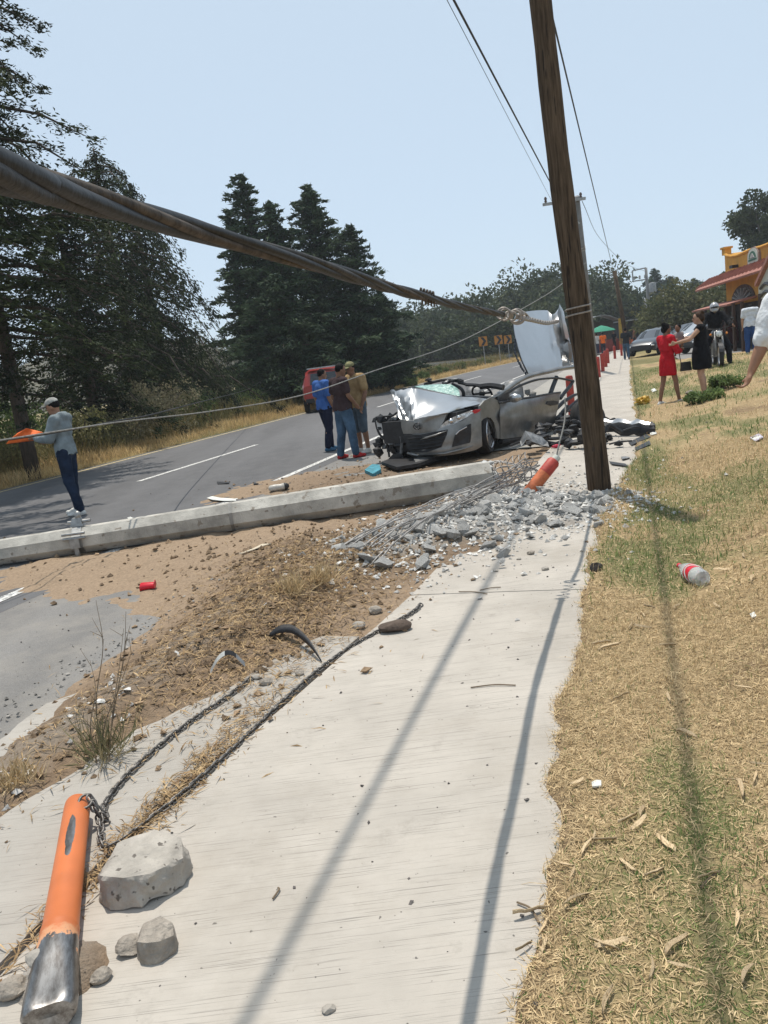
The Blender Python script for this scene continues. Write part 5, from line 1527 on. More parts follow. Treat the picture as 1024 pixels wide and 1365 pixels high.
part(roof, 'roof_edge_trim', MB().tube(smooth_path([cpl(*q, 1, 0.67 - 0.55 * max(0, (497 - q[1]) / 85) ** 1.3) for q in lft[:-1]], 4), [0.026] * 25, 6), pm('dark_blue_trim', (0.025, 0.035, 0.05), rough=0.5), local=True, smooth=True)
P = []
for k in range(22):
    c = cpl(689 + rr_.uniform(-2.5, 1.5) + 0.09 * max(0, 0), 0, 1, 0.7)
for k in range(20):
    f = k / 19
    q = (690 - 2.0 * math.sin(f * 3) + 14 * max(0, f - .55) * 2 * f, 432 + 66 * f)
    part(roof, 'torn_lining', MB().ell(cpl(q[0] - 1.5, q[1], 1, 0.66 - 0.55 * max(0, (497 - q[1]) / 85) ** 1.3), (0.02, 0.018, 0.035), 1, nz=0.8, seed=k), pm('dark_blue_trim', (0.025, 0.035, 0.05)), local=True)
part(roof, 'folded_flap', MB().grid([[cpl(743, 418, 1, .24), cpl(746, 405, 1, .22), cpl(750, 413, 1, .30)], [cpl(747, 436, 1, .38), cpl(750, 432, 1, .52), cpl(756, 436, 1, .42)], [cpl(751, 455, 1, .50), cpl(754, 451, 1, .60), cpl(760, 455, 1, .52)]], thick=0.01), M_silver, local=True, sa=30)
part(roof, 'folded_flap', MB().grid([[cpl(750, 460, 1, .56), cpl(757, 455, 1, .70), cpl(762, 460, 1, .58)], [cpl(752, 468, 1, .62), cpl(759, 470, 1, .76), cpl(764, 472, 1, .62)], [cpl(755, 476, 1, .66), cpl(758, 478, 1, .74), cpl(764, 484, 1, .66)]], thick=0.01), M_silver, local=True, sa=20)
# shattered windscreen and what is left of the cabin
ws = [[(360, 312, -.02), (500, 342, -.05), (640, 374, -.12), (772, 400, -.2)], [(405, 303, -.14), (540, 315, -.18), (670, 335, -.26), (768, 365, -.3)], [(455, 298, -.28), (580, 290, -.32), (690, 292, -.40), (752, 328, -.42)]]
G = subgrid([[cpl(*cA(x, y), 0, X - 0.05) for (x, y, X) in r_] for r_ in ws], 3)
for i, r_ in enumerate(G):
    for j, p in enumerate(r_):
        p.z += 0.015 * noise.noise(Vector((i, j, 1)))
part(car, 'windscreen', MB().grid(G, thick=0.006), M_glassb, local=True)
mb = MB()
for pts, r_ in (([(450, 288), (560, 262), (640, 250), (740, 258), (830, 290)], .025), ([(620, 292), (680, 262), (760, 250), (800, 262)], .03), ([(700, 288), (770, 318), (800, 352), (806, 395)], .028), ([(760, 275), (860, 292), (950, 300)], .022), ([(830, 292), (920, 296), (1010, 312)], .03), ([(960, 310), (1060, 300), (1170, 318)], .05)):
    part(car, 'roof_frame_scrap', MB().tube(smooth_path([cpl(*cA(*q), 0, -0.55) for q in pts], 4), r_, 6), M_blk, local=True)
for k in range(14):
    part(car, 'roof_frame_scrap', MB().ell(cpl(*cA(rr_.uniform(470, 800), rr_.uniform(240, 285)), 0, -0.5 - 0.2 * rr_.random()), (rr_.uniform(.02, .06), rr_.uniform(.02, .08), rr_.uniform(.012, .03)), 1, nz=0.7, seed=k), M_blk if k % 4 else M_grey, local=True)
part(car, 'dashboard', MB().ell((-0.62, 0.05, 0.74), (0.30, 0.72, 0.16), 2, nz=0.15), M_blk, smooth=True, local=True)
sw = cpl(*cA(975, 372), 0, -0.80)
P = [sw + Vector((0.10 * math.sin(a), 0.17 * math.cos(a), 0.14 * math.sin(a))) for a in np.linspace(0, 6.283, 25)]
st_w = part(car, 'steering_wheel', MB().tube(P, 0.018, 6), M_blk, smooth=True, local=True)
part(st_w, 'hub', MB().ell(sw, (0.04, 0.06, 0.05), 2).bar(sw + Vector((0, -.16, 0)), sw + Vector((0, .16, 0)), .03, .03), M_blk, local=True)
for y_ in (0.38, -0.38):
    st_ = part(car, 'seat', MB().ell((-1.35, y_, 0.42), (0.30, 0.26, 0.14), 2), M_grey, local=True, smooth=True)
    part(st_, 'backrest', MB().ell((-1.72, y_, 0.72), (0.12, 0.25, 0.32), 2, Matrix.Rotation(-0.35, 3, 'Y')), M_grey, local=True, smooth=True)
part(car, 'cabin_trim', MB().ell(cpl(703, 522, 1, 0.35), (0.10, 0.05, 0.08), 1, nz=.5).ell(cpl(710, 526, 1, 0.40), (0.14, 0.05, 0.06), 1, nz=.5, seed=3), pm('grey_trim', (0.3, 0.3, 0.29)), local=True)
# floor pan, dark boxes put in to block light under the car
part(car, 'floor_pan', MB().box((-0.75, 0, 0.24), (2.7, 1.46, 0.12)).box((-1.7, 0.1, 0.32), (0.9, 1.3, 0.14)), M_blk, local=True)
# wheels
def wheel(x, y, steer, r=0.315, wd=0.205):
    c = Vector((x, y, r))
    M = Matrix.Translation(c) @ Matrix.Rotation(steer, 4, 'Z') @ Matrix.Rotation(-math.pi / 2, 4, 'X')
    ro = part(car, 'wheel', MB().lathe([(0.06, -wd / 2 + .06), (0.20, -wd / 2 + .05), (0.21, 0.02), (0.21, wd / 2 - 0.03)], M, 24, caps=True), M_blk, local=True)
    part(ro, 'tyre', MB().lathe([(0.225, -wd / 2 + .01), (r * .9, -wd / 2), (r * .985, -wd / 2 + .025), (r, -wd / 4), (r, wd / 4), (r * .985, wd / 2 - .025), (r * .9, wd / 2), (0.225, wd / 2 - .01)], M, 32, caps=False), M_tyre, local=True, sa=40)
    rim = MB().lathe([(0.228, wd / 2 - .015), (0.222, wd / 2 + .002), (0.205, wd / 2 - .01), (0.205, wd / 2 - .04)], M, 32, caps=False)
    rim.lathe([(0.045, wd / 2 - .04), (0.04, wd / 2 - .012), (0.004, wd / 2 - .008)], M, 16)
    for k in range(10):
        a = k * math.pi / 5
        p0 = M @ Vector((0.03 * math.cos(a), 0.03 * math.sin(a), wd / 2 - .022)); p1 = M @ Vector((0.212 * math.cos(a), 0.212 * math.sin(a), wd / 2 - .014))
        rim.bar(p0, p1, 0.03, 0.016, up=(M.to_3x3() @ Vector((0, 0, 1))))
    part(ro, 'rim', rim, M_alloy, local=True, sa=40)
wheel(0.02, 0.74, R(15))
wheel(0.02, -0.74, R(15))

# ---- wreckage torn off the rear, lying behind the leaning pole
wk = gp(770, 585)
wr = thing('torn_rear_wreckage', 'heap of black rear-end wreckage lying behind the leaning pole', 'car wreckage', (wk.x, wk.y, 0))
for k in range(84):
    px, py = rr_.uniform(697, 832), rr_.uniform(564, 598)
    if px < 738: py = rr_.uniform(578, 600)
    if k > 60: px, py = rr_.uniform(738, 790), rr_.uniform(560, 590)
    p = gp(px, py + 6); p.z = 0.05 + rr_.uniform(0.02, 0.20) * (1 if px < 800 else .6)
    if k % 3 == 0:
        a = rr_.uniform(0, 6.3); L = rr_.uniform(.1, .3)
        part(wr, 'twisted_strut', MB().tube(smooth_path([p, p + Vector((math.cos(a) * L, math.sin(a) * L * .6, rr_.uniform(-.06, .14))), p + Vector((math.cos(a + .5) * L * 1.8, math.sin(a) * L, rr_.uniform(-.05, .05)))], 4), rr_.uniform(.012, .03), 6), M_blk)
    else:
        part(wr, 'crushed_piece', MB().ell(p, (rr_.uniform(.05, .16), rr_.uniform(.05, .14), rr_.uniform(.03, .10)), 1, rz3(rr_.uniform(0, 3)), nz=0.9, nf=2.2, seed=k + 50), M_blk if k % 6 else M_grey)
cr0 = [(693, 588), (700, 574), (709, 577), (722, 582), (730, 589)]
part(wr, 'crumpled_panel', MB().grid([[at(x, y, 11.1) for x, y in cr0], [at(x + 2, min(595, y + 12), 10.9 + .1 * (i % 2)) for i, (x, y) in enumerate(cr0)]], thick=.01), M_grey)
part(wr, 'tyre', MB().lathe([(0.2, -.1), (.29, -.1), (.31, -.06), (.31, .06), (.29, .1), (.2, .1)], Matrix.Translation(gp(785, 574) + Vector((0, 0, .24))) @ Matrix.Rotation(1.1, 4, 'X') @ Matrix.Rotation(.4, 4, 'Y'), 24, caps=False), M_tyre, sa=40)
part(wr, 'axle_tube', MB().tube([gp(745, 588) + Vector((0, 0, .1)), gp(800, 582) + Vector((0, 0, .16))], .035, 8), M_grey)
p = gp(742, 600)
part(wr, 'red_lamp_fragment', MB().ell(p + Vector((0, 0, .06)), (.08, .03, .03), 1, nz=.5), pm('bright_red_lens', (0.6, 0.02, 0.06), rough=.25))
part(wr, 'pale_fragment', MB().ell(gp(766, 592) + Vector((0, 0, .06)), (.12, .04, .025), 1, nz=.4), M_wht)
# torn bumper beam pointing at the lawn
q0, q1 = gp(800, 584), gp(870, 582)
bb = thing('torn_bumper', 'silver and black bumper torn off and lying across the sidewalk toward the lawn', 'bumper', (q0.x, q0.y, 0))
prof = []
for k in range(9):
    f = k / 8
    c = q0.lerp(q1, f) + Vector((0, 0, 0.13 + 0.08 * (1 - f) - 0.03 * math.sin(f * 3)))
    hgt_ = (0.05 + 0.075 * math.sin(f * 2.4 + .3)) * (1 + .25 * math.sin(k * 2.3))
    prof.append([c + Vector((0, 0.06, hgt_ * .8)), c + Vector((0, 0.01, hgt_)), c + Vector((0, -0.05, hgt_ * .62)), c + Vector((0, -0.13, 0.0)), c + Vector((0, -0.11, -hgt_ * .8))])
part(bb, 'painted_top', MB().grid([r_[:3] for r_ in prof], thick=.01), M_silver, sa=50)
part(bb, 'black_valance', MB().grid([r_[2:] for r_ in prof], thick=.012), M_blk, sa=50)
part(bb, 'black_end', MB().ell(q1 + Vector((0, 0, .13)), (.06, .10, .10), 1, nz=.5), M_blk)
# plates and scraps on the ground before the wreck
def flat_scrap(name, label, cat, pts, mat, z=0.03, th=0.012, bend=0.02, group=None):
    P = []
    for i, (x, y) in enumerate(pts):
        p = gp(x, y); p.z = max(surf(p), 0) + z + bend * noise.noise(Vector((i * 1.7, x, 0))); P.append(p)
    c = sum(P, Vector()) / len(P)
    return solo(name, MB().prism(P, (0, 0, -1), th), mat, label, cat, (c.x, c.y, 0), group)
flat_scrap('undertray', 'black plastic undertray lying on the dirt before the crushed front', 'car part', [(510, 626), (520, 620), (545, 619), (575, 616), (596, 613), (580, 620), (560, 626), (530, 631)], M_blk, z=0.10, th=.05, bend=.12)
flat_scrap('plastic_strip', 'narrow dark plastic strip on the dirt under the bumper', 'car part', [(553, 622), (575, 614), (600, 609), (602, 612), (580, 618), (556, 626)], M_grey, z=0.12, th=.03, bend=.1)
flat_scrap('teal_cloth', 'crumpled teal scrap at the corner of the crushed front', 'scrap', [(487, 633), (497, 625), (507, 626), (509, 633), (498, 637)], pm('teal_scrap', (0.05, 0.22, 0.28), var=.4, scale=12, rough=.7, bump=.8, bscale=20), z=.07, th=.05, bend=.1)
# ================================================================== PEOPLE
def remeshed(mb, voxel, it=6, name='body'):
    me = mb.mesh(name, [])
    o = bpy.data.objects.new('tmp', me)
    COL.objects.link(o)
    m = o.modifiers.new('r', 'REMESH'); m.mode = 'VOXEL'; m.voxel_size = voxel; m.use_smooth_shade = True
    if it:
        s = o.modifiers.new('s', 'SMOOTH'); s.factor = 0.5; s.iterations = it
    dg = bpy.context.evaluated_depsgraph_get()
    out = bpy.data.meshes.new_from_object(o.evaluated_get(dg))
    bpy.data.objects.remove(o); bpy.data.meshes.remove(me)
    out.name = name
    out.polygons.foreach_set('use_smooth', [True] * len(out.polygons))
    return out
def skin_mat(name, c):
    return pm('skin_' + name, c, var=0.12, scale=18, rough=0.55, bump=0.08, bscale=120, spec=0.35)
def cloth(name, c, var=0.18, sc=7):
    return pm('cloth_' + name, c, var=var, scale=sc, rough=0.92, bump=0.9, bscale=11, dist=0.035, spec=0.12)
V3 = Vector
BASE = dict(pelvis=(0, 0, .93), belly=(0, .012, 1.08), chest=(0, .0, 1.27), neck=(0, -.015, 1.43), head=(0, .02, 1.585),
            shL=(-.18, -.01, 1.395), shR=(.18, -.01, 1.395), elL=(-.23, -.03, 1.12), elR=(.23, -.03, 1.12), wrL=(-.235, .06, .88), wrR=(.235, .06, .88),
            hipL=(-.09, 0, .92), hipR=(.09, 0, .92), knL=(-.105, .025, .50), knR=(.105, .025, .50), anL=(-.11, -.025, .085), anR=(.11, -.025, .085), toL=(-.125, .14, .035), toR=(.125, .14, .035))
def person(label, loc, yaw, H, skin, pose=None, top=None, sleeve=0.5, bottom=None, legs=1.0, shoes=None, hair=None, cap=None, dress=None, voxel=0.014, build=1.0, group=None, hood=None, hair_style='short', look=(0, 0), hand_curl=0.5, helmet=None, head_scale=1.0, sleeves_loose=1.0, barefoot=False):
    k = H / 1.73
    J = {a: V3(b) * k for a, b in BASE.items()}
    for a, b in (pose or {}).items():
        J[a] = V3(b) * k
    root = thing('person', label, 'person', loc, yaw, group)
    bw = build * k
    def torso(mb, g, lo=True, hi=True):
        ch, be, pe = J['chest'], J['belly'], J['pelvis']
        mb.ell(ch, (.168 * bw + g, .105 * bw + g, .185 * k + g), 2)
        mb.caps(J['shL'], J['shR'], .058 * k + g, .058 * k + g)
        mb.ell(be, (.145 * bw + g, .100 * bw + g, .17 * k + g), 2)
        if lo:
            mb.ell(pe, (.160 * bw + g, .112 * bw + g, .125 * k + g), 2)
    def arm(mb, sd, g0, g1, frac):
        """arm clothed down to frac (1 = elbow, 2 = wrist)"""
        s, e, w = J['sh' + sd], J['el' + sd], J['wr' + sd]
        f = min(1, frac)
        mb.caps(s, s.lerp(e, f), .058 * k + g0, (.058 + (.045 - .058) * f) * k + g1)
        if frac > 1:
            f = frac - 1
            mb.caps(e, e.lerp(w, f), .044 * k + g0, (.044 + (.030 - .044) * f) * k + g1)
    def leg(mb, sd, g0, g1, frac):
        h, n, a = J['hip' + sd], J['kn' + sd], J['an' + sd]
        f = min(1, frac)
        mb.caps(h, h.lerp(n, f), .088 * bw + g0, (.088 + (.060 - .088) * f) * bw + g1)
        if frac > 1:
            f = frac - 1
            mb.caps(n, n.lerp(a, f), .058 * bw + g0, (.056 + (.040 - .056) * f) * bw + g1)
    # body: one continuous surface
    mb = MB()
    torso(mb, 0)
    hs = head_scale
    hd = J['head']
    fw = V3((math.sin(look[0]) * -1, math.cos(look[0]), 0)); fw = (fw * math.cos(look[1]) + V3((0, 0, math.sin(look[1])))).normalized()
    rt = fw.cross(V3((0, 0, 1))).normalized(); upv = rt.cross(fw)
    MH = Matrix((rt, fw, upv)).transposed()
    mb.caps(J['neck'] - V3((0, 0, .04 * k)), hd - upv * .06 * k - fw * .015 * k, .060 * k, .052 * k)
    mb.ell(hd + upv * .012 * k * hs, tuple(q * k * hs for q in (.076, .096, .108)), 2, MH)
    mb.ell(hd + fw * .038 * k * hs - upv * .065 * k * hs, tuple(q * k * hs for q in (.054, .052, .055)), 2, MH)
    mb.ell(hd + fw * .100 * k * hs - upv * .018 * k * hs, tuple(q * k * hs for q in (.014, .020, .024)), 1, MH)
    mb.ell(hd + fw * .088 * k * hs - upv * .060 * k * hs, tuple(q * k * hs for q in (.024, .012, .012)), 1, MH)
    for sg in (-1, 1):
        mb.ell(hd + rt * sg * .078 * k * hs - upv * .015 * k * hs - fw * .005 * k, tuple(q * k * hs for q in (.012, .022, .032)), 1, MH)
    for sd, sg in (('L', -1), ('R', 1)):
        s, e, w = J['sh' + sd], J['el' + sd], J['wr' + sd]
        mb.caps(s, e, .052 * k, .041 * k); mb.caps(e, e.lerp(w, .35), .041 * k, .042 * k); mb.caps(e.lerp(w, .35), w, .042 * k, .026 * k)
        d = (w - e).normalized()
        side = d.cross(V3((sg, 0, 0)))
        if side.length < .2: side = d.cross(V3((0, 1, 0)))
        side.normalize()                      # across the palm
        nrm = side.cross(d).normalized() * sg # palm faces the body
        pc = w + d * .048 * k
        mb.ell(pc, (.020 * k, .042 * k, .050 * k), 2, Matrix((nrm, side, d)).transposed())
        for q in range(4):
            b0 = pc + d * .036 * k + side * (q - 1.5) * .0195 * k
            Lf = (.034, .040, .038, .030)[q] * k
            b1 = b0 + (d * math.cos(hand_curl) - nrm * math.sin(hand_curl) * 0.8) * Lf
            b2 = b1 + (d * math.cos(hand_curl * 2.2) - nrm * math.sin(hand_curl * 2.2)) * Lf
            mb.caps(b0, b1, .0092 * k, .0085 * k, 8); mb.caps(b1, b2, .0085 * k, .0070 * k, 8)
        t0 = w + d * .022 * k + side * .030 * k
        t1 = t0 + (d * .7 + side * .7 - nrm * .3) * .038 * k
        mb.caps(t0, t1, .0115 * k, .0095 * k, 8); mb.caps(t1, t1 + (d - nrm * .35) * .030 * k, .0095 * k, .0075 * k, 8)
        h, n, a, t = J['hip' + sd], J['kn' + sd], J['an' + sd], J['to' + sd]
        mb.caps(h, n, .086 * bw, .056 * bw); mb.caps(n, n.lerp(a, .3) - V3((0, .012 * k, 0)), .054 * bw, .056 * bw); mb.caps(n.lerp(a, .3) - V3((0, .012 * k, 0)), a, .056 * bw, .036 * bw)
        heel = a + V3((0, -.03 * k, -.045 * k))
        mb.caps(heel, t, .034 * k, .028 * k); mb.caps(a, a.lerp(t, .6), .036 * k, .026 * k)
    body = remeshed(mb, voxel, 4, 'body')
    body.materials.append(skin)
    link('body', body, root)
    def piece(name, mb, mat, it=5, vx=None, hem=None):
        me = remeshed(mb, vx or voxel, it, name)
        if name in ('shirt', 'trousers', 'skirt') and voxel < .018:      # folds in the cloth
            nv = len(me.vertices)
            co = np.empty(nv * 3, np.float32); me.vertices.foreach_get('co', co); co = co.reshape(-1, 3)
            nr = np.empty(nv * 3, np.float32); me.vertices.foreach_get('normal', nr); nr = nr.reshape(-1, 3)
            kf = np.array([noise.noise(V3((q[0] * 9, q[1] * 9, q[2] * 5 + q[0] * 6 + len(name)))) + .5 * noise.noise(V3((q[0] * 22, q[1] * 22, q[2] * 12))) for q in co.tolist()])
            co = co + nr * (.004 + .010 * kf)[:, None].astype(np.float32)
            me.vertices.foreach_set('co', np.ascontiguousarray(co).ravel()); me.update()
        if hem is not None:
            co = np.empty(len(me.vertices) * 3, np.float32); me.vertices.foreach_get('co', co); co = co.reshape(-1, 3)
            wob = hem + .012 * np.sin(co[:, 0] * 40) + .010 * np.sin(co[:, 1] * 33)
            low = co[:, 2] < wob
            if len(hem_keep):
                for hk, hr in hem_keep:
                    low &= np.hypot(co[:, 0] - hk.x, co[:, 1] - hk.y) > hr
            co[low, 2] = wob[low]
            me.vertices.foreach_set('co', co.ravel()); me.update()
        me.materials.append(mat)
        return link(name, me, root)
    if top is not None:
        mb = MB(); torso(mb, .020 * k, lo=dress is None)
        if dress is None:
            pe = J['pelvis']
            mb.caps(pe + V3((-.05 * bw, .004, .08 * k)), pe + V3((-.05 * bw, .004, -.10 * k)), .130 * bw, .136 * bw); mb.caps(pe + V3((.05 * bw, .004, .08 * k)), pe + V3((.05 * bw, .004, -.10 * k)), .130 * bw, .136 * bw)
        for sd in 'LR':
            if sleeve > 0:
                arm(mb, sd, .018 * k * sleeves_loose, .020 * k * sleeves_loose, sleeve)
        if hood is not None:
            mb.ell(J['neck'] + V3((0, -.07 * k, .0)), (.12 * k, .07 * k, .075 * k), 2)
            mb.caps(J['neck'] + V3((-.07 * k, .03 * k, -.01 * k)), J['neck'] + V3((-.07 * k, -.06 * k, .02 * k)), .04 * k, .05 * k)
            mb.caps(J['neck'] + V3((.07 * k, .03 * k, -.01 * k)), J['neck'] + V3((.07 * k, -.06 * k, .02 * k)), .04 * k, .05 * k)
        hem_keep = []
        if sleeve > 0.3:
            for sd in 'LR':
                for f in (0.5, 1.0) if sleeve < 1.2 else (.5, 1.0, 1.35, 1.7, 2.0):
                    if f <= sleeve + .05:
                        q = J['sh' + sd].lerp(J['el' + sd], f) if f <= 1 else J['el' + sd].lerp(J['wr' + sd], f - 1)
                        if (q - J['pelvis']).to_2d().length > .20 * bw and q.z < J['pelvis'].z + .1: hem_keep.append((q, .07 * k))
        o = piece('shirt', mb, top, hem=J['pelvis'].z - .05 * k if dress is None else None)
    if dress is not None:
        mb = MB()
        pe = J['pelvis']; n_ = (J['knL'] + J['knR']) / 2
        z0, z1 = J['belly'].z, pe.z - dress * k
        prof = [(.140, z0 + .08 * k), (.150, z0), (.185, pe.z + .02 * k), (.200, pe.z - .10 * k), (.205, z1), (.05, z1 + .02 * k)]
        M = Matrix.Translation((pe.x, pe.y, 0)) @ Matrix.Diagonal((bw, bw * .80, 1, 1))
        mb.lathe([(r_, z_) for r_, z_ in prof], M, 20)
        piece('skirt', mb, bottom or top)
    elif bottom is not None:
        mb = MB()
        mb.ell(J['pelvis'] - V3((0, 0, .015 * k)), (.158 * bw, .114 * bw, .115 * k), 2)
        for sd in 'LR':
            leg(mb, sd, .014 * k, (.020 if legs < 1.6 else .022) * k, legs)
        piece('trousers', mb, bottom)
    if shoes is not None:
        for sd in 'LR':
            a, t = J['an' + sd], J['to' + sd]
            mb = MB()
            dn = V3((0, 0, -.012 * k))
            heel = a + V3((0, -.035 * k, -.045 * k)) + dn * .3
            mb.caps(heel, t + dn * .2, .041 * k, .035 * k); mb.caps(a + dn, a.lerp(t, .55), .045 * k, .034 * k)
            for v_ in mb.v:
                v_.z = max(v_.z, .002)
            piece('shoe', mb, shoes, 3)
    if hair is not None and helmet is None:
        mb = MB()
        mb.ell(hd + upv * .030 * k * hs - fw * .016 * k * hs, tuple(q * k * hs for q in (.084, .096, .100)), 2, MH)
        if hair_style in ('bun', 'long'):
            mb.ell(hd - fw * .075 * k * hs - upv * .005 * k, (.070 * k, .055 * k, .085 * k), 2)
        if hair_style == 'bun':
            mb.ell(hd - fw * .075 * k * hs + upv * .105 * k * hs, (.050 * k, .048 * k, .045 * k), 2)
        if hair_style == 'long':
            mb.caps(hd - fw * .07 * k, J['neck'] - V3((0, .07 * k, .06 * k)), .065 * k, .05 * k)
        for v_ in mb.v:   # hairline: keep the face free
            q = v_ - hd
            f_, u_ = q.dot(fw), q.dot(upv)
            if f_ > .03 * k * hs and u_ < .055 * k * hs:
                v_ -= fw * (f_ - .03 * k * hs)
        piece('hair', mb, hair, 2, voxel * .8)
    if cap is not None:
        mb = MB()
        mb.ell(hd + upv * .050 * k * hs - fw * .006 * k * hs, tuple(q * k * hs for q in (.088, .104, .082)), 2, MH)
        for v_ in mb.v:
            u_ = (v_ - hd).dot(upv)
            if u_ < .035 * k * hs: v_ += upv * (.035 * k * hs - u_)
        c = piece('cap', mb, cap, 1, voxel * .8)
        mb = MB().ell(hd + fw * .125 * k * hs + upv * .040 * k * hs, tuple(q * k * hs for q in (.072, .072, .011)), 2, MH)
        me = mb.mesh('cap_peak', cap, True); link('cap_peak', me, c)
    if helmet is not None:
        mb = MB().ell(hd + upv * .015 * k, (.128 * k, .150 * k, .140 * k), 2, MH).ell(hd + fw * .07 * k - upv * .07 * k, (.088 * k, .085 * k, .06 * k), 2, MH)
        c = piece('helmet', mb, helmet, 4)
        mb = MB().ell(hd + fw * .035 * k + upv * .012 * k, (.115 * k, .126 * k, .052 * k), 2, MH)
        link('visor', mb.mesh('visor', pm('visor_dark', (.012, .012, .015), rough=.12, bump=0), True), c)
    else:
        # eyes and brows
        for sg in (-1, 1):
            ec = hd + fw * .083 * k * hs + rt * sg * .031 * k * hs + upv * .010 * k * hs
            e = link('eye', MB().ell(ec, .0125 * k * hs, 1).mesh('eye', pm('eye_dark', (.05, .04, .035), rough=.3, bump=0), True), root)
        link('mouth', MB().ell(hd + fw * .098 * k * hs - upv * .060 * k * hs, tuple(q * k * hs for q in (.022, .006, .006)), 1, MH).mesh('mouth', pm('lips', (.20, .07, .06), bump=0), True), root)
    root['J'] = 0
    del root['J']
    return root, J
SK1, SK2, SK3 = skin_mat('tan', (.30, .16, .10)), skin_mat('brown', (.22, .115, .07)), skin_mat('light', (.42, .25, .17))
HB = pm('hair_black', (.007, .006, .006), var=.5, scale=40, spec=.12, rough=.75, bump=.6, bscale=60, stretch=(1, 1, .3))
HBr = pm('hair_brown', (.045, .025, .015), var=.5, scale=40, spec=.15, rough=.7, bump=.6, bscale=60, stretch=(1, 1, .3))
W_SH = cloth('white_shoe', (.62, .61, .58))
DEN = cloth('dark_denim', (.016, .026, .050), .4, 4); DENL = cloth('mid_denim', (.06, .105, .165), .4, 4)

# flagman
fp = gp(106, 686)
person('man in grey hooded sweatshirt and grey cap holding out an orange flag', fp, R(84), 1.74, SK1,
       pose=dict(chest=(0, -.01, 1.27), neck=(0, .005, 1.42), head=(0, .06, 1.575), belly=(0, .0, 1.08), shL=(-.18, -.01, 1.39), shR=(.18, -.01, 1.39), elL=(-.21, .10, 1.14), elR=(.21, .08, 1.13), wrL=(-.12, .33, 1.17), wrR=(.10, .30, 1.12),
                 knL=(-.10, .00, .50), knR=(.10, .05, .50), anL=(-.11, -.09, .085), anR=(.11, .06, .085), toL=(-.125, .08, .035), toR=(.125, .23, .035)),
       top=cloth('grey_hoodie', (.20, .235, .25)), sleeve=1.93, bottom=DEN, legs=1.95, shoes=W_SH, hair=HB, cap=cloth('cap_grey', (.34, .34, .32)), hood=True, voxel=.013, look=(0, -.25), hand_curl=.9, sleeves_loose=1.35, build=.95)
FD = fp.y - 0.05
fl = [[at(57, 586, FD + .12), at(40, 588, FD + .1), at(24, 590, FD + .06), at(8, 592, FD)], [at(58, 581, FD + .1), at(42, 580, FD + .02), at(27, 581, FD + .06), at(14, 585, FD)], [at(57, 576, FD + .1), at(45, 573, FD + .12), at(35, 571, FD), at(24, 577, FD + .05)]]
c = at(35, 580, FD)
solo('orange_flag', MB().grid(subgrid(fl, 4), thick=.003), pm('flag_orange', (.85, .16, .03), var=.15, scale=9, rough=.7, bump=.5, bscale=12), 'orange cloth flag held out by the man in the grey sweatshirt', 'flag', (c.x, c.y, 0), smooth=True)

# three men beside the wreck
GMn = 'men standing beside the wreck'
p = gp(441, 601)
person('man in a blue polo shirt and dark trousers, half hidden behind the jeans wearer', p, R(-52), 1.66, SK2, pose=dict(head=(0, .05, 1.57), knL=(-.10, .10, .50), anL=(-.11, .10, .085), toL=(-.125, .26, .035), anR=(.11, -.14, .10), toR=(.125, .02, .035), knR=(.10, -.03, .5)),
       top=cloth('blue_polo', (.055, .13, .36)), sleeve=.75, bottom=cloth('navy_trousers', (.016, .02, .04)), legs=1.95, shoes=cloth('blue_shoe', (.05, .12, .2)), hair=HB, group=GMn, look=(-.3, -.15), sleeves_loose=1.3, build=1.08)
p = gp(466, 611)
person('man in dark brown T-shirt, jeans and red shoes with his back turned', p, R(-58), 1.70, SK2, pose=dict(head=(.02, .05, 1.58), elL=(-.24, -.04, 1.12), wrL=(-.20, .12, .90), elR=(.23, .02, 1.12), wrR=(.18, .18, .95), anL=(-.13, -.10, .085), toL=(-.16, .05, .035), knL=(-.12, -.02, .5), anR=(.12, .08, .085), toR=(.15, .24, .035), knR=(.11, .06, .5)),
       top=cloth('brown_tee', (.055, .036, .038)), sleeve=.62, bottom=DENL, legs=1.95, shoes=cloth('red_shoe', (.42, .035, .035)), hair=HB, group=GMn, look=(-.2, -.2), sleeves_loose=1.3, build=1.12)
p = gp(486, 604)
person('man in tan T-shirt, olive cap and blue-grey shorts facing the other two', p, R(128), 1.72, SK2, pose=dict(head=(0, .07, 1.57), neck=(0, .02, 1.43), elR=(.25, -.03, 1.12), wrR=(.24, .05, .87), elL=(-.24, -.02, 1.12), wrL=(-.22, .08, .88)),
       top=cloth('tan_tee', (.33, .225, .115)), sleeve=.70, bottom=cloth('slate_shorts', (.085, .115, .145)), legs=1.12, shoes=W_SH, hair=HB, cap=cloth('cap_olive', (.20, .19, .10)), group=GMn, look=(.25, -.2), sleeves_loose=1.4, build=1.05)

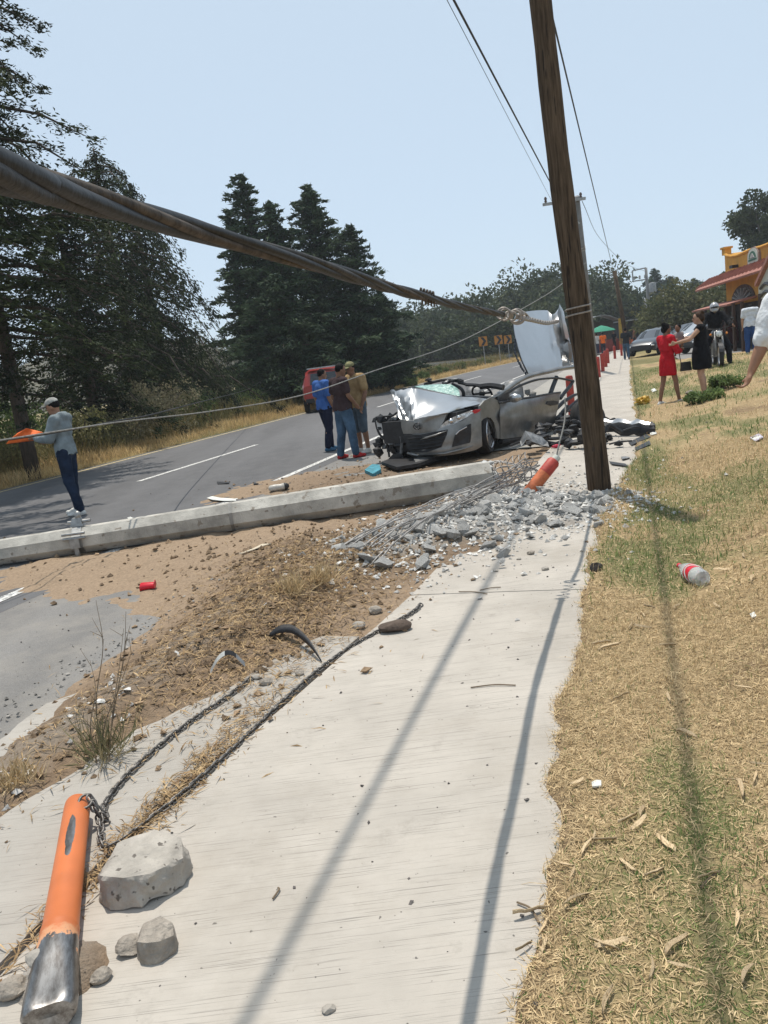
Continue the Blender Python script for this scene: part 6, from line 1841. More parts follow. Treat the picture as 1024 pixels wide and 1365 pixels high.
# two women and a child on the lawn
p = gp(893, 540)
wr_, JW = person('woman in a red long-sleeved top and red skirt holding a small child on the lawn', p, R(-72), 1.60, SK2, pose=dict(elR=(.24, .08, 1.12), wrR=(.05, .30, 1.10), elL=(-.22, .10, 1.12), wrL=(-.03, .30, 1.13), anL=(-.10, -.16, .085), toL=(-.12, .0, .035), knL=(-.10, -.05, .5), anR=(.12, .16, .085), toR=(.14, .32, .035), knR=(.11, .10, .5), head=(0, .03, 1.585)),
                 top=cloth('red_top', (.50, .018, .030)), sleeve=1.9, bottom=cloth('red_skirt', (.42, .012, .02)), dress=.30, shoes=W_SH, hair=HB, hair_style='bun', voxel=.0145, look=(0, -.05), build=.95)
q = p + V3((.27, .04, .74))
person('small child in pale clothes held in the arms of the woman in red', q, R(110), .76, SK2, pose=dict(knL=(-.12, .32, .86), knR=(.14, .32, .88), anL=(-.12, .36, .50), anR=(.15, .36, .52), toL=(-.12, .46, .44), toR=(.15, .46, .46), head=(0, .03, 1.64), elR=(.26, .16, 1.2), wrR=(.22, .40, 1.25)),
       top=cloth('child_grey', (.30, .26, .25)), sleeve=.8, bottom=cloth('child_tan', (.26, .20, .16)), legs=1.6, hair=HB, voxel=.014, head_scale=1.45, build=1.2)
b0 = p + V3((.30, -.14, .62))
bag = thing('handbag', 'small black handbag hanging at the hip of the woman in red', 'handbag', b0)
part(bag, 'pouch', MB().box(b0 + V3((0, 0, .10)), (.20, .08, .17), taper=.85), M_blk)
part(bag, 'strap', MB().tube(smooth_path([b0 + V3((-.09, 0, .17)), b0 + V3((-.10, .04, .40)), b0 + V3((-.06, .06, .52))], 5), .008, 5), M_blk)
p = gp(938, 531)
person('woman in a short black sleeveless dress reaching toward the child', p, R(63), 1.66, SK3, pose=dict(elL=(-.28, .18, 1.20), wrL=(-.24, .44, 1.16), elR=(.22, .20, 1.22), wrR=(.12, .46, 1.22), head=(0, .03, 1.585)),
       top=cloth('black_dress', (.008, .008, .010)), sleeve=0, bottom=cloth('black_skirt', (.008, .008, .010)), dress=.34, shoes=cloth('dark_shoe', (.03, .03, .03)), hair=HBr, hair_style='bun', voxel=.0145, build=1.10)

# man cut by the picture edge: his forearm and hand hang in view
ED = 5.2
el = at(1019, 452, ED); wr0 = at(1001.5, 496, ED)
H_ = 1.78; kk = H_ / 1.73
rootp = Vector((el.x + .30, el.y + .05, 0)); rootp.z = el.z - 1.15 * kk
gzz = gz(rootp.x, rootp.y) + .05
rootp.z = gzz
ya = R(-14); Mi = Matrix.Rotation(-ya, 3, 'Z')
loc_ = lambda w: tuple((Mi @ (w - rootp)) / kk)
sh = at(1034, 405, ED)
person('man in a white short-sleeved shirt at the picture edge, his bare forearm hanging', rootp, ya, H_, SK1, pose=dict(elL=loc_(el), wrL=loc_(wr0), shL=loc_(sh)),
       top=cloth('white_shirt', (.66, .68, .70)), sleeve=.98, bottom=DEN, legs=1.95, shoes=cloth('dark_shoe', (.03, .03, .03)), hair=HB, voxel=.010, hand_curl=.75, sleeves_loose=1.25)

# far walkers
p = gp(836, 480)
person('man in dark T-shirt and jeans walking away on the sidewalk', p, R(-18), 1.74, SK2, pose=dict(anL=(-.10, .20, .085), toL=(-.11, .36, .035), knL=(-.10, .16, .5), anR=(.10, -.22, .14), toR=(.11, -.07, .035), knR=(.10, .0, .5)), top=cloth('charcoal_tee', (.03, .033, .038)), sleeve=.6, bottom=DENL, legs=1.95, shoes=cloth('dark_shoe', (.03, .03, .03)), hair=HB, voxel=.02)
for i, (px, py, D, lab, tc, bc_) in enumerate([(803, 478, 58, 'person in a bright orange vest among the stalls', (.75, .14, .02), (.03, .03, .04)), (795, 476, 60, 'person in a pale shirt beside the orange vest', (.5, .48, .46), (.04, .05, .08)), (845, 466, 68, 'person in a brown shirt standing by the kiosk', (.25, .12, .07), (.03, .03, .04)),
                                               (852, 465, 72, 'person in a dark shirt before the kiosk sign', (.05, .05, .06), (.04, .05, .08)), (818, 470, 66, 'person in black beside the yellow stall post', (.015, .015, .02), (.02, .02, .02))]):
    p = gbase(px, D); p.z = gz(p.x, p.y)
    person(lab, p, R(30 * i), 1.68, SK2, top=cloth('far%d' % i, tc), sleeve=.6, bottom=cloth('farb%d' % i, bc_), legs=1.9, shoes=cloth('dark_shoe', (.03, .03, .03)), hair=HB, voxel=.03, group='people at the stalls')
# ================================================================== VEHICLES, BUILDING, STALLS, SIGNS
M_win = pm('car_window', (.018, .022, .026), var=.3, rough=.08, bump=0, spec=.7)
def paint(name, c, metal=.3):
    return pm('paint_' + name, c, var=.08, scale=3, rough=.32, bump=.02, metal=metal, clear=.6, coat_rough=.1)
SEDAN = [(2.20, .34, .56, .60, .60, .50), (2.05, .24, .68, .74, .80, .66), (1.30, .22, .78, .90, .86, .74), (.78, .22, .84, .96, .87, .76), (.10, .22, .88, 1.36, .88, .62), (-.55, .22, .89, 1.45, .88, .62), (-1.10, .22, .90, 1.40, .87, .60), (-1.62, .24, .92, 1.06, .85, .70), (-2.10, .28, .86, 1.00, .80, .66), (-2.28, .38, .72, .80, .68, .56)]
SUV = [(2.15, .40, .66, .74, .66, .56), (2.00, .30, .86, .94, .84, .72), (1.25, .30, .98, 1.08, .90, .78), (.80, .30, 1.02, 1.14, .91, .80), (.20, .30, 1.06, 1.62, .91, .66), (-.60, .30, 1.07, 1.70, .91, .66), (-1.50, .30, 1.08, 1.68, .90, .65), (-1.95, .34, 1.06, 1.52, .88, .66), (-2.15, .42, .98, 1.06, .84, .74)]
HATCH = [(1.95, .34, .58, .64, .62, .52), (1.80, .24, .72, .80, .80, .66), (1.20, .22, .84, .98, .85, .72), (.75, .22, .88, 1.04, .86, .74), (.10, .22, .92, 1.44, .86, .62), (-.60, .22, .93, 1.50, .86, .62), (-1.30, .24, .94, 1.44, .85, .60), (-1.75, .28, .90, 1.12, .82, .66), (-1.90, .38, .74, .84, .72, .60)]
def vehicle(label, loc, yaw, prof, pmat, name='parked_car', group=None, cat='car', ws=(1.38, -1.38), r=.32, rear_plate=True):
    root = thing(name, label, cat, loc, yaw, group)
    rings = []
    for (x, zl, zb, zt, w, wt) in prof:
        h = zt - zb
        rings.append([V3((x, -w * .86, zl)), V3((x, -w, zl + (zb - zl) * .35)), V3((x, -w * .985, zb)), V3((x, -wt - (w - wt) * .18, zb + h * .82)), V3((x, -wt * .8, zt)), V3((x, 0, zt + .02)), V3((x, wt * .8, zt)), V3((x, wt + (w - wt) * .18, zb + h * .82)), V3((x, w * .985, zb)), V3((x, w, zl + (zb - zl) * .35)), V3((x, w * .86, zl))])
    mb = MB().grid(rings)
    n = len(rings[0])
    mb.add(rings[0], [tuple(range(n))]); mb.add(rings[-1], [tuple(range(n - 1, -1, -1))])
    body = part(root, 'body', mb, pmat, sa=38, local=True)
    def glass(nm, quad, off=.012, ins=.10):
        c = sum(quad, V3()) / 4
        q = [p.lerp(c, ins) for p in quad]
        nr = (q[1] - q[0]).cross(q[3] - q[0]).normalized()
        if nr.dot(c - V3((0, 0, .8))) < 0: nr = -nr
        part(root, nm, MB().prism([p + nr * off for p in q], nr, -.02), M_win, local=True)
    cab = [i for i, p in enumerate(prof) if p[3] - p[2] > .3]
    i0, i1 = cab[0], cab[-1]
    for s_ in (0, 1):
        for i in range(i0, i1):
            a, b = rings[i], rings[i + 1]
            k0, k1 = (2, 3) if s_ == 0 else (8, 7)
            glass('side_window', [a[k0].lerp(a[k1], .06), b[k0].lerp(b[k1], .06), b[k1].lerp(b[k0], .02), a[k1].lerp(a[k0], .02)], .006, .07)
        a, b = rings[i0 - 1], rings[i0]
        k0, k1 = (2, 3) if s_ == 0 else (8, 7)
        part(root, 'side_window', MB().prism([a[k0].lerp(b[k0], .35), b[k0].lerp(a[k0], .06), b[k1].lerp(b[k0], .1)], (0, -1 if s_ == 0 else 1, 0), .012), M_win, local=True)
    a, b = rings[i0 - 1], rings[i0]
    glass('windscreen', [a[4], a[6], b[6], b[4]], .008, .06)
    a, b = rings[i1], rings[i1 + 1]
    glass('rear_window', [a[4], a[6], b[6], b[4]], .008, .08)
    x, zl, zb, zt, w, wt = prof[1]
    for s_ in (-1, 1):
        part(root, 'headlight', MB().ell((x + .05, s_ * w * .74, zl + (zb - zl) * .72), (.10, .16, .07), 2), M_lamp, smooth=True, local=True)
        x2, zl2, zb2, _, w2, _ = prof[-2]
        part(root, 'tail_light', MB().ell((x2 - .06, s_ * w2 * .80, zb2 - .06), (.10, .12, .12), 2), M_redp, smooth=True, local=True)
    part(root, 'front_bumper', MB().box((prof[0][0] - .10, 0, prof[0][1] + .04), (.25, prof[1][4] * 1.7, .12)), M_blk, local=True)
    part(root, 'rear_bumper', MB().box((prof[-1][0] + .08, 0, prof[-1][1] + .06), (.25, prof[-2][4] * 1.8, .16)), M_blk, local=True)
    if rear_plate:
        part(root, 'number_plate', MB().box((prof[-1][0] - .03, 0, prof[-1][2] - .10), (.02, .34, .14)), M_wht, local=True)
    for x in ws:
        for s_ in (-1, 1):
            M = Matrix.Translation((x, s_ * (prof[3][4] - .09), r)) @ Matrix.Rotation(-s_ * math.pi / 2, 4, 'X')
            wh = part(root, 'wheel', MB().lathe([(.1, -.06), (.2, -.05), (.205, .06)], M, 20), M_blk, local=True)
            part(wh, 'tyre', MB().lathe([(.21, -.09), (r * .93, -.1), (r, -.06), (r, .06), (r * .93, .1), (.21, .095)], M, 24, caps=False), M_tyre, sa=40, local=True)
            rim = MB().lathe([(.215, .085), (.205, .10), (.19, .085)], M, 24, caps=False).lathe([(.05, .06), (.04, .095), (.004, .098)], M, 12)
            for k in range(6):
                a = k * math.pi / 3
                rim.bar(M @ V3((.03 * math.cos(a), .03 * math.sin(a), .085)), M @ V3((.2 * math.cos(a), .2 * math.sin(a), .09)), .05, .014, up=M.to_3x3() @ V3((0, 0, 1)))
            part(wh, 'rim', rim, M_alloy, sa=40, local=True)
    return root
def yawd(x, y):
    return math.atan2(y, x)
p = gp(433, 553); p.z = 0
sv = vehicle('red off-road vehicle stopped on the far lane behind the three men', p + V3((-.05, 4.4, 0)), yawd(-.03, 1), SUV, paint('red', (.33, .025, .018), .1), 'red_vehicle', ws=(1.35, -1.35), r=.37)
part(sv, 'roof_spoiler', MB().box((-1.85, 0, 1.70), (.35, 1.2, .05)), pm('pale_grey', (.45, .45, .45)), local=True)
part(sv, 'spare_strip', MB().box((-2.17, 0, .92), (.03, .9, .10)), pm('pale_grey', (.45, .45, .45)), local=True)
GC = 'cars parked before the restaurant'
p = gp(930, 470); p.z = gz(p.x, p.y) + .012
vehicle('dark grey saloon parked nearest the women, wheel in view', p + V3((1.2, .4, 0)), yawd(-.95, -.36), SEDAN, paint('dark_grey', (.05, .052, .058)), group=GC)
p = gbase(930, 50); p.z = gz(p.x, p.y) + .012
vehicle('silver estate car parked behind the dark grey saloon', p, yawd(-.95, -.36), HATCH, paint('silver', (.42, .44, .46), .7), group=GC)
p = gp(866, 474); p.z = gz(p.x, p.y) + .012
vehicle('dark car nose-on at the far end of the sidewalk', p + V3((1.0, 2.0, 0)), yawd(-.62, -.78), SEDAN, paint('black_blue', (.03, .033, .04)), group=GC)
p = gbase(878, 60); p.z = gz(p.x, p.y) + .012
vehicle('pale silver car behind the nose-on dark car', p, yawd(-.7, -.7), HATCH, paint('silver', (.42, .44, .46), .7), group=GC)
p = gbase(914, 53); p.z = gz(p.x, p.y) + .012
vehicle('black hatchback seen between the two women', p, yawd(-.95, -.36), HATCH, paint('black_blue', (.03, .033, .04)), group=GC)
p = gbase(972, 40); p.z = gz(p.x, p.y) + .012
vehicle('dark red car half hidden behind the motorcycle', p, yawd(-.9, -.43), HATCH, paint('maroon', (.16, .015, .02)), group=GC)
p = gbase(827, 78)
vehicle('small blue car with red lamps beyond the stalls', V3((p.x, p.y, 0)), yawd(DV.x, DV.y), HATCH, paint('blue', (.05, .10, .22)), 'distant_car')

# ---- motorcycle and rider
mp_ = gp(961, 492); mp_.z = gz(mp_.x, mp_.y) + .05
mdir = V3((-.30, -.95, 0)).normalized()
rt_ = mdir + V3((0, 0, 0))
moto = thing('motorcycle', 'black motorcycle standing on the lawn under its helmeted rider', 'motorcycle', mp_ - mdir * .65, yawd(mdir.x, mdir.y))
def mwheel(x, r=.31):
    M = Matrix.Translation((x, 0, r)) @ Matrix.Rotation(math.pi / 2, 4, 'X')
    w = part(moto, 'wheel', MB().lathe([(.05, -.04), (.055, .04)], M, 14), M_alloy, local=True)
    part(w, 'tyre', MB().lathe([(.235, -.04), (.29, -.055), (r, -.02), (r, .02), (.29, .055), (.235, .04)], M, 28, caps=False), M_tyre, sa=40, local=True)
    rim = MB().lathe([(.24, -.035), (.225, -.02), (.225, .02), (.24, .035)], M, 28, caps=False)
    for k in range(8):
        a = k * math.pi / 4
        rim.tube([M @ V3((.04 * math.cos(a), .04 * math.sin(a), 0)), M @ V3((.23 * math.cos(a), .23 * math.sin(a), 0))], .008, 5)
    part(w, 'rim', rim, M_alloy, local=True)
mwheel(.68); mwheel(-.68)
for s_ in (-1, 1):
    part(moto, 'fork', MB().tube([(.68, s_ * .09, .31), (.56, s_ * .09, .62), (.44, s_ * .09, .95)], [.026, .028, .022], 8), M_grey, local=True, smooth=True)
    part(moto, 'mirror', MB().tube([(.40, s_ * .25, 1.04), (.42, s_ * .34, 1.20)], .008, 5).ell((.42, s_ * .36, 1.24), (.02, .06, .045), 1), M_blk, local=True)
    part(moto, 'indicator', MB().ell((.52, s_ * .20, .88), .035, 1), pm('amber', (.6, .2, .02), rough=.3), local=True)
part(moto, 'front_mudguard', MB().grid([[V3((.68 + .34 * math.cos(a), y_, .31 + .34 * math.sin(a))) for y_ in (-.06, 0, .06)] for a in np.linspace(.3, 2.2, 8)], thick=.01), M_blk, local=True)
part(moto, 'fuel_tank', MB().ell((.12, 0, .88), (.30, .16, .14), 2, nz=.08), paint('moto_black', (.02, .02, .022)), smooth=True, local=True)
part(moto, 'engine', MB().box((.08, 0, .45), (.42, .26, .36)).box((.18, 0, .62), (.2, .22, .2)), M_grey, local=True)
part(moto, 'frame', MB().tube([(.44, 0, .9), (.2, 0, .7), (-.3, 0, .68), (-.68, 0, .33)], .03, 6).tube([(.44, 0, .85), (.3, 0, .35), (-.2, 0, .3), (-.3, 0, .68)], .025, 6), M_blk, local=True)
part(moto, 'saddle', MB().ell((-.38, 0, .82), (.42, .14, .07), 2), M_blk, smooth=True, local=True)
part(moto, 'tail', MB().ell((-.85, 0, .80), (.18, .09, .06), 2), M_blk, smooth=True, local=True)
part(moto, 'exhaust', MB().tube([(.25, -.14, .3), (-.2, -.17, .26), (-.8, -.2, .36)], [.025, .03, .05], 8), M_galv, smooth=True, local=True)
part(moto, 'handlebar', MB().tube([(.28, -.40, 1.06), (.42, -.18, 1.02), (.44, 0, 1.0), (.42, .18, 1.02), (.28, .40, 1.06)], .013, 6), M_blk, smooth=True, local=True)
hd_ = part(moto, 'headlamp', MB().lathe([(.03, -.10), (.09, -.04), (.10, .02), (.095, .03)], Matrix.Translation((.58, 0, .88)) @ Matrix.Rotation(math.pi / 2, 4, 'Y'), 18), M_blk, sa=40, local=True)
part(hd_, 'lens', MB().ell((.61, 0, .88), (.02, .085, .085), 2), M_lamp, smooth=True, local=True)
BLKL = cloth('black_leather', (.012, .012, .014))
ra = yawd(mdir.x, mdir.y) - math.pi / 2
rp = mp_ - mdir * .80
person('motorcycle rider in black jacket with a silver helmet, astride his motorcycle', V3((rp.x, rp.y, mp_.z)), ra, 1.74, SK2, pose=dict(pelvis=(0, -.10, .90), belly=(0, -.06, 1.06), chest=(0, -.02, 1.25), neck=(0, .0, 1.41), head=(0, .04, 1.57), hipL=(-.10, -.1, .88), hipR=(.10, -.1, .88), knL=(-.30, .12, .52), knR=(.30, .12, .52), anL=(-.33, .02, .09), anR=(.33, .02, .09), toL=(-.36, .17, .04), toR=(.36, .17, .04), elL=(-.34, .16, 1.14), elR=(.34, .16, 1.14), wrL=(-.37, .44, 1.06), wrR=(.37, .44, 1.06)),
       top=BLKL, sleeve=1.95, bottom=cloth('black_jeans', (.014, .015, .02)), legs=1.95, shoes=BLKL, helmet=pm('helmet_silver', (.34, .34, .35), rough=.25, metal=.3, bump=0, clear=.6), voxel=.014, sleeves_loose=1.6, build=1.12)
p = gbase(1000, 25); p.z = gz(p.x, p.y) + .05
person('person in a white shirt and blue trousers standing behind the motorcycle', p, R(-30), 1.72, SK3, pose=dict(head=(0, .16, 1.45), neck=(0, .10, 1.36), chest=(0, .04, 1.24)), top=cloth('white_tee', (.62, .65, .70)), sleeve=.7, bottom=cloth('blue_trousers', (.03, .07, .2)), legs=1.95, shoes=W_SH, hair=HB, voxel=.016, build=1.15)

# ---- restaurant
FA, FB = V3((19.8, 44.0, 0)), V3((17.6, 34.0, 0))
fe = (FB - FA).normalized(); fn = V3((fe.y, -fe.x, 0))
if fn.dot(-FA) < 0: fn = -fn
def fb(px, py, off=0.0):
    d = ray(px, py); o = V3((0, 0, CAM_H)); P0 = FA + fn * off
    return o + d * ((P0 - o).dot(fn) / d.dot(fn))
def fl_(u_, z, off=0.0):
    return FA + fe * u_ + fn * off + V3((0, 0, z))
M_oran = pm('orange_stucco', (.56, .28, .045), var=.14, scale=1.5, rough=.9, bump=.4, bscale=30)
M_tile = pm('red_roofing', (.34, .15, .115), var=.22, scale=6, rough=.8, bump=.6, bscale=9, dist=.04)
M_brn = pm('brown_timber', (.055, .030, .020), var=.3, scale=8, rough=.7, bump=.3)
M_sign = pm('sign_green', (.02, .10, .06), rough=.6, bump=0)
M_signw = pm('sign_cream', (.50, .50, .44), var=.06, rough=.6, bump=0)
bl = thing('restaurant', 'orange stucco restaurant with red roofs, arched window and an emblem on its parapet', 'building', (FA.x, FA.y, 0))
top_ = [(966, 339), (970, 341.5), (976, 342.3), (984, 341), (992, 337.5), (1000, 334), (1008, 331.5), (1016, 329.5), (1024, 326.5), (1040, 320), (1075, 300)]
tz = [fb(*q) for q in top_]
us = [(p - FA).dot(fe) for p in tz]
poly = [fl_(us[0], 0)] + tz + [fl_(us[-1], 0)]
part(bl, 'wall', MB().prism(poly, -fn, 7.0), M_oran)
part(bl, 'parapet_coping', MB().tube([p + V3((0, 0, .03)) + fn * .02 for p in tz], .07, 6), M_oran)
c = tz[0]
part(bl, 'corner_finial', MB().box(c + V3((0, 0, .10)) - fn * .1, (.34, .34, .30)).box(c + V3((0, 0, .30)) - fn * .1, (.46, .46, .10)), M_oran)
u0, u1 = -1.2, us[-1]
def eave(za, zb, o0, o1, ua, ub, nm, mat, th=.10):
    part(bl, nm, MB().grid([[fl_(ua + .5, za, o0), fl_(ub, za, o0)], [fl_(ua, zb, o1), fl_(ub, zb, o1)]], thick=th), mat)
zt_, ze = fb(970, 366).z, fb(954, 379, .8).z
eave(zt_ + .05, ze, .02, .8, u0, u1, 'upper_roof', M_tile)
for k in range(26):
    u_ = u0 + .3 + k * (u1 - u0) / 26
    part(bl, 'roof_rib', MB().bar(fl_(u_ + .2, zt_ + .13, .06), fl_(u_, ze + .10, .78), .06, .05), M_tile)
zc = fb(975, 405, 1.0).z
eave(zc + .22, zc, .04, 1.3, .3, us[6], 'lower_roof', M_tile, .08)
# arched window with fan bars
ac = fb(991, 402); ua = (ac - FA).dot(fe); za = ac.z + .05
hw, hh = 2.2, fb(991, 379).z - za
arc = [fl_(ua + hw * math.cos(a), za + hh * math.sin(a), .03) for a in np.linspace(0, math.pi, 19)]
aw = part(bl, 'arched_window', MB().prism(arc, -fn, .1), M_brn)
arc2 = [fl_(ua + hw * .82 * math.cos(a), za + hh * .80 * math.sin(a), .045) for a in np.linspace(0, math.pi, 19)]
part(aw, 'pane', MB().prism(arc2, -fn, .02), pm('pane_dull', (.10, .10, .095), rough=.2, bump=0))
for k in range(1, 8):
    a = k * math.pi / 8
    part(aw, 'glazing_bar', MB().bar(fl_(ua, za, .07), fl_(ua + hw * .82 * math.cos(a), za + hh * .8 * math.sin(a), .07), .10, .05), pm('pale_bar', (.32, .31, .29)))
arc3 = [fl_(ua + hw * .34 * math.cos(a), za + hh * .34 * math.sin(a), .08) for a in np.linspace(0, math.pi, 13)]
part(aw, 'hub', MB().prism(arc3, -fn, .03), M_brn)
# flat panel coloured as the shaded open front below the canopy, with posts, a door and a window
part(bl, 'shopfront', MB().prism([fl_(ua - 3.4, .0, .02), fl_(ua + 4.6, .0, .02), fl_(ua + 4.6, zc - .02, .02), fl_(ua - 3.4, zc - .02, .02)], -fn, .05), pm('shaded_interior', (.035, .030, .028), var=.5, scale=2))
for k in range(6):
    u_ = ua - 3.2 + k * 1.5
    part(bl, 'canopy_post', MB().bar(fl_(u_, 0, 1.1), fl_(u_, zc, 1.1), .12, .12), M_brn)
for k in range(3):
    u_ = ua - 2.6 + k * 2.6
    w_ = part(bl, 'window', MB().prism([fl_(u_, .9, .06), fl_(u_ + 1.2, .9, .06), fl_(u_ + 1.2, zc - .35, .06), fl_(u_, zc - .35, .06)], -fn, .03), pm('pane_dull', (.10, .10, .095), rough=.2, bump=0))
    part(w_, 'frame', MB().bar(fl_(u_, .9, .08), fl_(u_, zc - .35, .08), .08, .05).bar(fl_(u_ + 1.2, .9, .08), fl_(u_ + 1.2, zc - .35, .08), .08, .05).bar(fl_(u_ + .6, .9, .08), fl_(u_ + .6, zc - .35, .08), .05, .05), M_brn)
# emblem: arched plaque with a green hill and a band
ec_ = fb(1007, 351); ue = (ec_ - FA).dot(fe); ez = ec_.z; ew, eh = .95, fb(1006, 329).z - ez
pq = lambda u_, z, off: fl_(ue + u_, ez + z, off)
em = part(bl, 'emblem', MB().prism([pq(-ew, 0, .10), pq(ew, 0, .10)] + [pq(ew * math.cos(a), eh * .45 + eh * .55 * math.sin(a), .10) for a in np.linspace(0, math.pi, 15)], -fn, .12), pm('emblem_rim', (.30, .20, .16)))
part(em, 'plaque', MB().prism([pq(-ew * .86, eh * .06, .115), pq(ew * .86, eh * .06, .115)] + [pq(ew * .86 * math.cos(a), eh * .45 + eh * .48 * math.sin(a), .115) for a in np.linspace(0, math.pi, 15)], -fn, .02), M_signw)
arcm = [pq(ew * .62 * math.cos(a), eh * .34 + eh * .42 * math.sin(a), .13) for a in np.linspace(0, math.pi, 13)]
part(em, 'green_arch', MB().prism(arcm, -fn, .02), M_sign)
part(em, 'pale_hill', MB().prism([pq(-.42 * ew, eh * .36, .145), pq(.42 * ew, eh * .36, .145), pq(.10 * ew, eh * .62, .145), pq(-.08 * ew, eh * .64, .145)], -fn, .02), pm('sign_grey', (.35, .34, .33)))
part(em, 'band', MB().prism([pq(-.72 * ew, eh * .18, .13), pq(.72 * ew, eh * .18, .13), pq(.72 * ew, eh * .30, .13), pq(-.72 * ew, eh * .30, .13)], -fn, .02), M_sign)
# wall lamp
part(bl, 'wall_lamp', MB().box(fb(984, 354.5) + fn * .2, (.30, .30, .14)), M_blk)
# gabled porch with wavy sign at the picture edge
g0, g1, g2 = fb(1011, 383, 1.6), fb(1011, 392, 1.6), fb(1034, 352, 1.6)
ug = (g0 - FA).dot(fe)
gp_ = [fl_(ug, g1.z - .2, 1.6), fl_(ug, g0.z, 1.6), fl_(ug + 3.2, g0.z + 1.5, 1.6), fl_(ug + 6.4, g0.z, 1.6), fl_(ug + 6.4, g1.z - .2, 1.6)]
pg = part(bl, 'porch_gable', MB().prism(gp_, -fn, 1.5), M_signw)
part(pg, 'verge_board', MB().bar(gp_[1] + V3((0, 0, .1)) + fn * .03, gp_[2] + V3((0, 0, .1)) + fn * .03, .20, .14).bar(gp_[2] + V3((0, 0, .1)) + fn * .03, gp_[3] + V3((0, 0, .1)) + fn * .03, .20, .14), M_tile)
for k in range(2):
    part(pg, 'wave_mark', MB().tube([fl_(ug + .4 + .3 * i, g0.z - .35 + .28 * k + .14 * math.sin(i * .7), 1.63) for i in range(18)], .06, 5), M_blk)
for u_ in (ug + .2, ug + 6.2):
    part(bl, 'porch_post', MB().bar(fl_(u_, 0, 1.5), fl_(u_, g1.z, 1.5), .26, .26), M_brn)
p = gp(951, 428)
bx = gbase(958, 47)
solo('blue_container', MB().ell(V3((bx.x, bx.y, gz(bx.x, bx.y) + 1.45)), (.35, .35, .45), 2, nz=.1).box(V3((bx.x, bx.y, .55)), (.5, .5, 1.1)), pm('blue_plastic', (.03, .16, .42)), 'blue barrel on a stand before the olive bush', 'barrel', (bx.x, bx.y, 0))
bx = gbase(948, 48)
broadleaf('yellow_shrub', 'small yellow-green shrub beside the blue barrel', V3((bx.x, bx.y, 0)), 2.1, .5, leafmat('yellow_leaf', (.22, .20, .03), (.34, .28, .05)), 900, 301, .13, 6, .1, .9, cat='shrub', trunk_r=.03)

# ---- stalls beyond the sidewalk
sb = gbase(803, 66)
stl = thing('market_stall', 'stall with a pale curved tin roof and yellow corner post', 'stall', V3((sb.x, sb.y, 0)))
ex = V3((1, -.1, 0)).normalized(); ey = V3((.1, 1, 0)).normalized()
def sp(a, b, z): return V3((sb.x, sb.y, 0)) + ex * a + ey * b + V3((0, 0, z))
part(stl, 'roof', MB().grid([[sp(a, b, 2.55 + .55 * math.sin((a + 1.5) / 3.0 * math.pi)) for b in (0, 2.5)] for a in np.linspace(-1.5, 1.5, 9)], thick=.05), M_galv, sa=60)
part(stl, 'back_wall', MB().prism([sp(-1.5, 2.5, 0), sp(1.5, 2.5, 0), sp(1.5, 2.5, 2.6), sp(-1.5, 2.5, 2.6)], ey, .05), pm('stall_board', (.10, .09, .08)))
for a in (-1.5, 1.5):
    part(stl, 'post', MB().bar(sp(a, 0, 0), sp(a, 0, 2.6), .22 if a > 0 else .12, .22 if a > 0 else .12), pm('yellow_post', (.45, .28, .05)) if a > 0 else M_brn)
part(stl, 'counter', MB().box(sp(0, .3, .5), (2.6, .6, 1.0)), pm('counter_red', (.25, .05, .04)))
ub = gbase(802, 62)
um = thing('green_parasol', 'green market parasol in front of the tin-roofed stall', 'parasol', V3((ub.x, ub.y, 0)))
part(um, 'canopy', MB().lathe([(1.15, 1.72), (1.0, 1.84), (.5, 2.05), (.02, 2.2)], Matrix.Translation((ub.x, ub.y, 0)), 10), pm('green_canvas', (.02, .20, .12), rough=.8), sa=20)
part(um, 'pole', MB().tube([(ub.x, ub.y, 0), (ub.x, ub.y, 2.15)], .03, 6), M_galv)
kb_ = gbase(852, 72)
ki = thing('kiosk', 'dark kiosk with flat tin roof and a round sign', 'kiosk', V3((kb_.x, kb_.y, 0)))
def kp(a, b, z): return V3((kb_.x, kb_.y, 0)) + ex * a + ey * b + V3((0, 0, z))
part(ki, 'walls', MB().box(kp(0, 1.2, 1.15), (3.4, 2.2, 2.3)), pm('kiosk_black', (.02, .022, .024)))
part(ki, 'roof', MB().box(kp(0, .9, 2.42), (4.0, 3.2, .10)), M_galv)
sg = part(ki, 'round_sign', MB().lathe([(.62, -.03), (.62, .03)], Matrix.Translation(kp(.95, -.05, 1.35)) @ Matrix.Rotation(math.pi / 2, 4, 'X'), 24), M_sign)
part(sg, 'ring', MB().tube([kp(.95 + .52 * math.cos(a), -.12, 1.35 + .52 * math.sin(a)) for a in np.linspace(0, 6.283, 25)], .05, 6), M_signw)
part(sg, 'mark', MB().box(kp(.95, -.12, 1.35), (.12, .04, .55)).box(kp(.95, -.12, 1.35), (.45, .04, .12)), M_signw)
for a in (-1.9, -.6, .6, 1.9):
    part(ki, 'post', MB().bar(kp(a, -.5, 0), kp(a, -.5, 2.4), .08, .08), M_brn)
for i, (px, D) in enumerate([(823, 68), (826.5, 68.5), (842, 70)]):
    b = gbase(px, D)
    solo('orange_crate', MB().box(V3((b.x, b.y, .32)), (.7, .5, .62), taper=1.1).box(V3((b.x, b.y, .66)), (.82, .58, .08)), pm('crate_orange', (.6, .14, .05)), ['orange crate at the roadside just left of the slim post', 'second orange crate beside the slim post', 'orange crate in front of the kiosk'][i], 'crate', (b.x, b.y, 0), 'orange crates at the stalls')

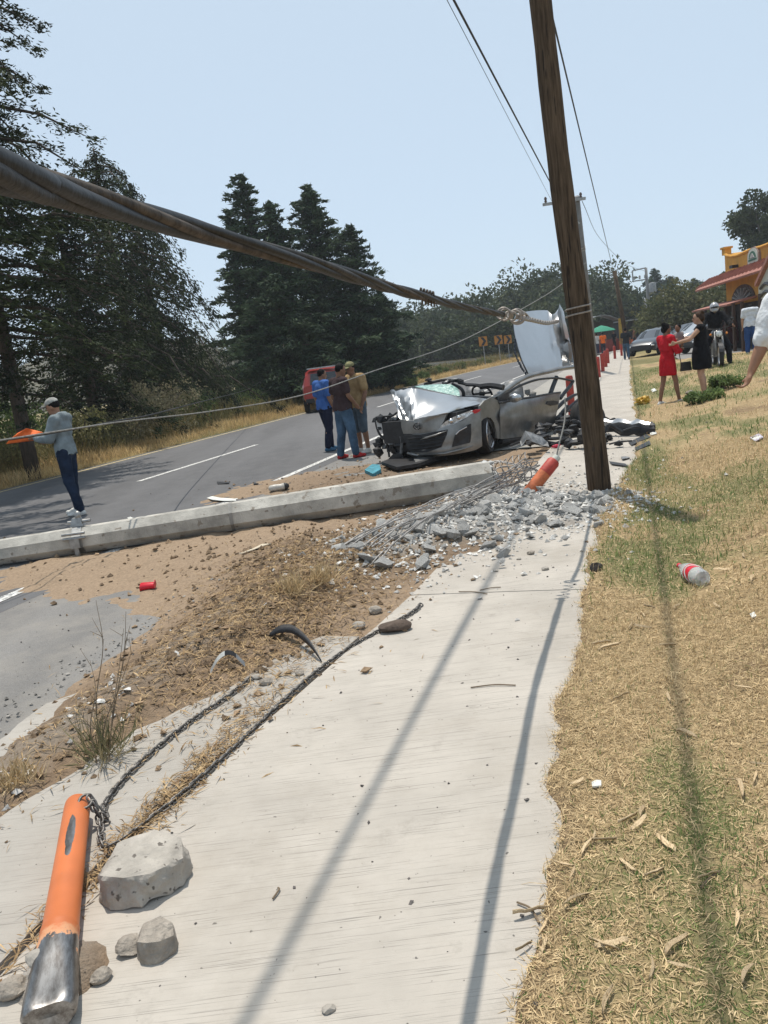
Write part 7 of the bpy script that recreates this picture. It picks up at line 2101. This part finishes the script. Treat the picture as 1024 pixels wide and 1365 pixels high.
# ---- chevron signs and guard rails
M_yel = pm('sign_amber', (.42, .17, .015), var=.05, rough=.5, bump=0)
for i, (px, py, D) in enumerate([(644, 455, 68), (664.5, 453, 72), (677, 452.5, 76)]):
    c = at(px, py, D); w_ = .36
    sgn = thing('chevron_sign', ['first amber chevron sign beyond the bend, at the tree side', 'middle amber chevron sign beyond the bend', 'amber chevron sign nearest the peeled roof'][i], 'road sign', (c.x, c.y, 0), 0, 'chevron signs on the bend')
    f_ = V3((c.x, c.y, 0)).normalized() * -1; r_ = V3((-f_.y, f_.x, 0))
    q = lambda a, b, o_: c + r_ * a + V3((0, 0, b)) + f_ * o_
    part(sgn, 'post', MB().tube([V3((c.x, c.y, -.1)), V3((c.x, c.y, c.z + .4))], .035, 6), M_galv)
    bd = part(sgn, 'board', MB().prism([q(-w_, -w_ * 1.1, .05), q(w_, -w_ * 1.1, .05), q(w_, w_ * 1.1, .05), q(-w_, w_ * 1.1, .05)], f_, -.02), M_yel)
    part(bd, 'chevron', MB().prism([q(-.20, .35, .06), q(.04, .35, .06), q(.28, 0, .06), q(.04, -.35, .06), q(-.20, -.35, .06), q(.04, 0, .06)], f_, .01), M_blk)
def guard_rail(label, pts, post_every=1):
    root = thing('guard_rail', label, 'guard rail', (pts[0].x, pts[0].y, 0), 0, 'steel guard rails')
    P = smooth_path(pts, 6)
    rows = []
    for i, p in enumerate(P):
        d = (P[min(i + 1, len(P) - 1)] - P[max(i - 1, 0)]); d.z = 0; d.normalize(); nrm = V3((-d.y, d.x, 0))
        rows.append([p + V3((0, 0, z)) + nrm * o_ for z, o_ in ((-.16, 0), (-.10, .05), (-.05, .05), (0, 0), (.05, .05), (.10, .05), (.16, 0))])
    part(root, 'beam', MB().grid(rows, thick=.006), M_galv, sa=50)
    for i in range(0, len(P), post_every):
        p = P[i]
        part(root, 'post', MB().box(V3((p.x, p.y, p.z / 2 - .1)), (.10, .14, p.z + .2)), M_galv)
def onz(px, py, D):
    p = at(px, py, D); return p
guard_rail('long guard rail beyond the planted strip, curving toward the chevron signs', [onz(450, 503, 62), onz(500, 496, 66), onz(535, 490, 70), onz(580, 485, 74), onz(630, 480, 77), onz(668, 475.5, 80), onz(700, 471, 84)], 3)
guard_rail('short guard rail in the gap left of the firs', [onz(310, 532, 36), onz(330, 527, 38), onz(352, 522, 40), onz(372, 519, 42)], 4)
# ================================================================== SMALL THINGS ON THE GROUND
def rock_mb(c, r, seed, cuts=9, sub=3, nz=.12, depth=(.62, .92)):
    """stone with broken facets: a noisy ball cut flat by planes"""
    rr = random.Random(seed)
    pl = []
    for _ in range(cuts):
        d = V3((rr.gauss(0, 1), rr.gauss(0, 1), rr.gauss(0, 1))).normalized(); pl.append((d, rr.uniform(*depth)))
    V, Fc = ico(sub)
    vs = []
    for v in V:
        p = v * (1 + .5 * nz * noise.noise(v * 1.7 + V3((seed, 0, 0))))
        for d, h in pl:
            e = p.dot(d) - h
            if e > 0: p = p - d * e
        p = p * (1 + nz * .35 * noise.noise(v * 6 + V3((0, seed, 0))) + nz * .15 * noise.noise(v * 15 + V3((0, seed, 4))))
        vs.append(V3((p.x * r[0], p.y * r[1], p.z * r[2])) + V3(c))
    return MB().add(vs, Fc)
def ong(px, py):
    p = gp(px, py, .02); p.z = surf(p); return p
M_bld = pm('boulder_concrete', (.36, .33, .29), var=.25, scale=6, rough=.95, bump=1.0, bscale=34, dist=.012, speck=(30, .64, (.13, .115, .10)))
M_bldr = pm('rough_broken_stone', (.30, .265, .225), var=.3, scale=12, rough=.97, bump=1.0, bscale=40, dist=.02)
p = ong(190, 1196)
def broken_block(c, pts, seed, n=9, amp=.013):
    """block with crisp broken edges: hull of corner points, finely subdivided and roughened"""
    b = bmesh.new()
    for q in pts: b.verts.new(V3(q))
    bmesh.ops.convex_hull(b, input=b.verts)
    bmesh.ops.delete(b, geom=[v_ for v_ in b.verts if not v_.link_faces], context='VERTS')
    bmesh.ops.subdivide_edges(b, edges=b.edges[:], cuts=n, use_grid_fill=True)
    b.normal_update()
    for v_ in b.verts:
        k = noise.noise(v_.co * 14 + V3((seed, 0, 0))) + .6 * noise.noise(v_.co * 34 + V3((0, seed, 0)))
        side = 1.0 if v_.normal.z < .6 else .35
        v_.co += v_.normal * amp * k * side
    mb = MB().add([v_.co + V3(c) for v_ in b.verts], [[v_.index for v_ in f.verts] for f in b.faces])
    b.free()
    return mb
bp8 = [(-.165, -.05, 0), (-.15, .10, 0), (.02, .14, 0), (.16, .08, 0), (.15, -.04, 0), (.02, -.13, 0), (-.10, -.12, 0), (-.155, -.04, .10), (-.12, .10, .135), (.02, .135, .15), (.135, .09, .13), (.155, -.01, .10), (.06, -.105, .12), (-.03, -.115, .125), (-.11, -.09, .125)]
for q in range(len(bp8)): bp8[q] = V3((bp8[q][0] * .86, bp8[q][1] * .86, bp8[q][2] * .80 - .015))
b_ = broken_block(p + V3((.005, .04, .02)), bp8, 4)
o = solo('concrete_block', b_, M_bld, 'large angular lump of broken concrete beside the flattened orange bollard', 'concrete lump', p, sa=28)
p = ong(209, 1284)
solo('stone', broken_block(p + V3((0, .03, .0)), [q * .40 + V3((0, 0, q.z * .35)) for q in bp8], 9, 4, .007), M_bldr, 'small jagged stone just below the large concrete lump', 'stone', p, sa=35)
p = ong(172, 1278)
solo('stone', rock_mb(p + V3((0, .02, .015)), (.045, .04, .025), 12, 8, 3), M_bldr, 'dark crumbled stone between the bollard and the jagged stone', 'stone', p, sa=35)
p = ong(527, 845)
solo('brick_fragment', rock_mb(p + V3((0, .03, .025)), (.105, .065, .04), 21, 9, 3), pm('dark_brick', (.095, .070, .055), var=.3, scale=14, rough=.95, bump=.8, bscale=50), 'dark brown brick fragment at the far end of the long chain', 'brick', p, sa=35)
p = ong(797, 768)
solo('asphalt_lump', rock_mb(p + V3((0, .02, .02)), (.048, .04, .032), 23, 6, 3, .3), pm('black_lump', (.045, .038, .034), var=.4, scale=30, rough=.95, bump=1, bscale=60), 'dark porous lump on the sidewalk close to the lawn edge', 'stone', p, sa=35)
for i, (px, py, r, lab) in enumerate([(661, 764, .022, 'small grey stone on the sidewalk below the rubble'), (708, 741, .035, 'brown stone at the foot of the rubble on the sidewalk'), (692, 748, .02, 'smaller brown stone beside the one at the rubble foot'), (500, 815, .055, 'pale stone on the earth heap above the brick'), (478, 832, .05, 'flat pale stone on the earth heap left of the brick'),
                                      (355, 912, .04, 'grey stone pile where the short chain ends'), (344, 905, .03, 'small grey stone beside the short chain end'), (400, 900, .028, 'stone on the concrete apron near the bent black trim'), (440, 1353, .02, 'flat grey stone at the bottom edge of the sidewalk'), (1008, 590, .05, 'pale stone far up the lawn slope'), (727, 762, .03, 'flat grey flake on the sidewalk'),
                                      (920, 528, .10, 'grey stone on the lawn behind the women'), (60, 1315, .04, 'crumbled stone left of the bollard foot'), (20, 1330, .05, 'crumbled stone at the bottom corner beside the bollard'), (135, 1310, .035, 'stone crumb right of the bollard foot')]):
    p = ong(px, py)
    solo('stone', rock_mb(p + V3((0, 0, r * .35)), (r, r * .8, r * .55), 40 + i, 8, 2), M_bldr if (i % 2 or i > 12) else M_bld, lab, 'stone', p, sa=35)

# litter
def crumple(name, label, cat, px, py, r, mat, seed, sub=3, nzz=.9, nf=2.2):
    p = ong(px, py)
    return solo(name, MB().ell(p + V3((0, 0, r[2] * .8)), r, sub, rz3(seed), nz=nzz, nf=nf, seed=seed), mat, label, cat, p)
M_redc = pm('red_plastic', (.55, .015, .03), var=.15, rough=.35, bump=.1)
p = ong(198, 784)
rc = thing('red_cup', 'bright red crushed plastic cup on the brown earth', 'cup', p)
Mx = Matrix.Translation(p + V3((-.06, 0, .045))) @ Matrix.Rotation(R(97), 4, 'Y')
mb = MB().lathe([(.045, 0), (.047, .004), (.038, .12), (.034, .122), (.043, .008)], Mx, 16, caps=False)
for v_ in mb.v: v_.z = p.z + (v_.z - p.z) * .75 + .012 * math.sin(v_.x * 40)
part(rc, 'wall', mb, M_redc, sa=60)
part(rc, 'base', MB().lathe([(.036, .117), (.036, .121)], Mx, 16), M_redc)
# black bent trim, arched over the straw
q = [ong(362, 860), ong(375, 858), ong(392, 858), ong(408, 866), ong(420, 876), ong(429, 884)]
hts = [.03, .07, .09, .085, .06, .015]
P = smooth_path([a + V3((0, 0, h)) for a, h in zip(q, hts)], 5)
rows = []
for i, a in enumerate(P):
    f = i / (len(P) - 1); w = .030 * math.sin(math.pi * (f * .85 + .1)) + .006
    rows.append([a + V3((0, -w, -w * .7)), a + V3((0, 0, w * .5)), a + V3((0, w, -w * .3))])
solo('black_trim', MB().grid(rows, thick=.006), M_blk, 'curved strip of black car trim arching over the straw', 'car part', q[0], smooth=True)
q = [ong(283, 902), ong(292, 893), ong(303, 887), ong(314, 885), ong(328, 890)]
P = smooth_path([a + V3((0, 0, h)) for a, h in zip(q, (.02, .045, .05, .045, .02))], 4)
tr = thing('trim_piece', 'short white and black plastic trim piece on the straw near the short chain', 'car part', q[0])
rows = [[a + V3((0, -.016, -.012)), a + V3((0, 0, .010)), a + V3((0, .014, 0))] for a in P]
part(tr, 'white_face', MB().grid(rows[:9], thick=.004), M_wht)
part(tr, 'black_face', MB().grid(rows[8:14], thick=.005), M_blk)
part(tr, 'chrome_tip', MB().grid(rows[13:], thick=.004), M_galv)
def sheet(name, label, cat, pts, mat, dz=.03, seed=0, group=None):
    q = [ong(*a) for a in pts]
    c = sum(q, V3()) / len(q)
    mb = MB()
    vs = [a + V3((0, 0, dz * (.5 + noise.noise(V3((i * 1.3, seed, 0)))))) for i, a in enumerate(q)]
    n = len(vs); ct = c + V3((0, 0, dz * .8))
    mb.add(vs + [ct] + [a - V3((0, 0, .006)) for a in vs] + [ct - V3((0, 0, .008))], [(i, (i + 1) % n, n) for i in range(n)] + [((i + 1) % n + n + 1, i + n + 1, 2 * n + 1) for i in range(n)] + [(i, i + n + 1, (i + 1) % n + n + 1, (i + 1) % n) for i in range(n)])
    return solo(name, mb, mat, label, cat, c, group)
M_pale = pm('pale_husk', (.52, .45, .34), var=.2, scale=20, rough=.8, bump=.5)
sheet('husk', 'pale dry husk lying on the earth before the fallen pole', 'husk', [(320, 749), (334, 744), (352, 740), (364, 739), (352, 743), (338, 748), (326, 751)], M_pale, .03, 1)
sheet('plastic_rag', 'white plastic rag on the asphalt behind the fallen pole', 'litter', [(276, 665), (283, 663), (296, 665), (314, 665), (315, 667), (298, 668.5), (284, 667.5)], M_wht, .05, 2)
sheet('black_scrap', 'black plastic scrap on the asphalt near the lane dash', 'litter', [(289, 642), (296, 643), (305, 642), (306, 644), (290, 644.5)], M_blk, .04, 3)
sheet('black_scrap', 'small black scrap at the edge of the earth, left of the bottle litter', 'litter', [(338, 644), (344, 644), (345, 646), (338, 646)], M_blk, .035, 4)
sheet('paper_scrap', 'small white paper scrap on the asphalt right of the flagman', 'litter', [(170, 690.5), (175, 689), (180, 690.5), (176, 692.5), (171, 692)], M_wht, .05, 5)
p = ong(372, 654)
lb = thing('crushed_bottle', 'crushed pale bottle with dark end lying before the men', 'bottle', p)
d_ = V3((1, .3, 0)).normalized()
part(lb, 'body', MB().tube([p + d_ * a + V3((0, 0, .05)) for a in (-.14, -.12, -.05, .03, .08)], [.02, .045, .05, .042, .05], 10), pm('milky_plastic', (.50, .47, .42), rough=.35), smooth=True)
part(lb, 'dark_end', MB().tube([p + d_ * a + V3((0, 0, .05)) for a in (.08, .11, .15)], [.05, .05, .025], 10), M_blk, smooth=True)
sheet('white_scrap', 'small white scrap on the lawn close to the sidewalk edge', 'litter', [(790, 1058), (796, 1055), (803, 1058), (803, 1064), (796, 1066), (791, 1064)], M_wht, .02, 6)
sheet('white_scrap', 'white scrap on the lawn beyond the bottle', 'litter', [(1000, 830), (1006, 827), (1009, 832), (1003, 835)], M_wht, .02, 7)
sheet('white_scrap', 'white scrap far up the lawn slope near the picture edge', 'litter', [(1001, 591), (1007, 588), (1014, 590), (1008, 594)], M_wht, .04, 8)
sheet('pale_wrapper', 'pale wrapper on the lawn under the hanging hand', 'litter', [(1000, 590), (1012, 586), (1018, 590), (1008, 594)], pm('wrapper', (.45, .42, .5)), .04, 9)
crumple('yellow_bag', 'crumpled yellow and orange bag at the lawn edge before the woman in red', 'bag', 857, 541, (.13, .10, .09), pm('yellow_bag', (.62, .33, .02), var=.35, scale=9, rough=.5, bump=.6, bscale=20, col2=(.6, .42, .06)), 3)
sheet('white_scrap', 'white scrap on the lawn right of the woman in red', 'litter', [(868, 523), (873, 521), (876, 524), (870, 526)], M_wht, .05, 10)
for i, (pts, lab) in enumerate([([(786, 553), (800, 548), (806, 552), (792, 558)], 'dark scrap on the sidewalk behind the wreckage'), ([(838, 592), (862, 584), (868, 587), (842, 596)], 'dark strip of trim on the sidewalk before the torn bumper'), ([(846, 600), (866, 594), (868, 598), (850, 604)], 'second dark strip on the sidewalk before the torn bumper'), ([(866, 580), (873, 577), (876, 582), (868, 585)], 'white crumb of plastic at the tip of the torn bumper'),
                                ([(812, 618), (834, 622), (838, 625), (816, 622)], 'thin dark shard on the sidewalk right of the wooden pole'), ([(828, 612), (838, 610), (840, 613), (830, 616)], 'grey flake on the sidewalk right of the wooden pole')]):
    sheet('car_scrap', lab, 'scrap', pts, M_wht if i == 3 else M_blk if i != 5 else M_grey, .04, 20 + i)

# soda bottle on the lawn
b0, b1 = ong(938, 790), ong(905, 772)
bd_ = (b1 - b0); bd_.z = 0; bd_.normalize()
p = ong(926, 784)
bt = thing('soda_bottle', 'clear plastic bottle with a red label lying on the lawn', 'bottle', p)
ub_, vb_ = frame_of(bd_)
Mb = Matrix((ub_, bd_.cross(ub_), bd_)).transposed().to_4x4(); Mb.translation = p - bd_ * .12 + V3((0, 0, .052))
M_pet = bpy.data.materials.new('clear_plastic'); M_pet.use_nodes = True
_b = M_pet.node_tree.nodes['Principled BSDF']
_b.inputs['Base Color'].default_value = (.80, .84, .86, 1); _b.inputs['Roughness'].default_value = .12; _b.inputs['Transmission Weight'].default_value = .55; _b.inputs['IOR'].default_value = 1.12; _b.inputs['Alpha'].default_value = .72
part(bt, 'shell', MB().lathe([(.012, .006), (.028, .0), (.046, .006), (.052, .025), (.050, .06), (.053, .075), (.053, .165), (.050, .18), (.047, .20), (.030, .255), (.016, .285), (.014, .31)], Mb, 24), M_pet, sa=50)
lb_ = part(bt, 'label', MB().lathe([(.0538, .085), (.0538, .155)], Mb, 24, caps=False), M_redc, smooth=True)
part(lb_, 'white_swash', MB().tube([Mb @ V3((.0545 * math.cos(a), .0545 * math.sin(a), .12 + .018 * math.sin(a * 2))) for a in np.linspace(0, 6.283, 33)], .004, 5), M_wht)
part(bt, 'cap', MB().lathe([(.016, .305), (.016, .325), (.014, .327)], Mb, 14), M_redc)

# leafy green clumps near the women
for i, (px, py, Rr, h, lab) in enumerate([(938, 538, .36, .20, 'low leafy green plant at the feet of the woman in black'), (966, 522, .38, .26, 'larger leafy green plant behind the woman in black')]):
    p = ong(px, py)
    broadleaf('leafy_plant', lab, p, h, Rr, leafmat('fresh_leaf', (.09, .14, .045), (.20, .26, .09), .3, .6, .3, 3), 1600, 310 + i, .07, 16, .05, .55, cat='plant', trunk_r=.012, fill=.1)
# wiry weed in the gravel strip
p = ong(140, 1012)
wd_ = thing('weed', 'wiry half-dry weed with thin stems growing in the gravel strip', 'plant', p)
rr_ = random.Random(9)
M_stem = pm('weed_stem', (.16, .12, .08), rough=.9)
for i, (px, py, D) in enumerate([(128, 800, 3.45), (168, 815, 3.4), (165, 838, 3.5), (120, 880, 3.4), (175, 870, 3.3)]):
    e = at(px, py, D)
    b = p + V3((rr_.uniform(-.04, .04), rr_.uniform(-.04, .04), 0))
    P = smooth_path([b, b.lerp(e, .35) + V3((rr_.uniform(-.03, .03), 0, 0)), b.lerp(e, .7) + V3((rr_.uniform(-.03, .03), 0, 0)), e], 5)
    part(wd_, 'stem', MB().tube(P, [.0035 - .0025 * k / (len(P) - 1) for k in range(len(P))], 5), M_stem)
    for k in range(4):
        a = P[rr_.randrange(5, len(P))]
        part(wd_, 'twig', MB().tube([a, a + V3((rr_.uniform(-.06, .06), rr_.uniform(-.03, .03), rr_.uniform(.03, .09)))], [.0018, .0008], 4), M_stem)
rng = np.random.default_rng(77)
n = 170
az = rng.uniform(0, 6.28, n); el_ = rng.normal(1.0, .35, n); L = rng.uniform(.08, .30, n)
bb_ = np.array(p)[None] + np.stack([rng.normal(0, .045, n), rng.normal(0, .045, n), 0 * az], -1)
d = np.stack([np.cos(az) * np.cos(el_), np.sin(az) * np.cos(el_), np.sin(el_)], -1)
me = leaves_mesh('blade', bb_ + d * (L / 2)[:, None] - np.array(p)[None], d, L, .006 + 0 * L, leafmat('weed_blade', (.12, .125, .06), (.32, .26, .15), .3, .8, .3, 12), rng, .08)
tag(link('blades', me, wd_), kind='stuff')
# smaller tufts at the earth heap
for i, (px, py, h, lab) in enumerate([(432, 800, .22, 'dry tuft of grass at the edge of the earth heap by the rods'), (395, 815, .2, 'straw-coloured tuft on the earth heap'), (20, 1045, .16, 'dry tuft in the gravel strip at the picture edge')]):
    p = ong(px, py)
    t_ = thing('grass_tuft', lab, 'grass tuft', p)
    n = 160
    az = rng.uniform(0, 6.28, n); el_ = rng.normal(1.0, .35, n); L = rng.uniform(.4, 1, n) * h
    bb_ = np.stack([rng.normal(0, .05, n), rng.normal(0, .04, n), 0 * az], -1)
    d = np.stack([np.cos(az) * np.cos(el_), np.sin(az) * np.cos(el_), np.sin(el_)], -1)
    tag(link('blades', leaves_mesh('blade', bb_ + d * (L / 2)[:, None], d, L, .006 + 0 * L, M_straw, rng, .08), t_), kind='stuff')

# long dry leaves on the lawn and sidewalk edge
M_dl = pm('dry_leaf', (.46, .34, .20), var=.25, scale=25, rough=.8, bump=.4, bscale=60, rnd=.35, col2=(.64, .50, .32))
LV = []
for k in range(5):
    r = random.Random(k); rows = []
    for i in range(7):
        f = i / 6; w = .5 * .115 * math.sin(math.pi * min(1, f * .93 + .05)) ** .8
        yc = .10 * math.sin(f * 3 + k) * (1 if k % 2 else -1); z = .05 * math.sin(f * 3.1) + .03 * r.uniform(-1, 1)
        rows.append([V3((f - .5, yc - w, z + .05 * (k % 3))), V3((f - .5, yc, z - .02)), V3((f - .5, yc + w, z + .05 * ((k + 1) % 3)))])
    LV.append(MB().grid(rows, thick=.012).mesh('leaf', M_dl, True))
c7 = lambda x, y: (500 + x / 1.954, 980 + y / 1.954)
c8 = lambda x, y: (620 + x / 2.535, 560 + y / 2.535)
lp = [c7(*q) for q in [(530, 155), (700, 232), (690, 268), (570, 290), (600, 305), (560, 320), (515, 400), (410, 480), (440, 580), (390, 570), (720, 650), (600, 590), (620, 590), (800, 640), (790, 590), (940, 155), (950, 180), (760, 320), (660, 370), (940, 520), (975, 670), (610, 740), (870, 405), (1000, 105), (660, 250), (530, 470), (440, 520)]]
lp += [c8(*q) for q in [(585, 700), (600, 690), (625, 660), (750, 485), (490, 800), (530, 970), (945, 480), (975, 565), (945, 940), (560, 730), (870, 530), (600, 730), (720, 660), (480, 570), (430, 660), (690, 970), (520, 880)]]
rr_ = random.Random(31)
for _ in range(30):
    s, t = rr_.uniform(-.3, 1.7), rr_.uniform(1.2, 9) 
    lp.append(None)
    if s < edge_s(np.array([t]))[0] + .05: s += .4
    lp[-1] = rd(s, t)
for i, q in enumerate(lp):
    p = ong(*q) if isinstance(q, tuple) else q
    p.z = surf(p) + .012
    o = link('dry_leaf', LV[i % 5], None, p)
    sc_ = rr_.uniform(.06, .11)
    o.scale = (sc_, sc_ * rr_.uniform(.8, 1.2), sc_)
    o.rotation_euler = (rr_.uniform(-.35, .35), rr_.uniform(-.15, .15), rr_.uniform(0, 6.3))
    tag(o, 'long curled tan dry leaf lying on the dead lawn', 'dry leaf', 'dry leaves strewn on the lawn')
for i, (a, b, lab) in enumerate([((628, 921), (688, 918), 'thin pale twig lying across the sidewalk'), ((365, 1205), (372, 1190), 'tiny dark twig on the near sidewalk'), ((640, 790), (668, 786), 'thin twig on the sidewalk below the rubble'), ((612, 792), (650, 795), 'reddish twig at the rubble foot on the sidewalk'), ((935, 1200), (962, 1180), 'dark twig on the lawn in the wire shadow'), ((690, 1210), (720, 1238), 'curved dry twig crossing the sidewalk edge')]):
    p, q = ong(*a), ong(*b)
    m_ = p.lerp(q, .5) + V3((.01, .012, .008))
    solo('twig', MB().tube(smooth_path([p + V3((0, 0, .006)), m_, q + V3((0, 0, .006))], 5), .0032, 5), M_stem, lab, 'twig', p)

# ---- dry-season haze
hz = MB().box((0, 120, 13), (700, 700, 30))
hm = bpy.data.materials.new('haze_air'); hm.use_nodes = True
for n_ in list(hm.node_tree.nodes):
    if n_.type == 'BSDF_PRINCIPLED': hm.node_tree.nodes.remove(n_)
pv = hm.node_tree.nodes.new('ShaderNodeVolumePrincipled')
pv.inputs['Color'].default_value = (.86, .92, 1.0, 1)
pv.inputs['Density'].default_value = 0.0007
pv.inputs['Anisotropy'].default_value = 0.2
hm.node_tree.links.new(pv.outputs[0], hm.node_tree.nodes['Material Output'].inputs['Volume'])
tag(link('haze', hz.mesh('haze', hm)), kind='stuff')
